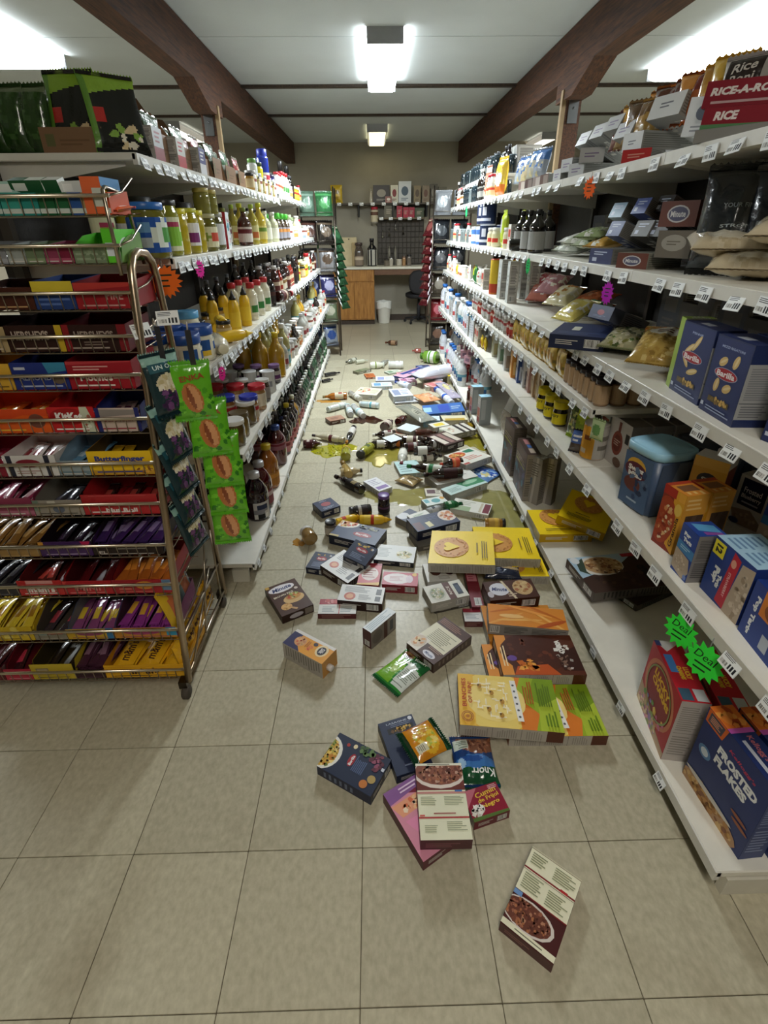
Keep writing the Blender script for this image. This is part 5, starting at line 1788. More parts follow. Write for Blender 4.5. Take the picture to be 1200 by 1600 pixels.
# tier 3
tray(2, -50, 46, '3a1c14', fr('4a2418', None, 'c8a070'), 'brown candy box', .06, .07, .17, ('6a3a24', None), 3, 1, blabel='brown')
tray(2, 46, 112, '27407a', lambda P: P.rect(0, 0, 1, 1, '27407a').rect(0, .55, 1, 1, 'd8c23a').lines(.1, .1, .9, .45, 2, '5a74b0'), 'yellow topped blue candy box', .075, .08, .17, ('d8c43a', '27407a'), 3, 1, blabel='yellow blue')
tray(2, 112, 206, '8a1c22', fr('9a1f26', 'FIRE', 'c89a94', .7, .5, .3, .3, extra=lambda P: P.poly([(0, .7), (1, .85), (1, 1), (0, 1)], 'b83a34')), 'shiny red candy box', .07, .08, .17, ('b02c2c', 'd8908a'), 4, 2, blabel='shiny red')
# tier 4
tray(3, -70, 5, '2c1a16', fr('3a211b', None, 'd0c0a8', extra=lambda P: P.rect(.8, 0, 1, 1, 'b09a70')), 'half hidden brown chocolate box', .072, .08, .17)
tray(3, 5, 95, '24120f', fr('2f1712', "HERSHEY'S", 'b9a89a', .42, .62, .66, .36, extra=lambda P: P.rect(.88, 0, 1, 1, 'c8a82c'), bold=.03), 'dark chocolate box with yellow end', .075, .085, .17)
tray(3, 95, 196, '5a1218', fr('2d1512', "HERSHEY'S", 'a8988c', .48, .62, .62, .3, extra=lambda P: P.rect(.86, 0, 1, 1, '7a1820').rect(0, 0, .1, 1, '8a1c22').lines(.3, .2, .7, .4, 2, '7a6a60'), bold=.03), 'dark chocolate box with red ends', .075, .085, .17)
# tier 5
tray(4, -60, 14, 'c8982c', fr('d8a838', None, '7a5a1c'), 'golden candy box', .078, .085, .17)
tray(4, 14, 102, '1c2a6a', fr('22327c', 'ALMOND', 'b4bcd8', .4, .45, .6, .2, extra=lambda P: P.poly([(.66, .6), (1, .7), (1, 1), (.6, 1)], '3a86a8').rect(.06, .74, .26, .84, 'c8ccd8').ell(.82, .4, .12, .2, '6a5a4a')), 'blue chocolate coconut box', .08, .09, .17, ('24357c', '5a70b0'), 4, 2, blabel='blue')
tray(4, 102, 206, '8a121e', fr('9c1826', 'Mounds', 'f0e4dc', .42, .42, .5, .26, extra=lambda P: P.rect(.68, .36, .92, .52, 'c8a49a').lines(.1, .66, .66, .86, 2, 'd8a09a').poly([(0, .88), (1, .96), (1, 1), (0, 1)], 'b83a40'), bold=.04), 'red chocolate coconut box', .082, .095, .17, ('9a1c28', 'c86a6a'), 4, 2, blabel='red')
# tier 6
tray(5, -60, 72, 'd8501c', fr('e2601f', None, 'f0c03c', extra=lambda P: P.poly([(0, .6), (.4, .5), (.7, .75), (1, .7), (1, 1), (0, 1)], 'd84a1c').ell(.85, .5, .1, .3, '7a4a3c').lines(.1, .3, .5, .5, 2, 'e8b83c')), 'orange peanut butter cup box', .075, .1, .17, ('e0661f', 'e8b43c'), 5, 2, blabel='orange')
tray(5, 72, 146, 'b81c20', fr('c42024', 'KitKat', 'f6f2ee', .44, .62, .58, .34, extra=lambda P: P.ell(.42, .62, .4, .34, 'a01418').poly([(.66, 0), (1, 0), (.86, 1), (.7, 1)], 'c8cdb4').bits(.8, .4, .1, .3, ['a8604a', '7a8a6a', 'dfe2d0'], 10, .05), bold=.05), 'red wafer bar box', .08, .095, .17, ('c42a2c', 'eeeae4'), 3, 1, blabel='red wafer')
tray(5, 146, 216, '1d2560', fr('c8b4a8', 'Baby Ruth', '96283a', .5, .5, .66, .24, extra=lambda P: P.rect(0, 0, .1, 1, '20286a').rect(.9, 0, 1, 1, '20286a').poly([(.1, .62), (.9, .72), (.9, .92), (.1, .95)], '8f8680'), bold=.03), 'white nougat bar box with navy ends', .075, .095, .17, ('a89088', '5a2a3a'), 3, 2, blabel='plum wrapped')
# tier 7
tray(6, -70, 0, '8a2034', fr('8a2034', None, 'e0c8c8'), 'crimson taffy box', .06, .08, .18, ('9a2c44', 'd8b0b4'), 3, 1, blabel='crimson')
tray(6, 0, 84, 'd8d4d0', lambda P: P.rect(0, 0, 1, 1, 'dcd9d6').rect(.06, 0, .16, 1, '2a2c3c').rect(.78, 0, .88, 1, '2a2c3c').ell(.46, .62, .24, .2, '8a2834').lines(.2, .1, .7, .3, 2, 'a8807c'), 'white candy bar box with dark stripes', .07, .075, .18, ('d8d4d0', '8a2834'), 4, 2, blabel='white striped')
tray(6, 84, 134, '7d98a8', fr('98a4a8', None, '5a6a74', band='70868f'), 'blue grey candy box', .05, .085, .18, ('5a8aa8', 'a8c4d0'), 3, 2, blabel='pale blue')
tray(6, 134, 236, 'd8ac14', fr('edc21c', 'Butterfinger', '2b3c8c', .5, .66, .78, .28, extra=lambda P: P.rect(0, 0, 1, .2, 'c8962c').bits(.85, .2, .12, .14, ['a8702c', '7a4a1c', 'e0a84a'], 10, .03), bold=.045), 'yellow crisp bar box with blue lettering', .08, .085, .18, ('e0b020', '6a4a1c'), 4, 1, '4a3a1c', 'yellow')
# tier 8
tray(7, -70, 45, '7a2c44', fr('8f3a54', None, 'e8d8dc', band='b06a80'), 'pink and wine candy box', .065, .085, .19, ('8f3050', 'd8b0bc'), 5, 2, blabel='wine pink')
tray(7, 45, 124, '7a7468', fr('9a9286', None, '4a4438', extra=lambda P: P.ell(.5, .4, .12, .24, '5c6474').rect(.3, .76, .46, .96, 'c8c2b4').rect(0, .3, .12, 1, '7a8a78')), 'empty grey card candy box', .055, .08, .19, ('26242c', '4a4a5c'), 3, 1, blabel='black')
tray(7, 124, 244, 'a01c1f', fr('b4252a', 'Nut Roll', 'e8e0dc', .5, .22, .42, .2, extra=lambda P: P.rect(0, .5, 1, 1, 'a82226').lines(.1, .9, .9, .98, 1, 'c04a4a'), bold=.04), 'large open red nut roll box', .072, .1, .19, ('3a1c18', 'a03c34'), 3, 1, 'b02226', 'dark')
# tier 9
tray(8, -70, 54, '8a6a34', fr('a07c44', None, 'd8bc84'), 'tan caramel bar box', .03, .075, .2, ('8a6430', 'c8a060'), 4, 3, blabel='gold brown')
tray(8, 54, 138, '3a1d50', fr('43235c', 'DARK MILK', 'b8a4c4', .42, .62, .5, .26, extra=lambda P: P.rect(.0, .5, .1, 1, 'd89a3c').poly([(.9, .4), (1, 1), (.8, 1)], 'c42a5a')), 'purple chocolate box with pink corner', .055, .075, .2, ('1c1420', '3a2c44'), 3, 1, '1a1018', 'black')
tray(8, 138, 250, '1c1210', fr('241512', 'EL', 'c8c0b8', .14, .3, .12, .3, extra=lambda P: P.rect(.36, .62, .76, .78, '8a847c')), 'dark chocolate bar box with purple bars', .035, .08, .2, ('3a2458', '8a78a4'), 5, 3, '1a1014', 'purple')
# tier 10
tray(9, -70, 20, '1f1c20', fr('2a262c', None, '6a6a74'), 'black candy box', .05, .08, .2, ('26242a', '5a5a66'), 4, 2, blabel='black')
tray(9, 20, 92, 'b3282a', fr('c23030', "m&m's", 'f0e8e2', .5, .4, .6, .4, extra=lambda P: P.rect(.2, .78, .8, 1, 'dfa09a'), bold=.05), 'red sweets box with pale label', .06, .085, .2, ('5a2620', 'c84a40'), 3, 1, '5a1a1a', 'brown')
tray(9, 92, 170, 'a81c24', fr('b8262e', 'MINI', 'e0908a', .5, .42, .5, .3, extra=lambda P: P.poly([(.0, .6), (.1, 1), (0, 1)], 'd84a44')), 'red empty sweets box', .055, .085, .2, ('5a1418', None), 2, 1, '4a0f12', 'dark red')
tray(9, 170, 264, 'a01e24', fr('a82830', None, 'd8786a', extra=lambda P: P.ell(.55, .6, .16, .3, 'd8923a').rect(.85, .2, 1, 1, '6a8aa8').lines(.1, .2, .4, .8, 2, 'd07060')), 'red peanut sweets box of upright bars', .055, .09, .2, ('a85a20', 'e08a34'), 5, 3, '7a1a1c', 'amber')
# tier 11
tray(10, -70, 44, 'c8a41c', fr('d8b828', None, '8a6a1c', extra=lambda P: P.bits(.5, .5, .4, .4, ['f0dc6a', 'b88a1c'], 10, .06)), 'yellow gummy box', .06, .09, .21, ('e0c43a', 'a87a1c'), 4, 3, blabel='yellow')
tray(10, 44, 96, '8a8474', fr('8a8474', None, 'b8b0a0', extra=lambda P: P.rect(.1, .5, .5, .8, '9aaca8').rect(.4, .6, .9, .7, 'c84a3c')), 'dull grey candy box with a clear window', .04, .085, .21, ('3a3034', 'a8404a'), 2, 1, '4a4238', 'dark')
tray(10, 96, 172, '3a6a9a', fr('d0a82c', None, '8a3a5a', extra=lambda P: P.ell(.5, .6, .3, .3, '9a4a74').rect(.85, 0, 1, 1, '3a7ab0')), 'blue edged gummy box', .045, .09, .21, ('8a4a78', 'e0c03c'), 3, 2, '6a6a70', 'purple yellow')
tray(10, 172, 272, '8a4a7a', fr('c88a34', None, '9a3a70', extra=lambda P: P.ell(.45, .6, .3, .3, 'b04a7a').rect(.84, .2, 1, 1, '3a9ac0')), 'orange and purple fruit chew box', .045, .09, .21, ('8f3a8a', 'e0a83c'), 4, 3, '4a2c3c', 'violet orange')
# tier 12
tray(11, -70, 0, '5a1c24', fr('6a2028', None, 'c8a0a0'), 'maroon candy box at floor level', .06, .08, .22, ('3a1418', None), 3, 1, blabel='maroon')
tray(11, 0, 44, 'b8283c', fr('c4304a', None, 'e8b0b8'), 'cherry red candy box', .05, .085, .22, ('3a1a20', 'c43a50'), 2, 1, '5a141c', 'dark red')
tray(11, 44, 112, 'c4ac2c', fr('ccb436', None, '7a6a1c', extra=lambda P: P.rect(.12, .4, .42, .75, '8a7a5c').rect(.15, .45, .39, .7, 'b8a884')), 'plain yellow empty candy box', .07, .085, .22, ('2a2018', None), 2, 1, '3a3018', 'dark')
tray(11, 112, 160, '2c1620', fr('3a1c2a', None, '7a5a6a'), 'dark brown candy box', .035, .07, .22, ('4a2838', '8a6478'), 3, 3, blabel='plum')
tray(11, 160, 288, 'e0a41c', fr('eeb424', "m&m's", '4a2a14', .5, .5, .34, .5, bold=.06), 'golden yellow sweets box at the caster corner', .058, .06, .22, ('eab020', None, .14, .075, .03, "m&m's"), 3, 2, 'c88a14', 'golden')
for i in range(5):
    place(bag('mmside', .085, .12, .035, 'e8b020', lambda P: P.rect(0, 0, 1, 1, 'eeb62a').text("m&m's", .5, .55, .74, .2, '4a2a14', 0, .06).lines(.2, .15, .8, .3, 2, 'c8861c'), 'd89c18', 8, 10), 'candy_bag',
          'golden sweets bag facing the aisle at floor tier, %s from the front' % NUM[i], 'candy bag', T(RX1 - .03, 1.30 + .075 * i + .02, .085) @ RZ(88) @ RX(-8))
for i, (yy, c, c2, lb) in enumerate([(1.36, 'd8b02c', 'c86a3c', 'yellow and orange pouch end above the golden bags'), (1.47, '8aa0a8', 'c87a5a', 'pale printed pouch end above the golden bags')]):
    place(bag('sidepouch%d' % i, .10, .16, .03, c, lambda P, c=c, c2=c2: P.rect(0, 0, 1, 1, c).ell(.5, .5, .3, .3, c2).lines(.2, .7, .8, .85, 2, c2), c, 8, 10), 'candy_bag', lb, 'candy bag', T(RX1 - .035, yy, .24) @ RZ(85) @ RX(-14))
for lb, p0, rz in (('tag', at_y(262, 497, 1.52), 20), ('tag', at_y(221, 517, 1.47), 60)):
    t = link('price_tag', TAG_MES[1], rack)
    t.location = (p0.x - RX1, p0.y - 1.25, p0.z)
    t.rotation_euler = (math.radians(-20), 0, math.radians(rz))
# hanging strips of snack bags on the aisle side of the rack


def d_greenchip(P):
    P.rect(0, 0, 1, 1, '62b522').bits(.5, .3, .5, .3, ['4a9a1a', '7acc34', '2f7a1c'], 26, .07, 7).ell(.5, .4, .24, .26, 'b8703c', 16, .25).ell(.54, .4, .15, .22, 'd89a68', 16, .25).ell(.46, .4, .06, .2, '8a4a2c', 12, .25).text('ENKA', .55, .74, .6, .09, '9a4a1c', .12, .03)


def d_teal(P):
    P.rect(0, 0, 1, 1, '1c3438').rect(0, .82, 1, 1, '8ab0a4').rect(.1, .7, .9, .84, '2c5a64').text('UN ON', .5, .77, .6, .07, 'cfe0dc').ell(.52, .52, .36, .15, 'd8cba8').bits(.52, .52, .32, .13, ['e8dcc0', 'c8b88a', 'f2ead4'], 26, .07, 6).bits(.5, .26, .4, .14, ['5a3464', '3a2448', '74487c'], 22, .08, 6)


gb, tb_ = [], []
for i, (px, py, yy, rz, rx) in enumerate([(306, 657, 1.47, 16, -4), (331, 713, 1.46, 14, -14), (349, 762, 1.455, 12, -16), (356, 806, 1.45, 10, -14), (361, 852, 1.45, 10, -8)]):
    p = at_y(px, py, yy)
    place(bag('greenchip', .125, .185, .03, '62b522', d_greenchip, '3f8a1a', 32, 46), 'snack_bag', 'green snack bag hanging beside the rack, %s from the top of its strip' % NUM[i], 'snack bag', T(p.x + .005, p.y + .004 * i, p.z) @ RZ(rz) @ RX(rx), 'green snack bags on the clip strip')
for i, (px, py, yy, rz, rx) in enumerate([(276, 648, 1.44, 54, -12), (288, 716, 1.435, 74, -16), (297, 768, 1.43, 76, -16), (306, 812, 1.425, 78, -16), (313, 855, 1.42, 78, -12)]):
    p = at_y(px, py, yy)
    place(bag('tealchip', .12, .19, .028, '1c3438', d_teal, '14262a', 32, 46), 'snack_bag', 'dark teal popcorn bag hanging beside the rack, %s from the top of its strip' % NUM[i], 'snack bag', T(p.x, p.y, p.z) @ RZ(rz) @ RX(rx), 'dark popcorn bags on the clip strip')
for px, py, yy, lb, rz in ((294, 545, 1.465, 'clip strip with green snack bags', 16), (246, 540, 1.445, 'clip strip with dark popcorn bags', 48)):
    p = at_y(px, py, yy)
    mb = MB()
    mb.box(-.008, .008, -.001, .001, -.42, .05, '2a2a2c')
    mb.tube([(0, 0, .05), (0, .012, .07), (0, .02, .05)], .002, 6, WIRE)
    o = link('clip_strip', mb.mesh('clip_strip', M_PLASTIC), rack)
    o.matrix_world = T(p.x - RX1, p.y + .02 - 1.25, p.z) @ RZ(rz)
# ================================================================== STOCK ON THE SHELVES
KIND = {}


def kind(key, name, desc, cat, maker, *a, **kw):
    KIND[key] = (name, desc, cat, lambda: maker('k_' + key, *a, **kw))


SLb = simple_label
kind('pickle_blue', 'pickle_jar', 'large pickle jar with blue label and lid', 'jar', jar, .062, .17, '6f6a20', '2c6ab8', lambda P: P.rect(0, 0, 1, 1, '2456a8').ell(.56, .55, .1, .4, 'dfe8dc').ell(.6, .5, .06, .24, '4a9a3c').rect(.36, .1, .46, .5, 'b8c4c8').rect(.36, .55, .44, .85, '6a9ac8').rect(.0, 0, .2, 1, '1f4a94'), lz=(.12, .74), lidh=.13)
kind('pickle_green', 'pickle_jar', 'tall pickle jar with green and cream label', 'jar', jar, .042, .185, '8a8a24', '24221c', lambda P: P.rect(0, 0, 1, 1, 'dfe0b8').ell(.5, .4, .16, .3, '8ac43c').rect(.4, .7, .6, .9, 'b03a5a'), lz=(.1, .7), lidh=.1)
kind('pickle_yellow', 'pickle_jar', 'yellow pepper jar with yellow lid', 'jar', jar, .036, .16, 'b8a428', 'd8cc2c', None, lidh=.12)
kind('pickle_purple', 'pickle_jar', 'pepper jar with white label and purple spot', 'jar', jar, .04, .165, 'a89a24', 'c8c83a', SLb('e8e6e4', None, '7a2a6a', None), lz=(.18, .68), lidh=.1)
kind('olive_cream', 'olive_jar', 'olive jar with cream label and red square', 'jar', jar, .05, .15, '6f6a2a', 'b8b48a', lambda P: P.rect(0, 0, 1, 1, 'dcd8b4').rect(.52, .3, .66, .75, 'c8482c').ell(.4, .5, .08, .25, '8aa044'), lz=(.12, .66), lidh=.12)
kind('olive_gold', 'olive_jar', 'small olive jar with gold lid', 'jar', jar, .036, .1, '85803a', 'b8a85a', None)
kind('olive_white', 'olive_jar', 'olive jar with plain white label', 'jar', jar, .042, .16, '5c5a34', 'a8a8a0', SLb('d8dadc', None, None, '9a9ca0'), lz=(.14, .7), lidh=.12)
kind('cracker_red', 'stuffing_box', 'white box with red side and blue print', 'box', carton, .07, .045, .165, 'b02a2c', lambda P: P.rect(0, 0, 1, 1, 'dfe4e4').bits(.5, .5, .4, .4, ['c03a4a', '3a9ab0', '2a2c30', 'e8e8e8'], 18, .1).rect(.3, .5, .7, .7, '3fa0b4'), side=lambda P: P.rect(0, 0, 1, 1, 'b8262c'))
kind('vinegar', 'vinegar_bottle', 'brown vinegar bottle with white label', 'bottle', bottle, .04, .2, '4a2a1c', '7a8a3a', SLb('d8d0c4', '6a2a2c', None, None), lz=(.1, .5))
kind('oil_yellow', 'oil_bottle', 'clear yellow oil bottle with yellow cap', 'bottle', bottle, .042, .24, 'c8ae30', 'c8c82c', SLb('d8c878', '6a8a2c', None, None), lz=(.12, .45), sh=.55)
kind('oil_green', 'oil_bottle', 'yellow olive oil bottle with green cap', 'bottle', bottle, .036, .225, 'a89a34', 'a0b83a', SLb('cfc88a', None, 'b8602c', None), lz=(.12, .48))
kind('vinegar_white', 'vinegar_bottle', 'clear white vinegar bottle', 'bottle', bottle, .04, .2, 'c8c8a4', 'd8d8cc', SLb('e6e6d4', None, None, '8a8a7a'), lz=(.12, .48))
kind('dress_green', 'dressing_bottle', 'dressing bottle with bright green cap', 'bottle', bottle, .034, .2, '4a3a2c', '4fb83a', SLb('8a8890', 'b87a3c', None, None), lz=(.1, .5), neck=.55, sh=.6, nk=.72, caph=.2)
kind('dress_white', 'dressing_bottle', 'white dressing bottle with pale green cap', 'bottle', bottle, .034, .2, 'e2e0d8', 'b8cc9a', SLb('eeece6', None, 'a8a08a', None), lz=(.1, .55), neck=.55, sh=.6, nk=.72, caph=.18)
kind('mayo', 'mayonnaise_jar', 'cream mayonnaise jar with blue lid', 'jar', jar, .055, .135, 'e2dcc4', '1f4a94', lambda P: P.rect(0, 0, 1, 1, 'e6e0ca').rect(.4, .5, .56, .95, '24508f').rect(.42, .1, .56, .5, 'e0b83a').rect(.62, .4, .74, .9, '24508f').rect(.63, .05, .74, .4, 'd8b03a'), lz=(.1, .62), lidh=.26, neck=.93)
kind('mayo_pale', 'mayonnaise_jar', 'cream mayonnaise jar with pale blue lid', 'jar', jar, .05, .15, 'e2dcc4', '5aa0cc', SLb('e6e0ca', '24508f', 'e0b83a', None), lidh=.2, neck=.93)
kind('mustard', 'mustard_bottle', 'upright yellow mustard bottle with black cap', 'bottle', squeeze, .028, .2, 'e0b41c', '1c1a18', SLb('e8c43a', None, None, None))
kind('mustard_jar', 'mustard_jar', 'small tan mustard jar with black lid', 'jar', jar, .034, .1, 'a8843c', '1a1816', SLb('c8b48a', None, None, '8a7a5a'))
kind('cream_red', 'dressing_bottle', 'cream dressing bottle with red cap', 'bottle', bottle, .034, .2, 'dcd6bc', 'b01c24', SLb('dcd8c4', None, '3a7a3c', None), lz=(.15, .6), neck=.6, sh=.68, nk=.8, caph=.14)
kind('dark_sauce', 'sauce_bottle', 'black sauce bottle with grey cap', 'bottle', bottle, .034, .21, '1a1412', '4c4c50', SLb('2a2220', '4a2a24', None, None), lz=(.1, .5))
kind('brown_sauce', 'sauce_bottle', 'brown barbecue sauce bottle with white cap', 'bottle', bottle, .036, .2, '3a1a14', 'd0ccc8', SLb('5a2420', 'c8b49a', None, None), lz=(.12, .55), neck=.5)
kind('hot_sauce', 'sauce_bottle', 'slim red hot sauce bottle', 'bottle', bottle, .024, .18, '9a2c1c', 'd8d4cc', SLb('d8c8a8', None, '9a2c1c', None), lz=(.12, .5))
kind('steak_sauce', 'sauce_bottle', 'dark steak sauce bottle with pale label', 'bottle', bottle, .03, .19, '1f1512', '2a2624', SLb('d0c8b4', '8a6a3c', None, None), lz=(.12, .5))
kind('relish', 'relish_jar', 'yellow relish jar with pale lid', 'jar', jar, .036, .13, 'c0ac2c', 'd8d8b0', SLb('d8c84a', 'b03a2c', None, None))
kind('jam_white', 'preserve_jar', 'brown preserve jar with broad white lid', 'jar', jar, .044, .115, '5c4a28', 'e4e2de', None, lidh=.16, neck=.95)
kind('jam_olive', 'preserve_jar', 'olive brown preserve jar with dark lid', 'jar', jar, .042, .11, '7a6434', '5c4c2c', None, lidh=.18, neck=.95)
kind('pb_blue', 'peanut_butter_jar', 'peanut butter jar with blue lid', 'jar', jar, .043, .13, '9a6a38', '2233a8', SLb('c8b8a0', 'a8242c', None, None), lidh=.18, neck=.95)
kind('pb_red', 'peanut_butter_jar', 'peanut butter jar with red lid', 'jar', jar, .043, .13, 'a07848', 'b81c2c', SLb('d8cfb8', None, None, '9a8a70'), lidh=.18, neck=.95)
kind('jar_white', 'preserve_jar', 'dark preserve jar with white metal lid', 'jar', jar, .038, .12, '3c2a20', 'd0d0cc', SLb('8a8480', None, None, '555555'), lidh=.12)
kind('can_bw', 'coffee_tin', 'black and white tin', 'tin', can, .042, .12, lambda P: P.rect(0, 0, 1, 1, 'd4d4d2').rect(.58, 0, .8, 1, '24201f').rect(.2, 0, .3, 1, '24201f').lines(.36, .3, .54, .8, 4, '8a8a90'), 'd0d0ce', 'd0d0d0')
kind('jelly_purple', 'jelly_jar', 'jelly jar with purple lid', 'jar', jar, .036, .11, '2c1420', '7a5a8a', SLb('b8b0a8', None, '5c2c5c', None))
kind('oil_big', 'oil_bottle', 'large yellow cooking oil bottle', 'bottle', bottle, .05, .27, 'c09420', 'd8b81c', None, sh=.55)
kind('oil_teal', 'oil_bottle', 'clear oil bottle with teal label', 'bottle', bottle, .045, .28, 'a8a060', 'e6e6e2', SLb('6aa0a8', 'c8d8d4', None, None), lz=(.08, .42), sh=.58)
kind('grape', 'juice_bottle', 'large dark grape juice bottle with white cap', 'bottle', bottle, .062, .265, '1c0d16', 'd8d8dc', lambda P: P.rect(0, 0, 1, 1, '241018').rect(.33, 0, .6, .95, 'c9c6c4').ell(.46, .72, .08, .16, '2a3450').lines(.36, .3, .58, .55, 3, '8a8a90').bars(.36, .04, .56, .3).rect(.62, .0, .9, .5, '2a5a74'), lz=(.06, .42), sh=.56, nk=.86, neck=.42)
kind('cran', 'juice_bottle', 'large red cranberry juice bottle with grey cap', 'bottle', bottle, .06, .27, '4a0f14', 'b8b8bc', SLb('8a4a50', 'c8b0b0', None, None), lz=(.1, .42), sh=.56, nk=.86, neck=.42)
kind('apple', 'juice_bottle', 'large amber apple juice bottle with yellow cap', 'bottle', bottle, .06, .27, '9a5a18', 'd8b824', SLb('a8702c', 'c88a34', None, None), lz=(.08, .4), sh=.56, nk=.86, neck=.42)
kind('cherry', 'juice_bottle', 'large dark red juice bottle with blue cap', 'bottle', bottle, .058, .265, '4c1018', '2a4a9a', SLb('8a5a64', '6a1a28', None, None), lz=(.42, .6), sh=.62, nk=.87, neck=.42)
kind('blue_juice', 'juice_bottle', 'red juice bottle with navy cap and blue label', 'bottle', bottle, .05, .22, '5a1820', '24305c', SLb('4a6ab0', 'b8c4d8', None, None), lz=(.05, .5), sh=.6, nk=.85, neck=.5)
kind('prune', 'juice_bottle', 'black prune juice bottle with yellow cap', 'bottle', bottle, .05, .27, '15131c', 'd8c02c', SLb('1c1a28', None, None, None), lz=(.1, .4), sh=.56, nk=.86)
kind('vinegar_big', 'vinegar_bottle', 'tall amber vinegar bottle', 'bottle', bottle, .05, .26, '9a701c', 'd8d4c4', SLb('b89a4a', '8a3a24', None, None), lz=(.1, .45), sh=.56)
kind('syrup', 'syrup_bottle', 'dark syrup bottle with pink label', 'bottle', bottle, .036, .24, '1f1010', '2a2222', SLb('b87a7a', '7a2c30', None, None), lz=(.08, .4))
kind('soda_green', 'soda_bottle', 'green glass bottle with white cap', 'bottle', bottle, .034, .24, '23452c', 'd8dcd8', SLb('3c6a44', 'c8d0c4', None, None), lz=(.12, .45))
kind('soda_dark', 'soda_bottle', 'dark glass bottle with white cap', 'bottle', bottle, .034, .24, '1c1614', 'd8d8d4', SLb('8a8a84', '2c2422', None, None), lz=(.12, .45))
kind('white_tub', 'spice_tub', 'white plastic tub with grey lid', 'tub', jar, .038, .12, 'd8d4cc', 'b8b8b4', SLb('e4e2da', '8a4a3c', None, None), mat=M_PLASTIC)
kind('orange_tub', 'spice_tub', 'orange labelled pot with white lid', 'tub', jar, .036, .11, 'd8cfc0', 'e0dcd4', SLb('d88a4a', 'e8d8b8', None, None), mat=M_PLASTIC)
kind('clear_pack', 'clear_bottle', 'clear plastic bottle with white cap', 'bottle', bottle, .04, .2, 'b0b0a8', 'd8d8d8', SLb('c8c0b8', None, '8a3a3c', None), lz=(.1, .5))
kind('red_white', 'sauce_bottle', 'white bottle with red cap', 'bottle', bottle, .03, .17, 'd8d4cc', 'b82430', SLb('d8b88a', 'c8402c', None, None), neck=.6)
kind('tin_small', 'fish_tin', 'small flat tin', 'tin', can, .04, .045, lambda P: P.rect(0, 0, 1, 1, 'b8402c').rect(.3, 0, .7, 1, 'd8c84a'), 'b8402c', 'b0a890')
kind('tin_white', 'fish_tin', 'small pale tin', 'tin', can, .04, .05, lambda P: P.rect(0, 0, 1, 1, 'd8d0c8').rect(.3, 0, .7, .6, '8a9aa8'), 'd8d0c8', 'b0b0b0')
kind('pkt_yellow', 'spice_packet', 'yellow spice packet', 'packet', bag, .07, .1, .03, 'd8b82c', lambda P: P.rect(0, 0, 1, 1, 'dcbc30').ell(.5, .4, .3, .2, 'b8641c'), None, 6, 8)


def at_shelf(side, key, x, y, z, rz, shelf, where='front row', jitter=3, group=None, extra=''):
    name, desc, cat, mk = KIND[key]
    o = nth((side, shelf, where, key))
    lb = '%s, %s in %s, %s' % (desc, o, where, shelf)
    if cat in ('jar', 'bottle', 'tin', 'tub'):
        rz *= .5            # round goods: printed side turned half towards the aisle mouth
    return place(mk(), name, lb, cat, T(x, y, z) @ RZ(rz + random.uniform(-jitter, jitter)), group)


def fill(side, z, xf, seq, shelf, inset=.055, back=(), zs=None, y_max=6.38):
    """seq [(column in the picture, kind)]: each stands in the front row where that column meets the shelf"""
    rz = 90 if side < 0 else -90
    last = []
    for px, key in seq:
        x = xf + side * inset
        y = y_for(px, x, z)
        zz = zs(y) if zs else z
        at_shelf(side, key, x + side * random.uniform(-.004, .006), y, zz, rz, shelf)
        last.append((y, key))
    for off, keep in back:
        for y, key in last:
            if random.random() < keep and y < y_max:
                x = xf + side * (inset + off)
                at_shelf(side, key, x, y + random.uniform(-.004, .004), zs(y) if zs else z, rz, shelf, 'second row' if off < .16 else 'third row')
    return last


def spread(side, z, xf, y0, y1, keys, gap, shelf, inset=.055, zs=None, where='front row', prob=.95, seed=0):
    R = random.Random(seed + int(z * 1000))
    rz = 90 if side < 0 else -90
    y, i = y0, 0
    cur, left = None, 0
    while y < y1:
        if left <= 0:
            cur = keys[i % len(keys)]
            i += 1
            left = R.choice((1, 2, 2, 3))
        if R.random() < prob:
            at_shelf(side, cur, xf + side * (inset + R.uniform(-.006, .008)), y, zs(y) if zs else z, rz, shelf, where)
        left -= 1
        y += gap * R.uniform(.95, 1.12)


LB, L1, L2, L3, L4 = 'left bottom shelf', 'left second shelf', 'left middle shelf', 'left fourth shelf', 'left top shelf'
# fourth shelf: pickles, oils, dressings
fill(-1, 1.403, -.69, [(243, 'pickle_blue'), (272, 'pickle_green'), (286, 'pickle_yellow'), (300, 'pickle_purple'), (311, 'pickle_yellow'), (325, 'olive_cream'), (342, 'olive_white'), (354, 'cracker_red'), (386, 'vinegar'), (398, 'oil_green'), (408, 'oil_yellow'), (417, 'vinegar_white'),
                       (429, 'vinegar_white'), (436, 'dress_green'), (442, 'dress_green'), (448, 'dress_green'), (454, 'dress_white'), (461, 'orange_tub'), (467, 'white_tub')], L3, back=((.12, .8), (.24, .5)))
spread(-1, 1.403, -.69, 4.85, 6.38, ['white_tub', 'orange_tub', 'pkt_yellow', 'vinegar_white', 'red_white', 'tin_white'], .09, L3, seed=3)
spread(-1, 1.403, -.69, 4.85, 6.38, ['vinegar', 'white_tub', 'dress_white'], .11, L3, inset=.17, where='second row', seed=4)
y = y_for(325, -.75, 1.403)
for px, k in ((318, 'olive_gold'), (330, 'olive_gold')):
    at_shelf(-1, k, -.75, y_for(px, -.75, 1.55), 1.403 + .1505, 90, L3, 'stacked layer')
for i, px in enumerate((225, 262, 290)):
    place(jar('greylid', .045, .21, '2c2a24', '58585a', None, lidh=.3, neck=.96), 'pickle_jar', 'tall dark jar with deep grey lid, %s behind the pickle jars' % NUM[i], 'jar', T(-.95, y_for(px, -.95, 1.5), 1.403))
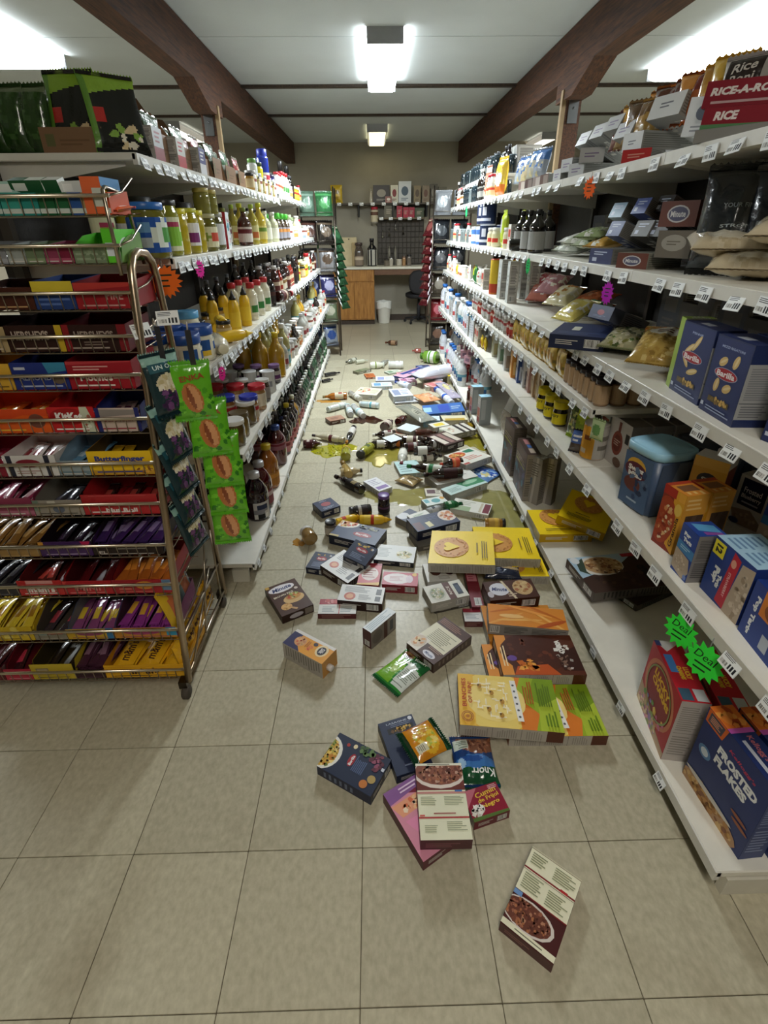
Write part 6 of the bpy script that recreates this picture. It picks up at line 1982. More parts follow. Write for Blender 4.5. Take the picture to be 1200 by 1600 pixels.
place(carton('redbehind', .09, .06, .22, 'b8242c', lambda P: P.rect(0, 0, 1, 1, 'c02a30').rect(.2, .55, .8, .8, '9a1c24'), side=lambda P: P.rect(0, 0, 1, 1, 'b8242c')), 'cracker_box', 'tall red box behind the cream labelled olive jar', 'box', T(-.92, y_for(322, -.92, 1.5), 1.403) @ RZ(90))
# middle shelf: mayonnaise, mustards, dressings
z2 = lambda y: 1.024 if y < 3.70 else 1.065
fill(-1, 1.024, -.63, [(296, 'mayo'), (318, 'mayo'), (352, 'mustard_jar'), (372, 'mustard'), (386, 'mustard'), (398, 'cream_red'), (407, 'cream_red'), (416, 'cream_red')], L2, zs=z2, back=((.11, .9), (.21, .6)))
fill(-1, 1.024, -.63, [(300, 'mayo_pale'), (330, 'mustard_jar'), (345, 'mustard_jar'), (358, 'mustard_jar'), (372, 'mustard_jar')], L2, inset=.19, zs=z2)
fill(-1, 1.024, -.63, [(330, 'dark_sauce'), (346, 'dark_sauce'), (360, 'dark_sauce'), (374, 'dark_sauce'), (386, 'dark_sauce'), (398, 'dark_sauce')], L2, inset=.32, zs=z2)
fill(-1, 1.065, -.63, [(424, 'dark_sauce'), (431, 'brown_sauce'), (438, 'steak_sauce')], L2, zs=lambda y: 1.024 if y < 3.62 else 1.065, back=((.1, .9),))
spread(-1, 1.065, -.63, 3.78, 6.36, ['hot_sauce', 'steak_sauce', 'brown_sauce', 'hot_sauce', 'dark_sauce', 'relish', 'pkt_yellow', 'mustard_jar', 'relish', 'cream_red'], .085, L2, seed=5)
spread(-1, 1.065, -.63, 3.78, 6.36, ['dark_sauce', 'hot_sauce', 'brown_sauce', 'relish'], .1, L2, inset=.16, where='second row', seed=6)


def tipped(side, spec, label, name, cat, b, c, r, z, tilt=0):
    a, e = at_z(b[0], b[1], z + r), at_z(c[0], c[1], z + r)
    h = (e - a).length
    M = T(*((a + e) / 2)) @ RZ(math.degrees(math.atan2(e.y - a.y, e.x - a.x))) @ RY(90 + tilt) @ RZ(-90) @ T(0, 0, -.1)
    return place(spec, name, label, cat, M)


msq = squeeze('tipmustard', .027, .2, 'e2b61e', '1c1a18', SLb('e8c43a', None, None, None))
tipped(-1, msq, 'toppled yellow mustard bottle with black cap, nearest the jars', 'mustard_bottle', 'bottle', (352, 520), (316, 498), .03, 1.03)
tipped(-1, msq, 'second toppled yellow mustard bottle lying on the middle shelf', 'mustard_bottle', 'bottle', (362, 520), (330, 488), .03, 1.075)
tipped(-1, squeeze('tipmustard2', .027, .2, 'e8bc1c', 'ecc830', None), 'toppled mustard bottle with yellow nozzle at the shelf lip', 'mustard_bottle', 'bottle', (350, 527), (380, 522), .028, 1.028)
tipped(-1, bottle('tipmayo', .036, .2, 'e6dfc6', 'e0d8bc', None, neck=.5), 'toppled cream bottle beside the mayonnaise jars', 'dressing_bottle', 'bottle', (334, 530), (352, 548), .036, 1.026)
tipped(-1, bottle('tipbbq', .036, .2, '3a1812', 'b81c24', SLb('5a2420', 'c8b49a', None, None), neck=.5), 'toppled brown sauce bottle hanging over the middle shelf edge', 'sauce_bottle', 'bottle', (432, 464), (456, 458), .032, 1.05)
# second shelf: spreads, oils
fill(-1, .656, -.55, [(378, 'jam_olive'), (369, 'jam_white'), (392, 'pb_blue'), (404, 'pb_red'), (412, 'jar_white'), (421, 'can_bw'), (430, 'jelly_purple'), (436, 'oil_big'), (446, 'oil_teal')], L1, back=((.105, 1.0), (.21, .8)))
fill(-1, .656, -.55, [(388, 'jam_white')], L1, inset=.06)
spread(-1, .656, -.55, 3.3, 6.38, ['clear_pack', 'red_white', 'white_tub', 'steak_sauce', 'orange_tub', 'can_bw', 'clear_pack', 'red_white', 'tin_white', 'white_tub'], .09, L1, seed=7)
spread(-1, .656, -.55, 3.3, 6.38, ['oil_teal', 'oil_big', 'clear_pack', 'white_tub', 'orange_tub'], .12, L1, inset=.17, where='second row', seed=8)
# bottom shelf: juices and bottles
fill(-1, .10, -.57, [(404, 'grape'), (411, 'cran'), (423, 'apple'), (437, 'cherry'), (447, 'blue_juice'), (452, 'prune'), (459, 'vinegar_big')], LB, inset=.07, back=((.135, .9), (.27, .6)))
spread(-1, .10, -.57, 3.15, 3.95, ['syrup'], .085, LB, inset=.05, seed=1)
spread(-1, .10, -.57, 4.0, 6.38, ['soda_dark', 'soda_green', 'soda_green', 'soda_dark', 'soda_green'], .09, LB, inset=.05, seed=9)
spread(-1, .10, -.57, 3.15, 6.38, ['soda_dark', 'syrup', 'soda_green'], .095, LB, inset=.14, where='second row', seed=10)
spread(-1, .10, -.57, 3.15, 6.0, ['soda_dark', 'soda_green'], .11, LB, inset=.23, where='third row', seed=12)

# top shelf: seaweed packs in open cartons, packets
KRAFT = '8a6a4e'


def d_seaweed(P):
    P.rect(0, 0, 1, 1, '141614').poly([(0, .7), (1, .85), (1, 1), (0, 1)], '8fb83a').rect(0, .38, .3, .55, 'c0302c').bits(.6, .2, .3, .15, ['e0c89a', '8ab04a', 'eee6d0'], 14, .08).rect(0, 0, .1, 1, '6a9a3c')


def d_greenpack(P):
    P.rect(0, 0, 1, 1, '2c4a1f').bits(.5, .5, .45, .45, ['37582a', '24401a', '41652f'], 30, .08).rect(.0, .86, 1, 1, '6a7a58')


zt = 1.714
for i, (px, rz) in enumerate([(-14, -8), (22, -6), (58, -10)]):
    p = at_y(px, 225, 1.96)
    place(bag('grn', .13, .2, .05, '2c4a1f', d_greenpack, '2a4420', 20, 26), 'snack_pouch', 'dark green pouch standing at the shelf end, %s from the left' % NUM[i], 'pouch', T(p.x, 1.96, zt) @ RZ(rz) @ RX(-6))
for i, px in enumerate((-30, 4, 40, 74)):
    p = at_y(px, 225, 1.92)
    place(bag('clr', .09, .17, .03, 'a8ac9a', lambda P: P.rect(0, 0, 1, 1, 'a0a48c').ell(.5, .4, .3, .3, '4a6a30'), None, 6, 8), 'snack_pouch', 'clear edged pouch between the green pouches, %s from the left' % NUM[i], 'pouch', T(p.x + .01, 2.03, zt) @ RZ(60) @ RX(-8))


def opencase(w, d, lip, hb):
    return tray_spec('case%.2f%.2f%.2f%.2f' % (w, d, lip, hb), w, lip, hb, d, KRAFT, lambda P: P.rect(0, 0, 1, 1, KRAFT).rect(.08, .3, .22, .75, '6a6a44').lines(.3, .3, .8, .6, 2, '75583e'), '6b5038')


p = at_y(125, 228, 1.93)
place(opencase(.2, .28, .075, .24), 'display_case', 'open brown card case of seaweed packs at the shelf end', 'carton', T(p.x - .02, 1.93, zt) @ RZ(0))
for i in range(5):
    place(bag('swd', .17, .235, .02, '141614', d_seaweed, '1a1c18', 36, 50), 'seaweed_pack', 'black and green seaweed pack in the brown case, %s from the front' % NUM[i], 'pouch', T(p.x - .02, 1.955 + .045 * i, zt + .004) @ RZ(-5 + 2 * i) @ RX(-9))
place(bag('swd', .17, .235, .02, '141614', d_seaweed, '1a1c18', 36, 50), 'seaweed_pack', 'seaweed pack leaning outside the brown case', 'pouch', T(p.x + .13, 1.955, zt + .003) @ RZ(38) @ RX(-16))
CASES = [(2.24, .17, .1, .25), (2.52, .15, .09, .22), (2.76, .14, .08, .17), (2.98, .16, .1, .18), (3.24, .18, .09, .12), (3.5, .18, .09, .12)]
for i, (y, w, lp, hb) in enumerate(CASES):
    place(opencase(w, .22, lp, hb), 'display_case', 'open brown card case on the left top shelf, %s along the lip' % NUM[i], 'carton', T(-.785, y + w / 2 - .08, zt) @ RZ(90 + random.uniform(-5, 5)))
    for j in range(3):
        c1, c2 = [('9aa894', '3a5a34'), ('c8ccc0', '4a7a4c'), ('b8b4a8', 'a83a3c')][i % 3]
        place(bag('pk%d' % (i % 3), w * .9, .16 if i < 4 else .11, .02, c1, lambda P, c1=c1, c2=c2: P.rect(0, 0, 1, 1, c1).rect(0, .6, 1, .9, c2).lines(.2, .1, .8, .4, 3, c2), None, 6, 9), 'spice_packet',
              'printed packet in top shelf card case %s, %s from front' % (['one', 'two', 'three', 'four', 'five', 'six'][i], NUM[j]), 'packet', T(-.80 - .05 * j, y + w / 2 - .08, zt + .004) @ RZ(90) @ RX(-8))
for i, (px, c, st, lb) in enumerate([(240, 'b8bcc0', '8a2430', 'white and red card standing at the top shelf lip'), (276, 'd0d0cc', 'b82c34', 'white paper packet with red base on the top shelf'), (310, '3a3c7a', 'd8d8dc', 'small blue and white box on the top shelf lip')]):
    y = y_for(px, -.78, zt)
    place(carton('topbox%d' % i, .09, .04, .1, c, lambda P, c=c, st=st: P.rect(0, 0, 1, 1, c).rect(0, 0, 1, .4, st).lines(.2, .5, .8, .9, 3, st)), 'seasoning_box', lb, 'box', T(-.772, y, zt) @ RZ(90))
zt4 = lambda y: 1.714 if y < 4.61 else 1.75
for i in range(14):
    y = 3.72 + i * .062
    at_shelf(-1, ['mustard_jar', 'white_tub', 'olive_gold'][i % 3], -.79, y, zt, 90, L4)
for key, px, r, h, col, capc, lab, lb in [('mop', 415, .045, .30, '2a3a9a', '2434a0', SLb('d8d4cc', 'b8303c', None, None), 'tall blue topped canister on the left top shelf'),
                                          ('yel', 408, .03, .2, 'd8cc3a', '3a4a2c', SLb('c8d04a', '3a7a3c', None, None), 'yellow bottle beside the blue topped canister'),
                                          ('wht', 398, .035, .2, 'd8dcd8', '6a9a4c', SLb('e0e4dc', '5a9a5c', None, None), 'white bottle with green nozzle on the left top shelf'),
                                          ('pur', 426, .035, .16, '3a3070', '2a2850', SLb('d8d8e4', '4a4090', None, None), 'small violet canister right of the blue topped one')]:
    place(bottle('top' + key, r, h, col, capc, lab, neck=.7, sh=.8, nk=.88, caph=.3 if key == 'mop' else .12), 'cleaner_bottle', lb, 'bottle', T(-.80, y_for(px, -.80, zt), zt) @ RZ(90))
spread(-1, 1.75, -.75, 4.66, 6.36, ['white_tub', 'red_white', 'cream_red', 'orange_tub', 'dark_sauce', 'relish'], .095, L4, zs=zt4, seed=15)
spread(-1, 1.75, -.75, 4.7, 6.3, ['brown_sauce', 'dark_sauce'], .13, L4, inset=.18, zs=zt4, where='second row', seed=16)
# pitchers / lamp oil lamps standing at the far end of the top shelf
for i, y in enumerate((5.75, 6.15)):
    place(bottle('lampoil', .055, .34, '4a1416', '1a1614', None, sh=.4, nk=.6, neck=.4, caph=.3), 'oil_lamp', 'dark red oil lamp with black top at the far left end, %s' % ('nearer' if i == 0 else 'farther'), 'lamp', T(-.9, y, 1.75))
# ================================================================== RIGHT SHELVING, NEAR STOCK PIECE BY PIECE
ZB, Z1, ZC, Z2, Z3, Z4 = .10, .63, .87, 1.044, 1.356, 1.691
gside = lambda c='8d8984', ink='6a6660': (lambda P: P.rect(0, 0, 1, 1, c).lines(.1, .52, .9, .92, 12, ink).rect(.08, .48, .92, .49, ink).lines(.1, .1, .9, .44, 8, ink))


def sbox(name, label, bl, br, tl_y, z, d, base, front, side=None, top=None, cat='box', lean_=0, dx=0.0, extra=None, h=None, turn=0):
    """a pack standing on the level z with its front lower corners at two picture points"""
    a, b, w, ang, hh = face_quad(bl, br, tl_y, z)
    h = h or hh
    sp = carton('s%d' % len(_specs), w, d, h, base, front, side, top, extra=extra)
    M = M_stand(a, b, ang + turn, d, z) @ T(0, dx, 0) @ RX(lean_)
    return place(sp, name, label, cat, M), (a, b, w, ang, h)


# --- bottom shelf
def d_flakes(P):
    P.rect(0, 0, 1, 1, '22346e').ell(.16, .52, .1, .07, '5a86b8').ell(.16, .52, .06, .045, 'cfdcec')
    P.text('FROSTED', .6, .72, .6, .1, 'eceff2', -.05, .06).text('FLAKES', .55, .6, .5, .1, 'eceff2', -.05, .06).text("Kellogg's", .62, .84, .4, .05, 'c43a5a', -.05, .02, .2)
    P.poly([(.02, .84), (.02, 1), (.34, 1), (.3, .84)], 'd8672c').poly([(.05, .86), (.06, .98), (.29, .98), (.27, .86)], '4c4a5a').lines(.08, .88, .26, .96, 4, 'e0a080')
    P.ell(.42, .06, .5, .14, 'b8906a').bits(.42, .08, .42, .09, ['c89a54', 'a8763a', 'd8b47a', 'b88548', '8a5a3c'], 60, .05, 6).ell(.82, .36, .12, .02, '9a5a3c').ell(.86, .3, .12, .02, '9a5a3c').ell(.4, .18, .4, .03, 'd8d4cc')


ctop = lambda P: P.rect(0, 0, 1, 1, '22346e').rect(0, 0, .3, 1, 'e2762c').bits(.15, .5, .12, .4, ['f0a04a', 'b8481c', 'e88a3c'], 10, .06).rect(.3, 0, .36, 1, 'c85ab8').text("Kellogg's", .55, .6, .3, .3, 'c8707a', 0, .02).rect(.45, .2, .9, .35, 'cfd4e4')
_, fr_ = sbox('cereal_box', 'navy flakes cereal box with white lettering nearest the camera', (1066.5, 1207), (1153, 1343), 1104, ZB, .062, '1c2c60', d_flakes, gside('2a3c74', '7a88b0'), ctop)
a, b, w, ang, h = fr_
place(carton('flakes2', w, .062, h, '1c2c60', d_flakes, gside('2a3c74', '7a88b0'), ctop), 'cereal_box', 'second navy flakes cereal box behind the nearest one', 'box', M_stand(a, b, ang, .062, ZB) @ T(.01, .075, 0))


def d_charms(P):
    P.rect(0, 0, 1, 1, 'b02430').ring(.5, .56, .4, .46, 'c87a5a', 30).ell(.5, .56, .4, .37, '8a1722').text('LUCKY', .52, .74, .5, .11, 'e8b82c', -.08, .05).text('CHARMS', .54, .62, .56, .1, 'e8b82c', -.08, .05)
    P.poly([(0, 0), (1, 0), (1, .1), (.5, .16), (0, .34)], 'b89a7a').bits(.35, .1, .34, .12, ['c8a878', 'd88a9a', '8a9a5a', 'e0c8a0', '9a7ab0'], 50, .045, 6).bits(.5, .3, .4, .1, ['c8648a', '6a9a4a', 'e0b84a', '7a6ab0'], 10, .05)
    P.ring(.5, .56, .36, .385, '8a9a5a', 30)


chtop = lambda P: P.rect(0, 0, 1, 1, 'c01f2e').poly([(0, 0), (0, 1), (.2, .3)], 'd8d4d0').rect(.25, .1, .55, .4, '4a86c8').text('LUCKY', .55, .68, .2, .2, 'e8b82c', 0, .06).text('CHARMS', .55, .45, .22, .18, 'e8b82c', 0, .06).rect(0, 0, .1, .2, '3a4470').rect(.8, .05, .98, .45, '3a5a70').rect(.8, .55, .98, .95, 'c8ccd0')
_, fr_ = sbox('cereal_box', 'red marshmallow cereal box standing on the bottom shelf', (995, 1086), (1032, 1186), 1000, ZB, .075, '9a1a26', d_charms, gside('b8b0aa', '8f8983'), chtop)
a, b, w, ang, h = fr_
place(carton('charms2', w, .075, h, '8a1622', d_charms, gside('b8b0aa', '8f8983'), chtop), 'cereal_box', 'second red marshmallow cereal box behind the first', 'box', M_stand(a, b, ang, .075, ZB) @ T(.015, .095, 0))


def d_oatcrunch(P):
    P.rect(0, 0, 1, 1, '3f2a22').poly([(0, 0), (.6, 0), (.35, .5), (0, .8)], 'a8c4d8').ell(.3, .3, .28, .26, 'dcd6cc').ell(.3, .33, .25, .22, 'b89468').bits(.3, .34, .23, .19, ['c8a070', '8a5a38', 'e0c498', 'a87848', '6a4028'], 60, .035, 5)
    P.poly([(.04, .16), (.16, .06), (.4, .03), (.54, .12), (.42, .1), (.2, .14)], '3a4a3c').ell(.1, .06, .1, .05, 'd8dde0').text('oats', .62, .88, .3, .11, '1a1210', 0, .06).text('crunch', .64, .74, .5, .13, '1a1210', 0, .06).bits(.7, .4, .25, .3, ['4a342a', '56402f', '33221b'], 26, .05).rect(.02, .62, .12, .8, 'b8323a')


fbox('cereal_box', 'brown oat cereal box with bowl picture lying on the bottom shelf', 'box', [(990, 848), (1050, 893), (944, 947), (908.5, 886.7)], .045, ZB + .03, '4a3a32', d_oatcrunch, side=gside('5c5650', '2c2a28'))
fbox('cereal_box', 'grey sided oat cereal box trapped under the bowl picture one', 'box', [(1010, 880), (1075, 905), (990, 952), (950, 905)], .03, ZB, '4a443e', lambda P: P.rect(0, 0, 1, 1, '4a3a32'), side=gside('5c5650', '2c2a28'))
fbox('cereal_box', 'yellow ring cereal box lying at the edge of the bottom shelf', 'box', [(825.7, 798), (884, 797), (943.5, 833), (841, 834)], .045, ZB, 'c9a00a', d_ring, side=yside)
fbox('cereal_box', 'yellow ring cereal box tilted on the other at the bottom shelf', 'box', [(866, 768), (930, 786), (984, 828), (898, 808)], .05, ZB + .055, 'b89408', d_ring, side=yside, tilt=(6, 8))


def d_cocoa2(P):
    P.rect(0, 0, 1, 1, '3a2418').rect(.05, .8, .95, .95, '4a3020').bits(.5, .4, .45, .35, ['4a3a5a', '3a6a78', '5a4034', '2c1c14'], 26, .1).rect(.1, .62, .9, .66, '8a8a34').lines(.1, .68, .9, .78, 2, '8a7a5a')


c2top = lambda P: P.rect(0, 0, 1, 1, '3a231a').rect(.1, .3, .4, .7, 'b87a7a').rect(.42, .35, .6, .65, '3a6ab0').rect(.64, .3, .9, .7, 'b0a090')
sbox('cereal_box', 'dark cocoa cereal box standing nearest along the bottom shelf row', (801, 752), (815, 783), 684, ZB, .075, '33201a', d_cocoa2, gside('8f8880', '5a554e'), c2top)
sbox('cereal_box', 'dark cocoa cereal box standing behind its neighbour further along', (783, 722), (796, 744), 652, ZB, .075, '33201a', d_cocoa2, gside('6a6058', '4a443e'), c2top)
for i, (bl, br, ty) in enumerate([((822, 782), (838, 790), 712), ((842, 784), (860, 790), 714)]):
    sbox('bulk_pack', 'clear wrapped grey cereal pack standing %s' % ('beside the cocoa boxes' if i == 0 else 'innermost in the bottom shelf corner'), bl, br, ty, ZB, .06, '8a857e', lambda P: P.rect(0, 0, 1, 1, '938e88').poly([(.3, 0), (.5, 0), (.7, 1), (.5, 1)], 'b8b4b0').rect(.1, .4, .3, .55, '5a6a80').lines(.1, .6, .9, .9, 6, '6a6660'), gside('8a857e', '615d58'))
p = at_z(776, 683, ZB)
place(bag('paperbag', .13, .2, .07, 'b0a596', lambda P: P.rect(0, 0, 1, 1, 'b2a898').bits(.5, .5, .45, .45, ['a59b8b', 'bdb3a4'], 20, .12), 'a89e8e', 16, 22), 'flour_bag', 'beige paper flour bag standing on the bottom shelf', 'bag', T(p.x + .07, p.y, ZB) @ RZ(-80) @ RX(4))
p = at_z(790, 690, ZB)
place(bag('paperbag2', .12, .22, .07, '8a7f72', None, '7a7064', 12, 16), 'flour_bag', 'greyish paper bag leaning behind the beige flour bag', 'bag', T(p.x + .2, p.y + .1, ZB) @ RZ(-70) @ RX(-6))
for i, (px, py) in enumerate([(736, 650), (748, 668)]):
    p = at_z(px, py, ZB)
    place(carton('bluetop', .07, .09, .23, 'a89a8c', lambda P: P.rect(0, 0, 1, 1, 'b0aba2').rect(.1, .3, .9, .6, 'a85a3c').rect(.1, .1, .9, .28, '8a2c34').lines(.1, .7, .9, .9, 3, 'd8d4cc'), side=lambda P: P.rect(0, 0, 1, 1, '9aa0a0').rect(.1, .2, .5, .9, 'b8bcbc'), top=lambda P: P.rect(0, 0, 1, 1, 'a8d4ea').text('w', .5, .5, .3, .3, '7ab0d0')),
          'drink_carton', 'brown drink carton with pale blue top, %s' % ('farther of two' if i == 0 else 'nearer of two'), 'carton', T(p.x + .05, p.y + .08, ZB) @ RZ(-84))
p = at_z(727, 640, ZB)
place(bottle('cocoadk', .045, .2, '4a2a22', '8a3a34', SLb('6a4a3c', 'c8b8a8', None, None), neck=.8, sh=.8, nk=.86), 'cocoa_tub', 'dark brown cocoa tub beside the blue topped cartons', 'tub', T(p.x + .05, p.y, ZB))
place(bag('whitesheet', .1, .16, .02, 'd8d6d0', None, None, 8, 10), 'napkin_pack', 'white paper pack slumped behind the blue topped cartons', 'pouch', T(at_z(766, 650, ZB).x + .12, at_z(766, 650, ZB).y, ZB) @ RZ(-70) @ RX(-25))


# --- second shelf
def d_tarts(P):
    P.rect(0, 0, 1, 1, '24469a').text('Pop', .42, .84, .4, .1, 'eef2f6', 0, .08).text('Tarts', .5, .74, .5, .09, 'eef2f6', 0, .08).poly([(0, .5), (1, .46), (1, .64), (0, .68)], '3f86c0').lines(.2, .54, .8, .62, 2, 'a8d0e8').poly([(0, .08), (.75, 0), (1, .2), (.85, .44), (0, .5)], 'b8a692').bits(.4, .26, .34, .16, ['c8b8a4', 'a8957f', 'd4c6b4'], 30, .05).ell(.88, .08, .1, .05, '6a86c8')


def d_tarts2(P):
    P.rect(0, 0, 1, 1, '22408c').poly([(.6, 0), (1, 0), (1, .95), (.72, .9)], 'b8a692').bits(.86, .4, .12, .4, ['c8b8a4', 'a08d77', 'd4c6b4'], 30, .05).poly([(.4, .05), (.62, .02), (.68, .92), (.5, .98)], 'c0243a').ell(.55, .8, .06, .07, 'e0a08a').text90('STRAWBERRY', .54, .42, .44, .06, 'f0c8c8', .02, -1)
    P.text90('Pop', .24, .42, .3, .18, 'eef2f6', .08, -1).text90('Tarts', .36, .36, .24, .1, 'eef2f6', .08, -1).rect(.02, .72, .3, .96, 'e8dc34').text90('12', .16, .84, .14, .16, '2a2a20', .06, -1)


tartside = gside('7d7a78', '4a4848')
sbox('toaster_pastry_box', 'blue toaster pastry box standing upright on the second shelf', (1047, 886), (1070, 911), 816, Z1, .075, '1f3a86', d_tarts, tartside, lambda P: P.rect(0, 0, 1, 1, '24469a').poly([(.1, .2), (.6, .2), (.8, .9), (.3, .9)], '5aa0d0').poly([(.7, .3), (.9, .3), (.95, .9), (.8, .9)], '8a4a9a'))
sbox('toaster_pastry_box', 'large blue toaster pastry box with yellow number patch', (1093, 917), (1149, 977), 836, Z1, .11, '1f3a86', lambda P: d_tarts2(P), lambda P: P.rect(0, 0, 1, 1, '1c347c'), lambda P: P.rect(0, 0, 1, 1, 'a8cce4').lines(.1, .1, .5, .9, 6, '6a90b8').lines(.55, .1, .95, .9, 6, '6a90b8'))
sbox('toaster_pastry_box', 'blue toaster pastry box with orange panel cut by the frame', (1152, 983), (1205, 1050), 905, Z1, .1, '1f3a86', lambda P: P.rect(0, 0, 1, 1, '22408c').rect(.3, .55, .9, .98, 'd8802c').ell(.6, .72, .2, .14, '8a4a20').text90('Pop Tarts', .2, .45, .7, .14, 'eef2f6', .06, -1).rect(.55, .1, .75, .35, 'b8c0cc'), tartside)
p = at_z(1190, 905, Z1)
place(carton('tart4', .2, .1, .15, '1f3a86', d_tarts, tartside, lambda P: P.rect(0, 0, 1, 1, '8ab4d8').lines(.1, .1, .9, .9, 5, '5a80b0')), 'toaster_pastry_box', 'blue toaster pastry box behind the yellow patch one', 'box', T(p.x + .18, p.y + .1, Z1) @ RZ(-64))


def d_granola(P):
    P.rect(0, 0, 1, 1, '8a2c1c').poly([(.62, .1), (1, .0), (1, 1), (.5, 1)], 'e0a42c').ell(.3, .45, .5, .4, 'a8401f').bits(.35, .42, .32, .3, ['d8905a', '8a2c1c', 'e0b47c', 'b85a34', 'f0dcb8'], 40, .08, 5).rect(0, .86, .6, 1, 'b02a1c').ell(.8, .72, .16, .1, 'e8c45a').text90('Granola', .84, .36, .5, .16, '4a2a14', .02, 1).rect(.72, .86, 1, 1, 'e8a83c')


grside = lambda P: P.rect(0, 0, 1, 1, 'd89a3a').rect(.18, .1, .96, .66, '4c382c').poly([(.25, .1), (.4, .1), (.7, .66), (.5, .66)], '5c473a').lines(.1, .74, .9, .95, 3, 'e8c07a')
grtop = lambda P: P.rect(0, 0, 1, 1, 'd88a30').rect(.3, .15, .7, .85, '7a5034').rect(0, 0, .2, 1, 'b03a20').lines(.75, .1, .98, .9, 3, 'e8c07a')
_, fr_ = sbox('granola_box', 'orange granola box with meat red print at the shelf front', (1017, 843), (1047, 867), 755, Z1, .075, 'd8902c', d_granola, grside, grtop)
a, b, w, ang, h = fr_
place(carton('granola2', w, .075, h, 'c8822a', d_granola, grside, grtop), 'granola_box', 'second orange granola box behind the first', 'box', M_stand(a, b, ang, .075, Z1) @ T(.0, .085, 0))


def milkcap2(mb, w, d, h):
    mb.lathe([(.016, 0), (.016, .02), (.013, .023), (.0001, .023)], 12, 'd8d4cc', M=T(w * .1, d * .15, h))


p = at_z(1050, 842, Z1)
place(carton('oatmilk2', .095, .07, .235, 'dcd8d0', lambda P: P.rect(0, 0, 1, 1, 'e0a43a').ell(.5, .7, .3, .1, '2a2530').text('Silk', .5, .7, .34, .07, 'e8e4e0').rect(0, .86, 1, 1, 'e8b450'), side=lambda P: P.rect(0, 0, 1, 1, '7a3a2c').rect(0, .9, 1, 1, 'd8d4cc'), top=lambda P: P.rect(0, 0, 1, 1, 'dedad4'), extra=milkcap2),
      'drink_carton', 'orange and white drink carton with cap standing behind the granola', 'carton', T(p.x + .13, p.y + .09, Z1) @ RZ(-52))
sbox('oatmeal_box', 'white oatmeal box with navy panel leaning at the shelf back', (1128, 814), (1174, 838), 741, Z1, .07, 'd0ccc4', lambda P: P.rect(0, 0, 1, 1, 'dedad2').rect(.12, .42, .92, .95, '242444').text('Frosted', .5, .74, .56, .11, 'e8e4e0').text('Blueberry', .5, .6, .62, .11, 'e8e4e0').lines(.25, .46, .8, .53, 1, 'b8b8c0').poly([(0, .3), (.6, .38), (1, .2), (1, .05), (.2, .02)], 'a8957f').bits(.5, .2, .35, .1, ['c8b8a0', '9a866c', 'b8a68c'], 24, .05).ell(.2, .08, .16, .06, '3a4a80'), gside('4a4844', '2c2a28'), dx=.02)


def tub(key, w, h, body, lid):
    mb = MB()
    mb.lathe([(w * .42, 0), (w * .46, h * .03), (w * .5, h * .88)], 24, body, sq=.72)
    out = [('tub_body', mb.mesh('tub_body', M_PLASTIC), None)]
    mb = MB()
    mb.lathe([(w * .53, h * .87), (w * .54, h * .97), (w * .51, h * .985), (w * .48, h * .965), (w * .46, h * .985), (.0001, h * .985)], 24, lid, sq=.72)
    out.append(('lid', mb.mesh('lid', M_PLASTIC), 0))
    P = Panel(w * .8, h * .8)
    P.rect(0, 0, 1, 1, '4a6284').ell(.45, .78, .34, .16, 'd8a83c').ell(.45, .7, .4, .16, '5a2434').text('Swiss', .45, .74, .56, .1, 'eceae6', .06, .05).text('Miss', .45, .63, .5, .1, 'eceae6', .06, .05).ell(.4, .44, .3, .14, '6a3a34').bits(.6, .5, .3, .3, ['34466a', '5a7090', '2a3654'], 12, .1).lines(.3, .1, .7, .18, 1, 'a8b8cc')
    mb = MB()
    P.emit(mb, (-w * .4, -w * .47, h * .04), (1, 0, 0), (0, -.04, 1))
    out.append(('front_print', mb.mesh('front_print', M_PAPER), 0))
    mb = MB()
    P2 = Panel(w * .8, h * .8)
    P2.rect(0, 0, 1, 1, '4a5a74').poly([(.25, 0), (.6, 0), (.9, 1), (.5, 1)], '6a7688')
    P2.emit(mb, (w * .47, -w * .4, h * .04), (0, 1, 0), (.04, 0, 1))
    out.append(('side_print', mb.mesh('side_print', M_PAPER), 0))
    return out


a, b, w, ang, h = face_quad((967, 784), (999, 807), 706, Z1)
ts = tub('tubblue', .155, .235, '4a5f80', 'a2d6f2')
place(ts, 'cocoa_tub', 'square blue cocoa tub with pale blue lid at the shelf front', 'tub', M_stand(a, b, ang, .15, Z1))
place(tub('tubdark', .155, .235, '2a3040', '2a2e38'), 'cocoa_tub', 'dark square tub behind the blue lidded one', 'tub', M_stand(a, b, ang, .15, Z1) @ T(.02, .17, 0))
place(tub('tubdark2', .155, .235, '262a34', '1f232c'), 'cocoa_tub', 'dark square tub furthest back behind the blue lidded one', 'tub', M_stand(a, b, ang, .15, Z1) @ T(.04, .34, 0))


def d_whitecoffee(P):
    P.rect(0, 0, 1, 1, 'ccc6c2').ell(.45, .5, .26, .26, '8a4030').ell(.45, .5, .18, .18, '6a2c20').rect(.4, .72, .52, .95, '7a3a2c').rect(.78, .6, .95, .8, '24201f').ell(.6, .12, .2, .1, '6a4a3c').lines(.3, .44, .6, .58, 3, 'c8a898')


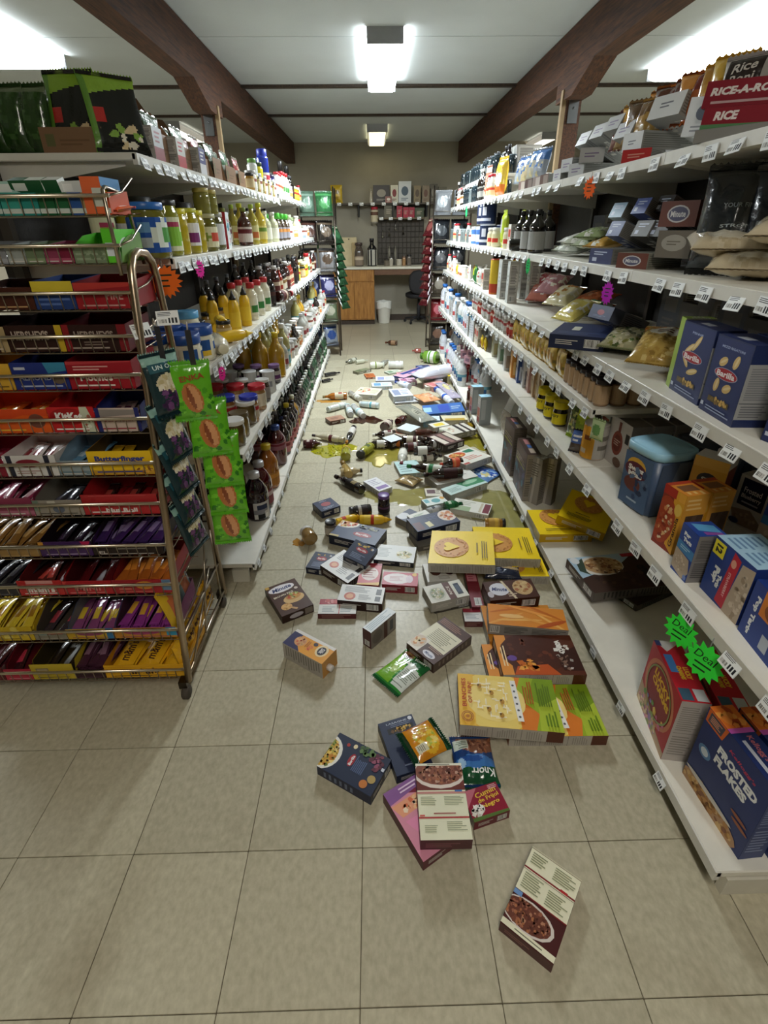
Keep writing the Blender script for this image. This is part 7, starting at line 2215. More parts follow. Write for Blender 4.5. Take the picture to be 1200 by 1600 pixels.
_, fr_ = sbox('cocoa_box', 'white cocoa box with brown oval, foremost of four', (944, 716), (973, 741), 647, Z1, .075, 'c8c2be', d_whitecoffee, lambda P: P.rect(0, 0, 1, 1, '9a9692').rect(.7, .55, 1, .75, '24201f'), lambda P: P.rect(0, 0, 1, 1, '7a726c'))
a, b, w, ang, h = fr_
for k in range(3):
    place(carton('cocoawhite', w, .075, h, 'c8c2be', d_whitecoffee, lambda P: P.rect(0, 0, 1, 1, '9a9692').rect(.7, .55, 1, .75, '24201f'), lambda P: P.rect(0, 0, 1, 1, '6a625c')), 'cocoa_box', 'white cocoa box with brown oval, %s behind the foremost' % NUM[k], 'box', M_stand(a, b, ang, .075, Z1) @ T(.0, .085 * (k + 1), 0))
p = at_z(924, 713, Z1)
place(can('ycan', .048, .15, lambda P: P.rect(0, 0, 1, 1, 'd89a28').rect(.62, 0, .95, 1, 'b8b4ac').lines(.64, .2, .92, .9, 7, '7a766c').rect(.38, .08, .5, .24, 'c8b8a0').ell(.5, .6, .08, .1, '8a4a24').rect(0, 0, .2, 1, 'a89a88'), 'd89a28', 'a8a49c', lid='b0aca4'), 'drink_tin', 'yellow drink powder tin with grey lid at the shelf edge', 'tin', T(p.x, p.y, Z1) @ RZ(-60))
p = at_z(893, 690, Z1)
place(bag('limebag', .13, .21, .06, '9cb82c', lambda P: P.rect(0, 0, 1, 1, '9cb830').rect(.1, .1, .5, .7, '4a5a2a').bits(.3, .4, .2, .25, ['c8cc6a', '6a7a3a', 'b8a86a'], 16, .08).ell(.7, .6, .2, .2, 'c8dc3a').rect(0, .75, 1, .82, 'b0d03c'), '8aa428', 14, 18), 'snack_pouch', 'lime green pouch standing beside the yellow lidded jars', 'pouch', T(p.x + .03, p.y + .02, Z1) @ RZ(-62) @ RX(-6))
p = at_z(898, 707, Z1)
place(bag('bluewhite', .06, .1, .04, '3a3f50', lambda P: P.rect(0, 0, 1, 1, '50443c').rect(.1, .4, .9, .9, '4a68a8').lines(.2, .5, .8, .8, 2, 'dfe4ec'), '3a3430', 10, 12), 'snack_pouch', 'small blue and brown pouch before the yellow tin', 'pouch', T(p.x, p.y, Z1) @ RZ(-40) @ RX(-14))
for i, (px, py) in enumerate([(842, 640), (853, 652), (866, 664)]):
    p = at_z(px, py, Z1)
    place(jar('yellowlid', .034, .12, '241c14', 'e0cc1c', SLb('dcc81c', None, None, '24201a', 'HOT', '24201a'), lz=(.1, .55), lidh=.28, neck=.95), 'bouillon_jar', 'black bouillon jar with yellow lid, %s from the far end of three' % NUM[i], 'jar', T(p.x + .02, p.y, Z1) @ RZ(-70))
ROWCOL = [('d8d4c4', 'a89a6a', 'cream'), ('d0d4d0', '7a9a7a', 'white green'), ('c8cccc', '9a8a7a', 'pale grey'), ('d88a2c', 'f0c070', 'orange'), ('2a4a8a', 'c8ccd8', 'navy'), ('d8d8d8', '8a8a94', 'white'), ('b88a84', 'e0c8b8', 'dusty pink'), ('b0906a', 'd8c8a0', 'tan'), ('a88a64', 'c8b088', 'light brown'), ('3a342c', 'c8c4b4', 'black')]
for i, (px, pyb) in enumerate([(762, 556), (771, 566), (780, 577), (790, 588), (799, 596), (807, 603), (815, 611), (822, 618), (829, 626), (835, 633)]):
    p = at_z(px, pyb, Z1)
    c, e, nm = ROWCOL[i]
    place(carton('mix%d' % i, .12, .055, .165, c, lambda P, c=c, e=e: P.rect(0, 0, 1, 1, c).rect(.1, .55, .9, .9, e).ell(.5, .3, .35, .2, e), side=lambda P, c=c, e=e: P.rect(0, 0, 1, 1, c).rect(.2, .1, .8, .6, e)), 'baking_mix_box', '%s baking mix box standing in the row past the yellow lidded jars' % nm, 'box', T(p.x + .06, p.y + .02, Z1) @ RZ(-100))


# --- third narrow shelf (spices) and fourth: pasta
def d_barilla(k):
    def f(P):
        P.rect(0, 0, 1, 1, '24305c').rect(.02, .02, .98, .98, '283568').text('PENNE' if k == 0 else 'MEZZI RIGATONI', .5, .88, .34 if k == 0 else .62, .03, 'a8b4d8')
        R = P.rnd
        ps = [(.55, .76, .9), (.36, .66, .6), (.3, .5, -.7), (.6, .38, .3)] if k == 0 else [(.34, .7, .5), (.68, .74, 1.2), (.32, .4, 1.4), (.62, .4, .4)]
        for x, y, r in ps:
            L_ = .17 if k == 0 else .12
            P.ell(x, y, L_, .042 if k == 0 else .055, 'd8b878', 12, r).ell(x + .01, y + .008, L_ * .8, .018, 'e8d2a0', 10, r)
        P.ell(.5, .56, .33, .075, 'a8b0c8').ell(.5, .56, .31, .068, 'a81c2c').text('Barilla', .5, .56, .5, .075, 'f4ecec', .03, .03).rect(.2, .17, .8, .24, '6a5a34').bits(.5, .205, .26, .03, ['d8b060', '8a7040'], 14, .04).lines(.2, .05, .9, .12, 2, '9aa6c8').rect(.04, .08, .12, .13, 'c8d0e4')
    return f


bside = lambda P: P.rect(0, 0, 1, 1, '9b9c9c').rect(0, .78, 1, 1, '222e58').lines(.1, .34, .9, .74, 14, '7c7d82').rect(.02, .3, .98, .31, '4a4c54').rect(0, 0, 1, .1, '222e58').lines(.1, .12, .9, .28, 5, '6a6b70')
btop = lambda P: P.rect(0, 0, 1, 1, '263262').rect(.3, .2, .6, .5, 'c8ccd8')
sbox('pasta_box', 'navy penne box with red oval standing on the pasta shelf', (1045, 606), (1088, 634), 500, Z2, .075, '222e58', d_barilla(0), bside, btop)
_, fr_ = sbox('pasta_box', 'navy rigatoni box with red oval standing nearest the frame edge', (1091, 637), (1141, 668), 521, Z2, .085, '222e58', d_barilla(1), bside, btop)
a, b, w, ang, h = fr_
place(carton('barilla3', w, .085, h, '222e58', d_barilla(1), bside, btop), 'pasta_box', 'navy pasta box behind the rigatoni box', 'box', M_stand(a, b, ang, .085, Z2) @ T(.0, .095, 0))
place(carton('barilla4', w, .085, h * .95, '222e58', d_barilla(0), bside, btop), 'pasta_box', 'navy pasta box cut by the right frame edge', 'box', T(at_z(1192, 680, Z2).x + .02, at_z(1192, 680, Z2).y - .03, Z2) @ RZ(-75) @ T(.06, 0, 0))
sbox('pasta_box', 'lime green pack edge standing just beyond the penne box', (1040, 600), (1046, 606), 494, Z2, .08, '8aa83c', lambda P: P.rect(0, 0, 1, 1, '9cb84a'), None, None)


def d_noodle(P):
    P.rect(0, 0, 1, 1, 'b8994e').bits(.5, .4, .48, .4, ['c8aa5a', 'a08038', 'd8c07c', 'b08c44', '8f7030'], 110, .06, 4).rect(0, .8, 1, 1, 'd8802c').ell(.5, .68, .36, .13, 'd8d4c4').lines(.3, .62, .7, .74, 2, '6a3a2c').rect(.1, .84, .5, .94, 'e8c8a0')


p = at_z(1010, 588, Z2)
place(bag('noodle', .18, .28, .07, 'b8994e', d_noodle, 'a88a44', 44, 60), 'pasta_bag', 'clear bag of dry noodles with orange header on the pasta shelf', 'bag', T(p.x + .02, p.y + .01, Z2 + .035) @ RZ(-38) @ RX(-74))
p = at_z(965, 560, Z2)
place(bag('greenpasta', .15, .22, .045, '8a9064', lambda P: P.rect(0, 0, 1, 1, 'a8a480').bits(.5, .45, .45, .4, ['5a7a3c', 'd8d4bc', '8a8a4a', 'c8c09a', '4a5a2c'], 60, .07, 4).rect(0, .85, 1, 1, '3a2a24'), '6a7048', 36, 48), 'pasta_bag', 'bag of green and white pasta lying before the noodles', 'bag', T(p.x + .0, p.y + .03, Z2 + .03) @ RZ(-42) @ RX(-78))
nv = lambda word='': (lambda P: P.rect(0, 0, 1, 1, '27355e').ell(.5, .5, .16, .2, 'a8505a').lines(.2, .15, .8, .3, 2, '6a78a0'))
nside = lambda P: P.rect(0, 0, 1, 1, '4a4f5e').rect(.3, 0, 1, 1, '75767c').lines(.34, .1, .95, .9, 6, '4a4a50')
fbox('pasta_box', 'navy lasagne box lying flat near the pasta shelf lip', 'box', [(868, 503), (925, 508), (985, 530), (875, 522)], .055, Z2, '222c4c', lambda P: P.rect(0, 0, 1, 1, '2a3760').rect(.3, .4, .45, .7, 'd8d8c8').lines(.1, .1, .9, .3, 2, '56648c'), side=nside)
fbox('pasta_box', 'dark brown pasta carton lying behind the green pasta bag', 'box', [(975, 515), (1010, 518), (1012, 530), (978, 530)], .03, Z2 + .0, '2a201c', lambda P: P.rect(0, 0, 1, 1, '3a2e2a').lines(.1, .2, .9, .8, 3, '8a8480'), side=nside)


def lyingbag(label, px, py, z, w, h, d, c, fn, rz, name='snack_pouch', dz=.02, seed=1, rx=-82, hi=(16, 20), cat='pouch', dx=.04):
    p = at_z(px, py, z)
    return place(bag('lb%d' % len(_specs), w, h, d, c, fn, None, hi[0], hi[1], seed), name, label, cat, T(p.x + dx, p.y, z + dz) @ RZ(rz) @ RX(rx))


lyingbag('green and white frozen pasta pouch lying across the pasta shelf', 895, 510, Z2, .18, .24, .07, 'd8d8cc', lambda P: P.rect(0, 0, 1, 1, 'e0e2da').poly([(.1, 0), (.9, .1), (.8, .8), (.2, .7)], '1f7a34').ell(.5, .4, .2, .15, '3a9a4c').rect(0, .85, 1, 1, 'd86a34'), -40, dz=.05, seed=4)
lyingbag('orange topped pouch lying behind the green and white one', 880, 492, Z2, .17, .22, .06, 'd86a34', lambda P: P.rect(0, 0, 1, 1, 'd8743c').bits(.5, .5, .45, .45, ['e0945a', 'c8d0b8', 'b85a2c'], 16, .1), -60, dz=.07, seed=6, dx=.1)
for i, (px, py, c, e) in enumerate([(862, 510, 'd8c86a', 'e8e0b0'), (850, 498, 'd8d0a8', 'b8803c'), (838, 490, 'b8848c', 'd8c0c8'), (828, 478, 'c87a6a', 'd8b0b0'), (818, 468, 'b04a50', 'd8a8a0'), (808, 458, 'b8a0a4', '9a3a44'), (846, 478, 'd8a84a', 'c85a3c'), (836, 468, 'c8c4bc', 'b84a5a'), (800, 452, 'a8b0a0', 'd8d8c8')]):
    lyingbag('small printed bean or pasta bag in the pasta shelf heap, %s from the near side' % NUM[i], px, py, Z2, .15, .19, .07, c, (lambda c, e: lambda P: P.rect(0, 0, 1, 1, c).bits(.5, .5, .45, .45, [e, c, 'e8e4d8'], 22, .1).rect(0, .82, 1, 1, e))(c, e), -70 + 13 * (i % 4), dz=.03 + .04 * (i % 3), seed=i, hi=(14, 18), rx=-64)
# spice shelf
kind('spice_tan', 'spice_jar', 'clear spice jar with tan contents', 'jar', jar, .03, .1, '9a7a5a', '2a2220', SLb('b89a78', None, None, None), lz=(.1, .8))
kind('spice_pkt', 'spice_packet', 'hanging yellow spice packet', 'packet', bag, .08, .12, .025, 'c8a43c', lambda P: P.rect(0, 0, 1, 1, 'caa840').ell(.5, .45, .35, .25, 'b8862c').bits(.5, .4, .4, .3, ['d8bc5a', 'a8842c', '8a7a3c'], 12, .1), None, 6, 9)
kind('spice_clear', 'spice_bottle', 'clear spice bottle with white cap', 'bottle', jar, .026, .115, 'a8a49c', 'd8d8d8', SLb('c8c8c4', 'a84a4a', None, None), lidh=.2)
kind('spice_red', 'spice_bottle', 'red spice bottle', 'bottle', jar, .026, .115, '8a2c24', 'c8c4bc', SLb('b04034', 'd8c8b8', None, None), lidh=.2)
RS = 'right spice shelf'
for i, px in enumerate((938, 930, 921, 913, 906, 898, 891)):
    for k in range(3):
        x = .87 + .065 * k
        at_shelf(1, 'spice_tan', x, y_for(px, .87, ZC) + .005, ZC, -90, RS, ['front row', 'second row', 'third row'][k])
spread(1, ZC, .82, 2.22, 3.1, ['spice_pkt'], .062, RS, inset=.04, seed=1, prob=1)
spread(1, ZC, .82, 2.3, 3.1, ['spice_pkt'], .07, RS, inset=.12, where='second row', seed=2)
spread(1, ZC, .82, 3.12, 4.45, ['spice_red', 'spice_clear', 'spice_clear'], .065, RS, inset=.04, seed=3)
spread(1, ZC, .82, 3.12, 4.45, ['spice_clear', 'spice_clear'], .075, RS, inset=.12, where='second row', seed=4)
p = at_z(906, 617, ZC - .1)
place(bag('greenleafbag', .055, .08, .02, 'a8c08a', lambda P: P.rect(0, 0, 1, 1, 'b4c89a').ell(.5, .5, .3, .3, '6a9a5a'), None, 10, 12), 'snack_pouch', 'pale green pouch hanging off the spice shelf end', 'pouch', T(.81, y_for(932, .81, .80), ZC - .085) @ RZ(-60))
# --- fourth shelf
def d_rice(P):
    P.rect(0, 0, 1, 1, 'cdbfa2').bits(.5, .5, .47, .45, ['d6cab0', 'c2b394', 'b9a985'], 50, .06).poly([(.1, .55), (.9, .7), (.9, .86), (.2, .8)], '5a8a4a').ell(.5, .3, .3, .14, 'ddd6c2')


for i, (px, py, dz, rz, sc) in enumerate([(1165, 432, .03, -35, 1.0), (1172, 430, .075, -25, 1.0), (1215, 410, .11, -40, 1.0)]):
    p = Vector((.98, y_for(px, .98, Z3), Z3))
    place(bag('ricebag', .19, .29, .07, 'cdbfa2', d_rice, 'c2b394', 24, 32), 'rice_bag', 'beige rice bag lying on the fourth right shelf, %s from the bottom' % NUM[i], 'bag', T(p.x - .02, p.y + .1 * (i % 2) - .02, Z3 + dz) @ RZ(rz) @ RX(-84))
x = 1.03
place(bag('blackcoffee', .2, .29, .1, '1f2326', lambda P: P.rect(0, 0, 1, 1, '22272b').text('YOUR FINE', .5, .62, .44, .04, '8a9296').text('STRONG', .55, .44, .5, .03, '9aa2a4').text('PO BLEND', .42, .25, .62, .11, 'a8b0ae', 0, .04).ell(.2, .1, .2, .06, '394046').lines(.4, .36, .7, .4, 1, '6a7276'), '1a1d20', 24, 30), 'coffee_bag', 'large black coffee bag standing behind the rice bags', 'bag', T(x, y_for(1128, x, Z3), Z3) @ RZ(-35) @ RX(-6))
place(bag('blackcoffee2', .2, .28, .1, '1a1d22', lambda P: P.rect(0, 0, 1, 1, '1c2026').lines(.2, .4, .7, .5, 2, '6a7276'), '16181c', 12, 14), 'coffee_bag', 'dark coffee bag cut by the frame behind the rice bags', 'bag', T(1.1, y_for(1200, 1.1, Z3), Z3) @ RZ(-40) @ RX(-6))
lyingbag('flat orange foil pouch lying on the black coffee bag', 1150, 440, Z3, .14, .22, .03, 'b07a34', lambda P: P.rect(0, 0, 1, 1, 'b88038').lines(.1, .1, .9, .9, 4, '8a5a24'), -75, dz=.31, seed=9, dx=.12)


def d_ovalbrown(P):
    P.rect(0, 0, 1, 1, '6a3a2c').ell(.5, .5, .3, .34, 'c8c4c4').ell(.5, .5, .26, .28, '5a5a74').text('Minute', .5, .5, .4, .24, 'e0dede', 0, .02)


gs = lambda P: P.rect(0, 0, 1, 1, '7b7a76').lines(.04, .08, .96, .92, 9, '57564f')


def endbox(label, px, z, w, h, L, rz, front, base, dz=0.0, ry=0, rx=0, x=.95, name='rice_box', sd=gs):
    """a pack lying with its small end towards the aisle"""
    y = y_for(px, x, z + dz + h / 2)
    M = T(x + .0, y, z + dz) @ RZ(rz) @ RY(ry) @ RX(rx) @ T(0, L / 2, 0)
    return place(carton('e%d' % len(_specs), w, L, h, base, front, sd, sd), name, label, 'box', M)


bl_ = lambda c, e: (lambda P: P.rect(0, 0, 1, 1, c).lines(.2, .55, .8, .85, 2, e).rect(.15, .15, .35, .4, e))
endbox('navy pasta box tilted up on the lasagne box', 936, Z2, .13, .055, .2, -74, nv(), '2a3760', .105, 0, -20, x=.92, name='pasta_box', sd=nside)
endbox('brown rice box with white oval leaning high by the coffee bag', 1060, Z3, .13, .075, .16, -64, d_ovalbrown, '7a4232', .13, x=.99, sd=lambda P: P.rect(0, 0, 1, 1, '6a3a2c'))
endbox('brown rice box with white oval lying at the fourth shelf lip', 987, Z3, .12, .05, .19, -62, d_ovalbrown, '5a3226', x=.9, sd=lambda P: P.rect(0, 0, 1, 1, '8f8d80').lines(.04, .1, .96, .9, 6, '66645a'))
for i, (px, dz, w, h, rx, c, x) in enumerate([(938, .0, .15, .055, 0, '2a3460', .90), (958, .10, .085, .055, -22, '3a4a80', .93), (962, .165, .085, .055, -22, '8aa4bc', .96), (998, .175, .08, .055, -24, '4a5a98', .98), (1000, .10, .09, .055, -22, '4c4a46', .96), (1026, .10, .09, .055, -22, '3a3836', .98), (1034, .18, .08, .055, -24, '2e2c2e', 1.03)]):
    endbox('navy ended grey sided box in the tumbled stack, %s from its left' % NUM[i], px, Z3, w, h, .2, -80, bl_(c, 'b8c0d4'), c, dz, 0, rx, x=x)
endbox('grey brown box with pale oval tilted in front of the high brown box', 1052, Z3, .12, .08, .17, -64, lambda P: P.rect(0, 0, 1, 1, '6a6256').ell(.5, .55, .36, .3, '9a958a').lines(.3, .45, .7, .65, 2, '6a6256'), '55504a', .04, x=.96)
for i, (px, dz, c, e) in enumerate([(872, .0, 'b8bca8', '4a7a3c'), (884, .0, 'c8ccc0', '8aa47a'), (893, .035, 'c0c4b0', '3a6a3c'), (880, .04, 'd0d0c8', 'a8ac9a'), (905, .03, 'b0b89a', '2c5a34'), (912, .065, '9aac7a', '2a5c30'), (922, .03, 'c89a3c', '8a7a4a')]):
    place(bag('ricelet%d' % i, .13, .17, .045, c, (lambda c, e: lambda P: P.rect(0, 0, 1, 1, c).bits(.5, .4, .45, .35, ['d8dcd0', e, c, 'e8e8e0'], 36, .07).rect(0, .8, 1, 1, e))(c, e), None, 14, 18), 'bean_bag', 'green and white bean bag in the fourth shelf heap, %s from its far side' % NUM[i], 'bag', T(.94, y_for(px, .94, Z3 + .03), Z3 + .025 + dz) @ RZ(-75 + 12 * (i % 3)) @ RX(-80))
kind('blackbottle', 'vinegar_bottle', 'black bottle with grey white label', 'bottle', bottle, .045, .22, '14110f', '1c1a1a', SLb('a8a8a4', None, None, '5a5a5a'), lz=(.08, .5), neck=.3)
RF = 'right fourth shelf'
fill(1, Z3, .87, [(836, 'blackbottle'), (823, 'blackbottle'), (812, 'blackbottle')], RF, back=((.11, .9),))
place(bottle('lyblack', .035, .26, '1a1712', 'a8204a', None, neck=.5), 'wine_bottle', 'black bottle with red foil neck lying on the fourth right shelf', 'bottle', T(.885, y_for(803, .885, Z3), Z3 + .036) @ RZ(-20) @ RY(88) @ RZ(-90) @ T(0, 0, -.03))
kind('can_navy', 'formula_tin', 'tall navy tin', 'tin', can, .06, .15, lambda P: P.rect(0, 0, 1, 1, '1c2a4c').rect(.36, .2, .64, .3, 'c8ccd8').ell(.5, .65, .06, .2, 'c8ccd8'), '1c2a4c', 'b8bcc4')
kind('can_blue', 'salt_tin', 'blue and white canister', 'tin', can, .045, .14, lambda P: P.rect(0, 0, 1, 1, '4a78c0').rect(.35, .1, .65, .6, 'd8e0e8').rect(0, .8, 1, 1, 'c8ccd0'), '4a78c0')
kind('lime_bag', 'snack_pouch', 'lime and pale violet pouch', 'pouch', bag, .1, .24, .05, 'b8c83a', lambda P: P.rect(0, 0, 1, 1, 'b8cc34').ell(.35, .6, .3, .25, 'c0bcc8'), None, 8, 12)
kind('broth', 'broth_carton', 'white and red broth carton', 'carton', carton, .075, .06, .15, 'd0ccc4', lambda P: P.rect(0, 0, 1, 1, 'd8d4cc').rect(.1, .5, .9, .8, 'b8402c').bits(.5, .3, .4, .2, ['d8a84a', '8a4a2c', 'c8d0c8'], 12, .1))
kind('cookie', 'cookie_jar', 'cream pot with red print', 'tub', jar, .042, .13, 'd8d0b4', 'd8d4c8', SLb('d8d0a8', None, 'c83a2c', None), mat=M_PLASTIC)
kind('tall_yellow', 'crisp_tube', 'tall yellow and red tube', 'tube', can, .038, .24, lambda P: P.rect(0, 0, 1, 1, 'd8b834').rect(0, 0, 1, .3, 'b8442c').lines(.4, .4, .6, .9, 4, '8a6a1c'), 'd8b834', 'b8442c')
kind('tall_grey', 'foil_box', 'tall pale grey carton', 'carton', carton, .075, .06, .25, 'b8bab8', lambda P: P.rect(0, 0, 1, 1, 'b8bcb8').rect(.2, .3, .8, .8, 'c8ccc8').lines(.3, .4, .7, .7, 3, '9aa09c'))
kind('glass_clear', 'glass_jar', 'clear stemmed glass', 'glass', jar, .032, .12, '6a7474', '8a9494', None, mat=M_GLASS, lidh=.08)
kind('dark_glass', 'wine_glass', 'dark glass tumbler', 'glass', jar, .034, .13, '1e2a30', '3a4a52', None, lidh=.06)
kind('white_pot', 'cup', 'white printed cup', 'cup', jar, .045, .11, 'd0ccc4', 'e0dcd4', SLb('dad6ce', None, 'b8703c', None), mat=M_PLASTIC, lidh=.05)
kind('green_pk', 'snack_pouch', 'deep green pouch', 'pouch', bag, .11, .15, .05, '2c6a3a', lambda P: P.rect(0, 0, 1, 1, '2f703c').ell(.5, .7, .3, .2, 'b8c83a'), None, 8, 10)
kind('white_pk', 'snack_pouch', 'white pouch with mixed print', 'pouch', bag, .11, .14, .05, 'd8d8d4', lambda P: P.rect(0, 0, 1, 1, 'dcdcd8').bits(.5, .5, .4, .4, ['b84a3c', '4a7a8a', 'd8c86a', 'c8c8c4'], 12, .12), None, 8, 10)
kind('wht_box', 'cleaner_box', 'white box with blue top', 'box', carton, .08, .06, .2, 'c8ccd0', lambda P: P.rect(0, 0, 1, 1, 'd0d4d8').rect(0, .85, 1, 1, '4a98c8').lines(.2, .2, .8, .7, 5, '9aa0a8'))
kind('pink_pk', 'soap_pack', 'pink and grey soap pack', 'box', carton, .09, .05, .07, 'b88a9a', lambda P: P.rect(0, 0, 1, 1, 'c89aa8').rect(.2, .3, .8, .7, '8a6a80'))
kind('cln_white', 'cleaner_bottle', 'white cleaner bottle with coloured label', 'bottle', bottle, .045, .26, 'd4d8d8', 'd8dcdc', SLb('dcdcd8', '6aa0b0', '2c5a8a', None), neck=.5)
kind('cln_blue', 'cleaner_bottle', 'white cleaner bottle with blue cap', 'bottle', bottle, .045, .26, 'd0d4dc', '2c6ab8', SLb('d8dce4', None, 'b84a4a', None), neck=.55)
kind('red_tub', 'coffee_tub', 'red plastic coffee tub', 'tub', jar, .06, .15, '9a1c20', 'a82428', SLb('a8282c', None, 'd8c8a0', None), mat=M_PLASTIC, lidh=.15, neck=.95)
kind('pink_tub', 'detergent_tub', 'large pink lidded tub', 'tub', jar, .075, .17, 'b89a94', 'd86a94', SLb('c8a8a0', None, None, None), mat=M_PLASTIC, lidh=.22, neck=.97)
fill(1, Z3, .87, [(800, 'broth'), (793, 'cookie'), (785, 'lime_bag'), (776, 'cookie'), (768, 'cookie'), (760, 'can_navy'), (752, 'can_blue'), (744, 'can_blue')], RF, back=((.13, .6),), y_max=6)
y = y_for(758, .93, Z3)
for yy in (y, y + .16):
    at_shelf(1, 'can_navy', .94, yy, Z3 + .1535, -90, RF, 'stacked layer')
spread(1, Z3, .87, 4.75, 6.28, ['glass_clear', 'white_tub', 'glass_clear', 'red_white'], .085, RF, seed=1)
spread(1, Z3, .87, 4.75, 6.28, ['glass_clear', 'dark_glass'], .1, RF, inset=.16, where='second row', seed=2)
RM = 'right pasta shelf'
fill(1, Z2, .84, [(796, 'tall_grey'), (784, 'tall_grey'), (771, 'tall_yellow'), (757, 'broth'), (748, 'white_pk'), (742, 'green_pk'), (734, 'white_pk'), (726, 'white_pot'), (719, 'pkt_yellow'), (713, 'white_pot')], RM, y_max=6.2, back=((.14, .7),))
spread(1, Z2, .84, 5.2, 6.28, ['white_pot', 'pkt_yellow', 'white_pk', 'red_white'], .1, RM, seed=4)
R2S = 'right second shelf'
spread(1, Z1, .80, 4.35, 6.28, ['wht_box', 'cln_blue', 'cln_white', 'wht_box', 'cln_blue'], .1, R2S, seed=5)
spread(1, Z1, .80, 3.85, 4.3, ['pkt_yellow', 'broth', 'wht_box'], .09, R2S, seed=6)
spread(1, Z1, .80, 2.0, 6.2, ['broth', 'wht_box', 'tall_grey', 'cookie'], .12, R2S, inset=.22, where='second row', seed=7)
RB = 'right bottom shelf'
fill(1, ZB, .80, [(722, 'red_tub'), (716, 'red_tub'), (707, 'pink_tub')], RB, inset=.08, back=((.15, .8),))
spread(1, ZB, .80, 4.72, 6.28, ['cln_white', 'cln_white', 'cln_blue', 'cln_white'], .11, RB, seed=8)
spread(1, ZB, .80, 4.3, 6.28, ['cln_white', 'wht_box', 'cln_blue'], .12, RB, inset=.2, where='second row', seed=9)
for i in range(9):
    y = 4.5 + .075 * i
    place(KIND['pink_pk'][3](), 'soap_pack', 'pink grey soap pack tumbling over the right bottom shelf, %s' % NUM[i], 'box', T(.87 + .03 * (i % 3), y, ZB + .27 + .04 * (i % 3)) @ RZ(-60 + 17 * i) @ RY(12 * (i % 3)))
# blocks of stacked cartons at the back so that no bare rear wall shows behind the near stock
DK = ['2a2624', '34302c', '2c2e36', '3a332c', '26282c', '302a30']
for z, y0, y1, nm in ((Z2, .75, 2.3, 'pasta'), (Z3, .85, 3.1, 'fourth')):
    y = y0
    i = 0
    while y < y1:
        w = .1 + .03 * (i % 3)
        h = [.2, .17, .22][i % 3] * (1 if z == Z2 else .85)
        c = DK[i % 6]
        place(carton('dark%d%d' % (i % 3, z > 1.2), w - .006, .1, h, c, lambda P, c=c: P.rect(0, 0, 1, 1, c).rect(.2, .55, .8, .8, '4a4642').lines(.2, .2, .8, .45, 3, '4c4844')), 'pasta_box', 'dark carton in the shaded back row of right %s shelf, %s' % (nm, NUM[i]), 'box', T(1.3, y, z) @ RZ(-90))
        y += w
        i += 1
# --- top shelf
RT = 'right top shelf'
gb_ = lambda P: P.rect(0, 0, 1, 1, '9a9b98').lines(.03, .1, .97, .9, 7, '72736f')


def topend(label, px, w, h, L, rz, front, base, dz=0.0, ry=0, x=.95, name='rice_box', sd=gb_, rx=0):
    return endbox(label, px, Z4, w, h, L, rz, front, base, dz, ry, rx, x, name, sd)


wf = lambda P: P.rect(0, 0, 1, 1, 'd8d9da').ell(.45, .6, .2, .2, '3a4258').lines(.2, .1, .8, .3, 2, '8a8c92')
topend('white ended box lying along the top right shelf lip', 988, .1, .055, .22, -76, lambda P: P.rect(0, 0, 1, 1, 'dadcdd').lines(.3, .3, .7, .6, 2, '7a7c84'), 'b0b1b0', .04, x=.93)
topend('white ended box tilted above the lip of the top right shelf', 1038, .13, .07, .2, -70, lambda P: P.rect(0, 0, 1, 1, 'e0e2e2').lines(.3, .4, .7, .7, 2, '7a7c84'), 'b0b1b0', .125, 0, x=.98, rx=-18)
topend('second white ended box behind the tilted one', 1082, .1, .06, .2, -66, lambda P: P.rect(0, 0, 1, 1, 'e0e2e2').lines(.3, .4, .7, .7, 2, '7a7c84'), 'b0b1b0', .12, 0, x=1.05, rx=-18)
topend('white box with navy oval tilted beside the red rice boxes', 1098, .12, .095, .16, -68, wf, 'c8c8c6', .03, 6, x=.95)
RR = lambda P: P.rect(0, 0, 1, 1, '8a1f2e').text('RICE-A-RONI', .5, .62, .86, .3, 'ece4e0', .02, .05, .15).lines(.1, .1, .9, .3, 1, 'c8a8a8')
topend('red rice box with white lettering lying at the frame edge', 1165, .2, .06, .16, -48, RR, '7a1a28', .08, 4, x=.98)
topend('red rice box with cut lettering below the other', 1148, .16, .05, .16, -48, lambda P: P.rect(0, 0, 1, 1, '8a1f2e').text('RICE', .35, .62, .36, .4, 'ece4e0', .02, .05, .15).rect(0, 0, 1, .25, '5a8a5c'), '7a1a28', .025, 4, x=.95)
topend('grey flattened box beneath the red rice boxes', 1140, .17, .03, .16, -48, lambda P: P.rect(0, 0, 1, 1, '8a8884'), '7c7a76', 0, x=.94)
topend('red fronted pack low at the lip of the top right shelf', 994, .1, .04, .12, -48, lambda P: P.rect(0, 0, 1, 1, 'b82c2c').lines(.2, .3, .8, .7, 2, 'd89a8a'), '8a2024', 0, x=.93)
place(bag('rricetall', .12, .18, .06, 'b0a8a4', lambda P: P.rect(0, 0, 1, 1, 'b8b2ac').rect(.1, .45, .9, .95, '2a1c1a').text('Rice', .5, .78, .56, .13, 'd0c8c0', .1, .02, .2).text('Roni', .5, .62, .56, .13, 'd0c8c0', .1, .02, .2).ell(.5, .22, .34, .16, 'd8d4cc'), None, 18, 24), 'rice_box', 'tall white pouch with dark label on the top right shelf', 'pouch', T(1.04, y_for(1148, 1.04, Z4 + .1), Z4 + .05) @ RZ(-50) @ RX(-10))
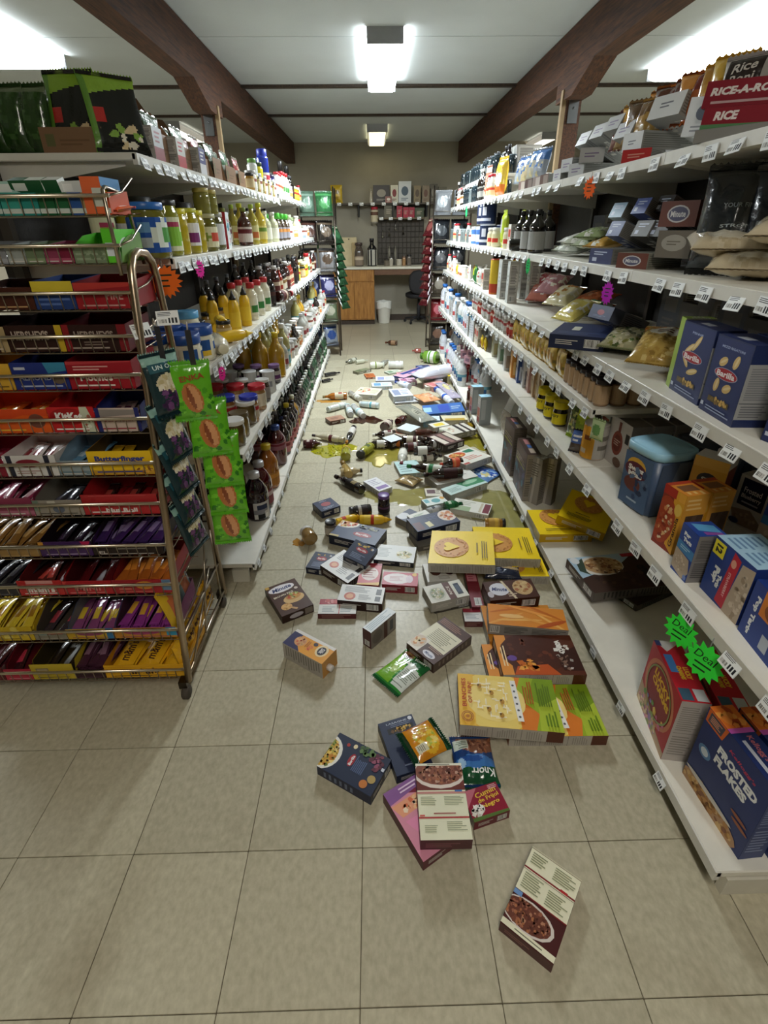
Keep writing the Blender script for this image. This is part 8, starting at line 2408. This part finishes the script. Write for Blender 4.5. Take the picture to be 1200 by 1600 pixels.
for i, (px, c, e) in enumerate([(1128, 'c89a34', 'd8b04a'), (1108, 'c8983a', 'b8842c'), (1090, 'b8622c', '7a2c20'), (1075, '8a4a2c', 'd8923c'), (1062, '9a5028', '5a2a1c'), (1048, 'c87a2c', '6a3420'), (1035, 'a86a34', '5c3020'), (1022, '8a5a34', 'd8903a'), (1008, 'b8904a', '7a5a34'), (995, '9a8058', '6a523a'), (982, 'a88a5c', 'd8a03c'), (972, '7a4a44', '5a302c')]):
    x = 1.06 if px > 1015 else 1.0
    place(bag('topbag%d' % i, .12, .15, .06, c, (lambda c, e: lambda P: P.rect(0, 0, 1, 1, c).poly([(0, .5), (1, .7), (1, 1), (0, 1)], e).bits(.5, .3, .4, .25, [e, c, 'd8c8a0'], 12, .1))(c, e), None, 14, 18, seed=i), 'snack_bag', 'orange brown snack bag standing on the top right shelf, %s from the near end' % NUM[i], 'snack bag', T(x, y_for(px, x, Z4 + .1), Z4 + (.10 if px > 1015 else .07)) @ RZ(-50 - 5 * (i % 3)) @ RX(-8 - 4 * (i % 3)))
for i, (px, dz, rz, ry, x) in enumerate([(900, .0, -70, 0, .93), (908, .13, -84, -26, .95), (931, .135, -82, -26, .95), (955, .14, -80, -26, .95), (972, .10, -80, -22, .95), (925, .05, -20, 0, .96), (885, .035, -80, 0, .94), (870, .0, -88, 0, .93)]):
    topend('pale grey mix box tumbled on the top right shelf, %s along' % NUM[i], px, .1, .055, .2, rz, lambda P: P.rect(0, 0, 1, 1, 'b8b8b8').lines(.2, .3, .8, .7, 2, '7a6a8a'), '8f908d', dz, 0, x=x, rx=ry)
for i, (px, dz, c, e) in enumerate([(842, .05, 'a8b0bc', '4a78b8'), (832, .06, 'c8c4b0', '4a80c0'), (822, .05, 'd8c8a0', '5a88c0'), (812, .055, 'b8c4d0', '3a68b0')]):
    place(bag('bluetop%d' % i, .12, .16, .05, c, (lambda c, e: lambda P: P.rect(0, 0, 1, 1, c).rect(0, .6, 1, 1, e).bits(.5, .3, .4, .2, ['e8dca8', e, c], 12, .1))(c, e), None, 10, 14), 'snack_bag', 'blue topped snack bag on the top right shelf, %s along' % NUM[i], 'snack bag', T(.97, y_for(px, .97, Z4 + .1), Z4 + dz) @ RZ(-70) @ RX(-14))
for i, (px, c, e) in enumerate([(850, '5a3a30', '8a7a70'), (838, '8a7a74', 'b8aca4'), (826, '4a2a26', '7a6a64'), (815, '8a7068', 'c8bcb0')]):
    topend('brown grey pudding box at the top shelf lip, %s along' % NUM[i], px, .11, .05, .14, -85, (lambda c, e: lambda P: P.rect(0, 0, 1, 1, c).rect(.4, .1, .95, .9, e))(c, e), c, 0, x=.925)
place(bag('yellowcone', .12, .26, .07, 'd8b034', lambda P: P.rect(0, 0, 1, 1, 'dcb83c').rect(0, 0, 1, .3, 'd8742c').ell(.5, .45, .4, .2, 'd8d4c8').bits(.5, .7, .3, .15, ['e8cc5a', 'c88a2c'], 10, .1), None, 14, 20), 'snack_bag', 'tall yellow snack bag standing forward on the top right shelf', 'snack bag', T(.96, y_for(780, .96, Z4), Z4) @ RZ(-70) @ RX(-4))
place(bag('tanbag', .1, .24, .05, '9a6a54', lambda P: P.rect(0, 0, 1, 1, 'a8745c').rect(0, .8, 1, 1, 'd8c8c0').rect(0, 0, 1, .2, 'c8442c').text90('RICE', .5, .5, .4, .3, 'd8c0a8'), None, 10, 14), 'snack_bag', 'slim tan snack bag beyond the tall yellow one', 'snack bag', T(.95, y_for(762, .95, Z4), Z4) @ RZ(-78))
spread(1, Z4, .90, 4.45, 6.28, ['red_white', 'soda_dark', 'dark_glass', 'glass_clear', 'dark_glass', 'steak_sauce'], .09, RT, seed=11)
spread(1, Z4, .90, 4.45, 6.28, ['dark_glass', 'dark_sauce'], .1, RT, inset=.16, where='second row', seed=12)
RX_ = 'right highest shelf'
spread(1, 1.87, .95, 4.56, 6.28, ['dark_glass', 'glass_clear', 'dark_glass'], .085, RX_, seed=13)
spread(1, 1.87, .95, 4.56, 6.28, ['dark_glass', 'dark_sauce'], .1, RX_, inset=.16, where='second row', seed=14)
for i, y in enumerate((4.7, 5.0, 5.3, 5.6)):
    place(carton('greycase', .2, .2, .2, '8f908c', lambda P: P.rect(0, 0, 1, 1, '999a96').rect(.2, .3, .8, .7, '84857f')), 'storage_carton', 'plain grey carton stored above the right highest shelf, %s along' % NUM[i], 'carton', T(1.25, y, 1.87) @ RZ(-90) @ T(0, 0, .0))
# ================================================================== THE FAR END: COUNTER, WALL SHELVES, WIRE RACKS
YF = 8.78


def empty(name, loc, label, cat):
    o = bpy.data.objects.new(name, None)
    COL.objects.link(o)
    o.location = loc
    return tag(o, label, cat)


def sub(parent, name, mat, boxes, bev=.003):
    mb = MB()
    for q in boxes:
        mb.bevbox(*q[:6], q[6], bev)
    return link(name, mb.mesh(name, mat), parent)


a = at_y(535, 505, YF).x - .12
b = at_y(586, 505, YF).x
ca = empty('base_cabinet', ((a + b) / 2, YF, 0), 'oak veneer base cabinet under the left of the back counter', 'cabinet')
w = (b - a) / 2
sub(ca, 'carcass', M_OAK, [(-w, w, .012, WALL_Y - YF - .002, .08, .885, 'ffffff')])
sub(ca, 'plinth', M_BATTEN, [(-w + .02, w - .005, .05, .4, 0, .08, 'ffffff')])
for x0, x1 in ((-w + .01, -.004), (.004, w - .01)):
    d = sub(ca, 'door', M_OAK, [(x0, x1, -.004, .012, .1, .68, 'ffffff')])
sub(ca, 'drawer', M_OAK, [(-w + .01, w - .01, -.004, .012, .70, .875, 'ffffff')])
co = empty('counter_top', (.2, YF, .885), 'white laminate counter top along the back wall', 'counter')
sub(co, 'slab', M_PAINT, [(-.9, .75, -.03, WALL_Y - YF - .001, 0, .035, 'dcd8c8')])
sub(co, 'apron', M_WOODP, [(b - .2 + .002, .75, .0, .02, -.09, -.001, '6a4a34')])
sub(co, 'support_leg', M_WOODP, [(.72, .75, .0, .44, -.885, -.001, '5a4434')])
bn = at_y(600, 505, 8.9)
mb = MB()
mb.lathe([(.095, 0), (.10, .01), (.125, .33), (.128, .335), (.12, .335), (.095, .03), (.0001, .03)], 20, 'd8d6cc')
t = link('waste_bin', mb.mesh('waste_bin', M_PLASTIC))
t.location = (bn.x, 8.95, 0)
tag(t, 'white waste bin with a bin liner under the back counter', 'waste bin')
mb = MB()
n = 20
rr = random.Random(2)
z1 = [.25 + rr.uniform(-.03, .03) for _ in range(n)]
z2_ = [.36 + rr.uniform(-.01, .015) for _ in range(n)]
for k in range(n):
    k2 = (k + 1) % n
    q = lambda r, z, i: (r * math.cos(2 * PI * i / n), r * math.sin(2 * PI * i / n), z)
    mb.face([q(.131, z1[k], k), q(.131, z1[k2], k2), q(.136, z2_[k2], k2), q(.136, z2_[k], k)], 'e4e4de', True)
    mb.face([q(.136, z2_[k], k), q(.136, z2_[k2], k2), q(.10, .3, k2), q(.10, .3, k)], 'd4d4ce', True)
link('bin_liner', mb.mesh('bin_liner', M_FILM), t)
ch = at_y(655, 505, 8.75)
o = empty('office_chair', (ch.x, 8.95, 0), 'dark office chair pushed under the back counter', 'chair')
mb = MB()
mb.lathe([(.2, .42), (.23, .44), (.23, .48), (.19, .5), (.0001, .505)], 18, '17161a', sq=.5)
link('seat', mb.mesh('seat', M_RUBBER), o)
mb = MB()
mb.lathe([(.16, -.03), (.19, -.02), (.19, .02), (.16, .03), (.0001, .032)], 16, '1a191d', sq=.4, M=T(0, -.2, .68) @ RX(80))
link('backrest', mb.mesh('backrest', M_RUBBER), o)
sub(o, 'back_bar', M_RUBBER, [(-.02, .02, -.235, -.22, .42, .7, '121214')])
mb = MB()
mb.lathe([(.03, .05), (.03, .3), (.02, .31), (.02, .43)], 10, '202024')
link('column', mb.mesh('column', M_RUBBER), o)
for k in range(5):
    a5 = 2 * PI * k / 5 + .3
    mb = MB()
    mb.tube([(.02 * math.cos(a5), .02 * math.sin(a5), .1), (.24 * math.cos(a5), .24 * math.sin(a5), .065)], .014, 6, '1c1c20')
    mb.lathe([(.0001, -.012), (.026, -.01), (.026, .01), (.0001, .012)], 10, '101012', M=T(.24 * math.cos(a5), .24 * math.sin(a5), .027) @ RZ(math.degrees(a5) + 90) @ RY(90))
    link('leg', mb.mesh('leg', M_RUBBER), o)
# wall shelves and what stands on them
YS = 9.0
zs1, zs2 = at_y(600, 317, YS).z, at_y(630, 340, YS).z
xl, xr = at_y(522, 317, YS).x, at_y(705, 317, YS).x
sh = empty('wall_shelf', ((xl + xr) / 2, YS, zs1), 'long dark upper shelf across the back wall', 'shelf')
sub(sh, 'board', M_WOODP, [((xl - xr) / 2, (xr - xl) / 2, 0, .248, -.025, 0, '4a4238')])
for x in (-.55, .0, .55):
    sub(sh, 'bracket', M_RUBBER, [(x - .012, x + .012, .02, .248, -.2, -.026, '1c1c1e')])
for i in range(10):
    t = link('price_tag', TAG_MES[i % 4], sh)
    t.location = ((xl - xr) / 2 + .08 + i * (xr - xl) / 10.5, -.003, -.014)
x0, x1 = at_y(590, 340, YS).x, at_y(664, 340, YS).x
s2 = empty('wall_shelf', ((x0 + x1) / 2, YS, zs2), 'short lower shelf on the right of the back wall', 'shelf')
sub(s2, 'board', M_WOODP, [((x0 - x1) / 2, (x1 - x0) / 2, 0, .248, -.02, 0, '6a5c44')])
for i in range(5):
    t = link('price_tag', TAG_MES[i % 4], s2)
    t.location = ((x0 - x1) / 2 + .06 + i * (x1 - x0) / 5, -.003, -.012)
zc = .92
pg = empty('grid_panel', ((x0 + x1) / 2, 9.2, zc), 'dark wire grid panel behind the counter', 'panel')
mb = MB()
for k in range(12):
    x = (x0 - x1) / 2 + (x1 - x0) * k / 11
    mb.tube([(x, 0, .01), (x, 0, zs2 - zc - .03)], .003, 4, '55514a', False)
for k in range(9):
    z = .02 + (zs2 - zc - .06) * k / 8
    mb.tube([((x0 - x1) / 2, 0, z), ((x1 - x0) / 2, 0, z)], .003, 4, '55514a', False)
g = link('wire_grid', mb.mesh('wire_grid', M_STEEL), pg)
g['kind'] = 'stuff'
sub(pg, 'backing', M_WOODP, [((x0 - x1) / 2, (x1 - x0) / 2, .015, .045, 0, zs2 - zc - .02, '463f36')], .002)


def wthing(name, label, cat, spec, px, z, y=9.08, rz=0):
    p = at_y(px, 330, y)
    return place(spec, name, label, cat, T(p.x, y, z) @ RZ(rz))


wthing('snack_bag', 'yellow snack bag standing at the left of the upper wall shelf', 'snack bag', bag('wyel', .19, .26, .07, 'c8a82c', lambda P: P.rect(0, 0, 1, 1, 'ccac30').ell(.45, .6, .3, .12, '8a6a1c').ell(.45, .3, .25, .08, '9a7a1c'), None, 12, 14), 527, zs1)
wthing('candle', 'pale tapered candle on the upper wall shelf', 'candle', bottle('cndl', .03, .2, 'b8b0a0', 'a8a294', None, sh=.2, nk=.8, neck=.3), 580, zs1)
for i, (px, wd, ht, c, e, lb) in enumerate([(596, .26, .25, '3a3430', '8a8478', 'dark appliance box'), (607, .1, .09, '8a5a50', 'd8d0c4', 'small white and red frame box'), (616, .12, .25, 'c8c4b4', '7a2c2c', 'white box with red foot'), (632, .2, .3, 'c8ccd0', '4a5a6a', 'white and slate box'), (651, .11, .24, '8a7a5c', '5a4a3a', 'brown framed box, left'), (664, .11, .24, '8a7a64', '6a4a3a', 'brown framed box, right'), (676, .12, .26, '5a5446', '8a8478', 'grey oval printed box'), (690, .12, .22, '6a6450', '4a4638', 'olive box')]):
    wthing('kitchenware_box', lb + ' on the upper wall shelf', 'box', carton('wb%d' % i, wd, .12, ht, c, (lambda c, e: lambda P: P.rect(0, 0, 1, 1, c).ell(.5, .55, .28, .22, e).lines(.2, .1, .8, .25, 2, e))(c, e)), px, zs1, 9.1 if i != 1 else 9.03)
for i, (px, wd, ht, c) in enumerate([(608, .16, .18, '6a6450'), (624, .09, .17, 'a8283a'), (634, .09, .15, 'b02c40'), (643, .09, .15, 'a0263a'), (655, .14, .14, '4a5238')]):
    wthing('storage_tin', ['olive box at the left', 'red tin, leftmost', 'red tin, middle', 'red tin, right', 'dark green box at the right'][i] + ' of the lower wall shelf', 'tin', carton('wt%d' % i, wd, .1, ht, c, (lambda c: lambda P: P.rect(0, 0, 1, 1, c).lines(.2, .3, .8, .7, 3, 'b0a490'))(c)), px, zs2, 9.1)
p = at_y(586, 345, 9.15)
wthing('glass_lantern', 'glass lantern with red base hanging by the lower wall shelf', 'lantern', jar('lantrn', .06, .24, '8a8478', 'b02434', SLb('c8bca0', '6a4a3c', None, None), lz=(.1, .8)), 585, zs2 - .08, 9.12)
for px, w_, h_, c, lb, rz in ((546, .26, .44, 'c8b890', 'pale wooden chopping board leaning at the left of the counter', 0), (556, .12, .36, 'b09a6c', 'narrower wooden board in front of the chopping board', 0)):
    mb = MB()
    mb.bevbox(-w_ / 2, w_ / 2, -.009, .009, 0, h_, c, .004)
    mb.lathe([(.012, -.0095), (.012, .0095)], 10, '4a3c28', M=T(0, 0, h_ - .03) @ RX(90))
    t = link('chopping_board', mb.mesh('chopping_board', M_WOODP))
    t.matrix_world = T(at_y(px, 405, 9.15).x, 9.1 if w_ > .2 else 9.06, zc) @ RX(-7)
    tag(t, lb, 'board')
wthing('blender', 'glass topped kitchen blender on the back counter', 'blender', bottle('blendr', .075, .36, '4a4038', '4a3c38', SLb('8a7a6a', 'c8b8a0', None, None), sh=.6, nk=.8, neck=.7, lz=(.05, .45)), 559, zc, 8.98)
wthing('vacuum_flask', 'black vacuum flask with silver stripes on the back counter', 'flask', bottle('flask', .082, .42, '17161a', '1c1a1c', lambda P: [P.rect(0, 0, 1, 1, '1a181a')] + [P.rect(.3 + .09 * k, 0, .35 + .09 * k, 1, 'b8b4a8') for k in range(5)], sh=.6, nk=.78, neck=.4, lz=(.04, .6)), 580, zc, 9.0)
for i, (px, r, h, c, e) in enumerate([(604, .05, .1, '6a6052', '3a342c'), (611, .035, .14, 'b8b0a0', '4a4640'), (624, .05, .1, 'b0a898', 'c8c0b0'), (632, .03, .15, 'a07850', '5a4434'), (640, .04, .17, '6a6058', '1c1a1c')]):
    wthing('kitchen_jar', 'small jar or mug on the counter by the grid panel, %s from left' % NUM[i], 'jar', jar('kj%d' % i, r, h, c, e, None), px, zc, 9.02)
for i, (px, pz) in enumerate([(598, 365), (608, 362), (618, 352), (630, 360)]):
    p = at_y(px, pz, 9.18)
    mb = MB()
    mb.tube([(0, 0, .05), (0, -.006, -.04)], .006, 6, ['b8b4a8', '8a8478', 'c8c8c4', '5a5650'][i])
    mb.lathe([(.0001, -.07), (.018, -.06), (.02, -.045), (.0001, -.035)], 8, ['c8c4b8', '6a6458', 'd8d8d4', '3a3834'][i], sq=.0)
    t = link('kitchen_utensil', mb.mesh('kitchen_utensil', M_STEEL))
    t.location = p
    tag(t, 'small utensil hooked on the grid panel, %s from left' % NUM[i], 'utensil')
for i, px in enumerate((608, 618)):
    wthing('candle', 'tall pale candle before the grid panel, %s' % ('left' if i == 0 else 'right'), 'candle', bottle('cndl2', .022, .3, '7a766a', '6a675c', None, sh=.6, nk=.9, neck=.6), px, zc, 9.1)


# wire racks of crisps at both aisle ends
def wire_rack(label, x0, x1, y0, y1, h):
    o = empty('wire_rack', ((x0 + x1) / 2, y0, 0), label, 'rack')
    w, d = (x1 - x0) / 2, y1 - y0
    for x in (-w, w):
        for y in (0, d):
            mb = MB()
            mb.tube([(x, y, 0), (x, y, h)], .009, 8, '6a6058')
            link('post', mb.mesh('post', M_STEEL), o)
    z = .12
    while z < h:
        mb = MB()
        mb.box(-w, w, 0, d, z - .006, z, '5c564e')
        mb.tube([(-w, -.004, z + .04), (w, -.004, z + .04)], .003, 5, '8a8278')
        link('wire_tier', mb.mesh('wire_tier', M_STEEL), o)['kind'] = 'stuff'
        z += .3
    return o


wire_rack('tall wire crisp rack closing the left shelving at the far end', -.86, -.44, 6.5, 6.8, 1.92)
wire_rack('tall wire crisp rack closing the right shelving at the far end', .72, 1.16, 6.5, 6.95, 1.92)
TC = [[('5a6a84', '3a4a6a'), ('8a94a4', '2c4a8a')], [('8a8478', '5a6a3c'), ('6a7a5c', 'b0b09c')], [('2c3050', '8a94b8'), ('3a3a6a', 'a8a8c8')], [('6a6c70', '8a6a4c'), ('8a8a8c', '5a4a3c')], [('3a2c28', '5a3c34'), ('2c2824', '6a5c4c')], [('7a7a54', 'a8a470'), ('6a6c4c', 'b8b488')], [('5f7a68', '8aa494'), ('2c6a3c', '4f9a5c')]]
for i in range(6):
    for j in range(2):
        c, e = TC[i if i < 5 else 6][j]
        place(bag('crisp%d%d' % (i, j), .2, .26, .08, c, (lambda c, e: lambda P: P.rect(0, 0, 1, 1, c).ell(.5, .5, .34, .22, e).rect(0, .82, 1, .9, e))(c, e), None, 18, 22, i), 'crisp_bag', 'crisp bag on tier %s of the left wire rack, %s column' % (['one', 'two', 'three', 'four', 'five', 'six'][i], 'outer' if j == 0 else 'aisle'), 'snack bag', T(-.75 + .2 * j, 6.56, .123 + .3 * i) @ RZ(20 + 14 * math.sin(3 * i + j)) @ RX(-9))
        c2, e2 = [('3a3430', '7a5c4c'), ('7a1c24', 'b0606a'), ('4a4238', '8a8478'), ('26282c', '5a5a5c'), ('23262a', '4f5458'), ('84888c', 'a8b0b4')][i]
        place(bag('crispr%d' % i, .2, .26, .08, c2, (lambda c, e: lambda P: P.rect(0, 0, 1, 1, c).ell(.5, .5, .34, .22, e))(c2, e2), None, 18, 22, i + 3), 'crisp_bag', 'crisp bag on tier %s of the right wire rack, %s column' % (['one', 'two', 'three', 'four', 'five', 'six'][i], 'aisle' if j == 0 else 'outer'), 'snack bag', T(.83 + .21 * j, 6.56, .123 + .3 * i) @ RZ(-15 + 14 * math.sin(2 * i + j)) @ RX(-9))
for i in range(9):
    place(bag('stripg', .15, .22, .04, '1f4a2c', lambda P: P.rect(0, 0, 1, 1, '1f4229').ell(.5, .5, .3, .25, '35613f').rect(0, .85, 1, 1, '7a9484'), None, 14, 18), 'snack_bag', 'dark green bag on the strip beside the left wire rack, %s from top' % NUM[i], 'snack bag', T(-.39 + .006 * i, 6.62, 1.33 - .095 * i) @ RZ(50) @ RX(-32))
    place(bag('stripr', .15, .22, .04, '5a141c', lambda P: P.rect(0, 0, 1, 1, '4a1218').ell(.5, .5, .3, .25, '7a443f').rect(0, .85, 1, 1, 'b8a49a'), None, 14, 18), 'snack_bag', 'dark red bag on the strip beside the right wire rack, %s from top' % NUM[i], 'snack bag', T(.66 - .004 * i, 6.6, 1.4 - .1 * i) @ RZ(-50) @ RX(-32))
# ================================================================== NEON SALE FLAGS
def flag(label, p, rz, col, n=14, r=.035, sx=1.0, rx=0, words=('Deal',)):
    mb = MB()
    R = random.Random(len(label))
    pts = []
    for k in range(2 * n):
        a = 2 * PI * k / (2 * n)
        q = r * (1 if k % 2 == 0 else .74) * R.uniform(.94, 1.06)
        pts.append((q * math.cos(a) * sx, q * math.sin(a)))
    for y, s_ in ((-.0006, 1), (.0006, -1)):
        for k in range(2 * n):
            a, b = pts[k], pts[(k + 1) % (2 * n)]
            f = [(a[0], y, a[1]), (b[0], y, b[1]), (0, y, 0)]
            mb.face(f if s_ > 0 else f[::-1], col)
    for k in range(2 * n):
        a, b = pts[k], pts[(k + 1) % (2 * n)]
        mb.face([(a[0], -.0006, a[1]), (a[0], .0006, a[1]), (b[0], .0006, b[1]), (b[0], -.0006, b[1])], col)
    o = link('sale_flag', mb.mesh('sale_flag', M_NEON))
    o.matrix_world = T(*p) @ RZ(rz) @ RX(rx)
    tag(o, label, 'sale flag')
    P = Panel(r * 2 * sx, r * 2)
    if words:
        P.text(words[0], .5, .64, .56, .2, '17301c', -.1, .0, .2).lines(.28, .22, .72, .5, 2, '17301c', .3)
    else:
        P.lines(.3, .3, .75, .75, 3, '17301c', .3)
    m2 = MB()
    P.emit(m2, (-r * sx, -.0006, -r), (1, 0, 0), (0, 0, 1))
    link('handwriting', m2.mesh('handwriting', M_PAPER), o)
    m3 = MB()
    m3.tube([(0, .001, r * .7), (0, .004, r * 1.35)], .0012, 5, '8a8a8a')
    link('clip', m3.mesh('clip', M_PLASTIC), o)
    return o


def on_lip(px, side, x, z, drop):
    return Vector((x - side * .014, y_for(px, x, z), z - drop))


flag('neon green starburst flag nearer the red cereal, upper of two', on_lip(1086, 1, .80, .63, .088), -62, '3cf048', 13, .054, .82)
flag('neon green starburst flag hanging lower over the dark red cereal', on_lip(1126, 1, .80, .63, .09), -62, '3cf048', 13, .058, .82)
flag('neon orange flag under the top right shelf', on_lip(931, 1, .90, 1.691, .062), -60, 'ff6a1c', 14, .042, .75, words=None)
flag('violet starburst flag under the fourth right shelf', on_lip(962, 1, .87, 1.356, .085), -60, 'b428b8', 14, .042, .62, words=None)
flag('green flag hanging further along the fourth right shelf', on_lip(831, 1, .87, 1.356, .06), -75, '22b45c', 12, .045, .5, words=None)
flag('green flag hanging far along the top right shelf', on_lip(732, 1, .90, 1.691, .07), -80, '2cc86a', 12, .05, .5, words=None)
flag('pink flag hanging from the fourth left shelf', on_lip(303, -1, -.69, 1.403, .05), 62, 'f02ca8', 14, .036, .7, words=None)
flag('pink flag hanging from the third left shelf', on_lip(338, -1, -.63, 1.024, .055), 62, 'f02ca0', 14, .032, .7, words=None)
flag('orange starburst flag behind the rack top loop', at_y(257, 440, 1.84), 20, 'ff7420', 18, .058, 1.0, words=None)
flag('small green leaf shaped flag at the far left shelf end', on_lip(494, -1, -.69, 1.403, .09), 70, '1f9a4c', 8, .06, .5, words=None)
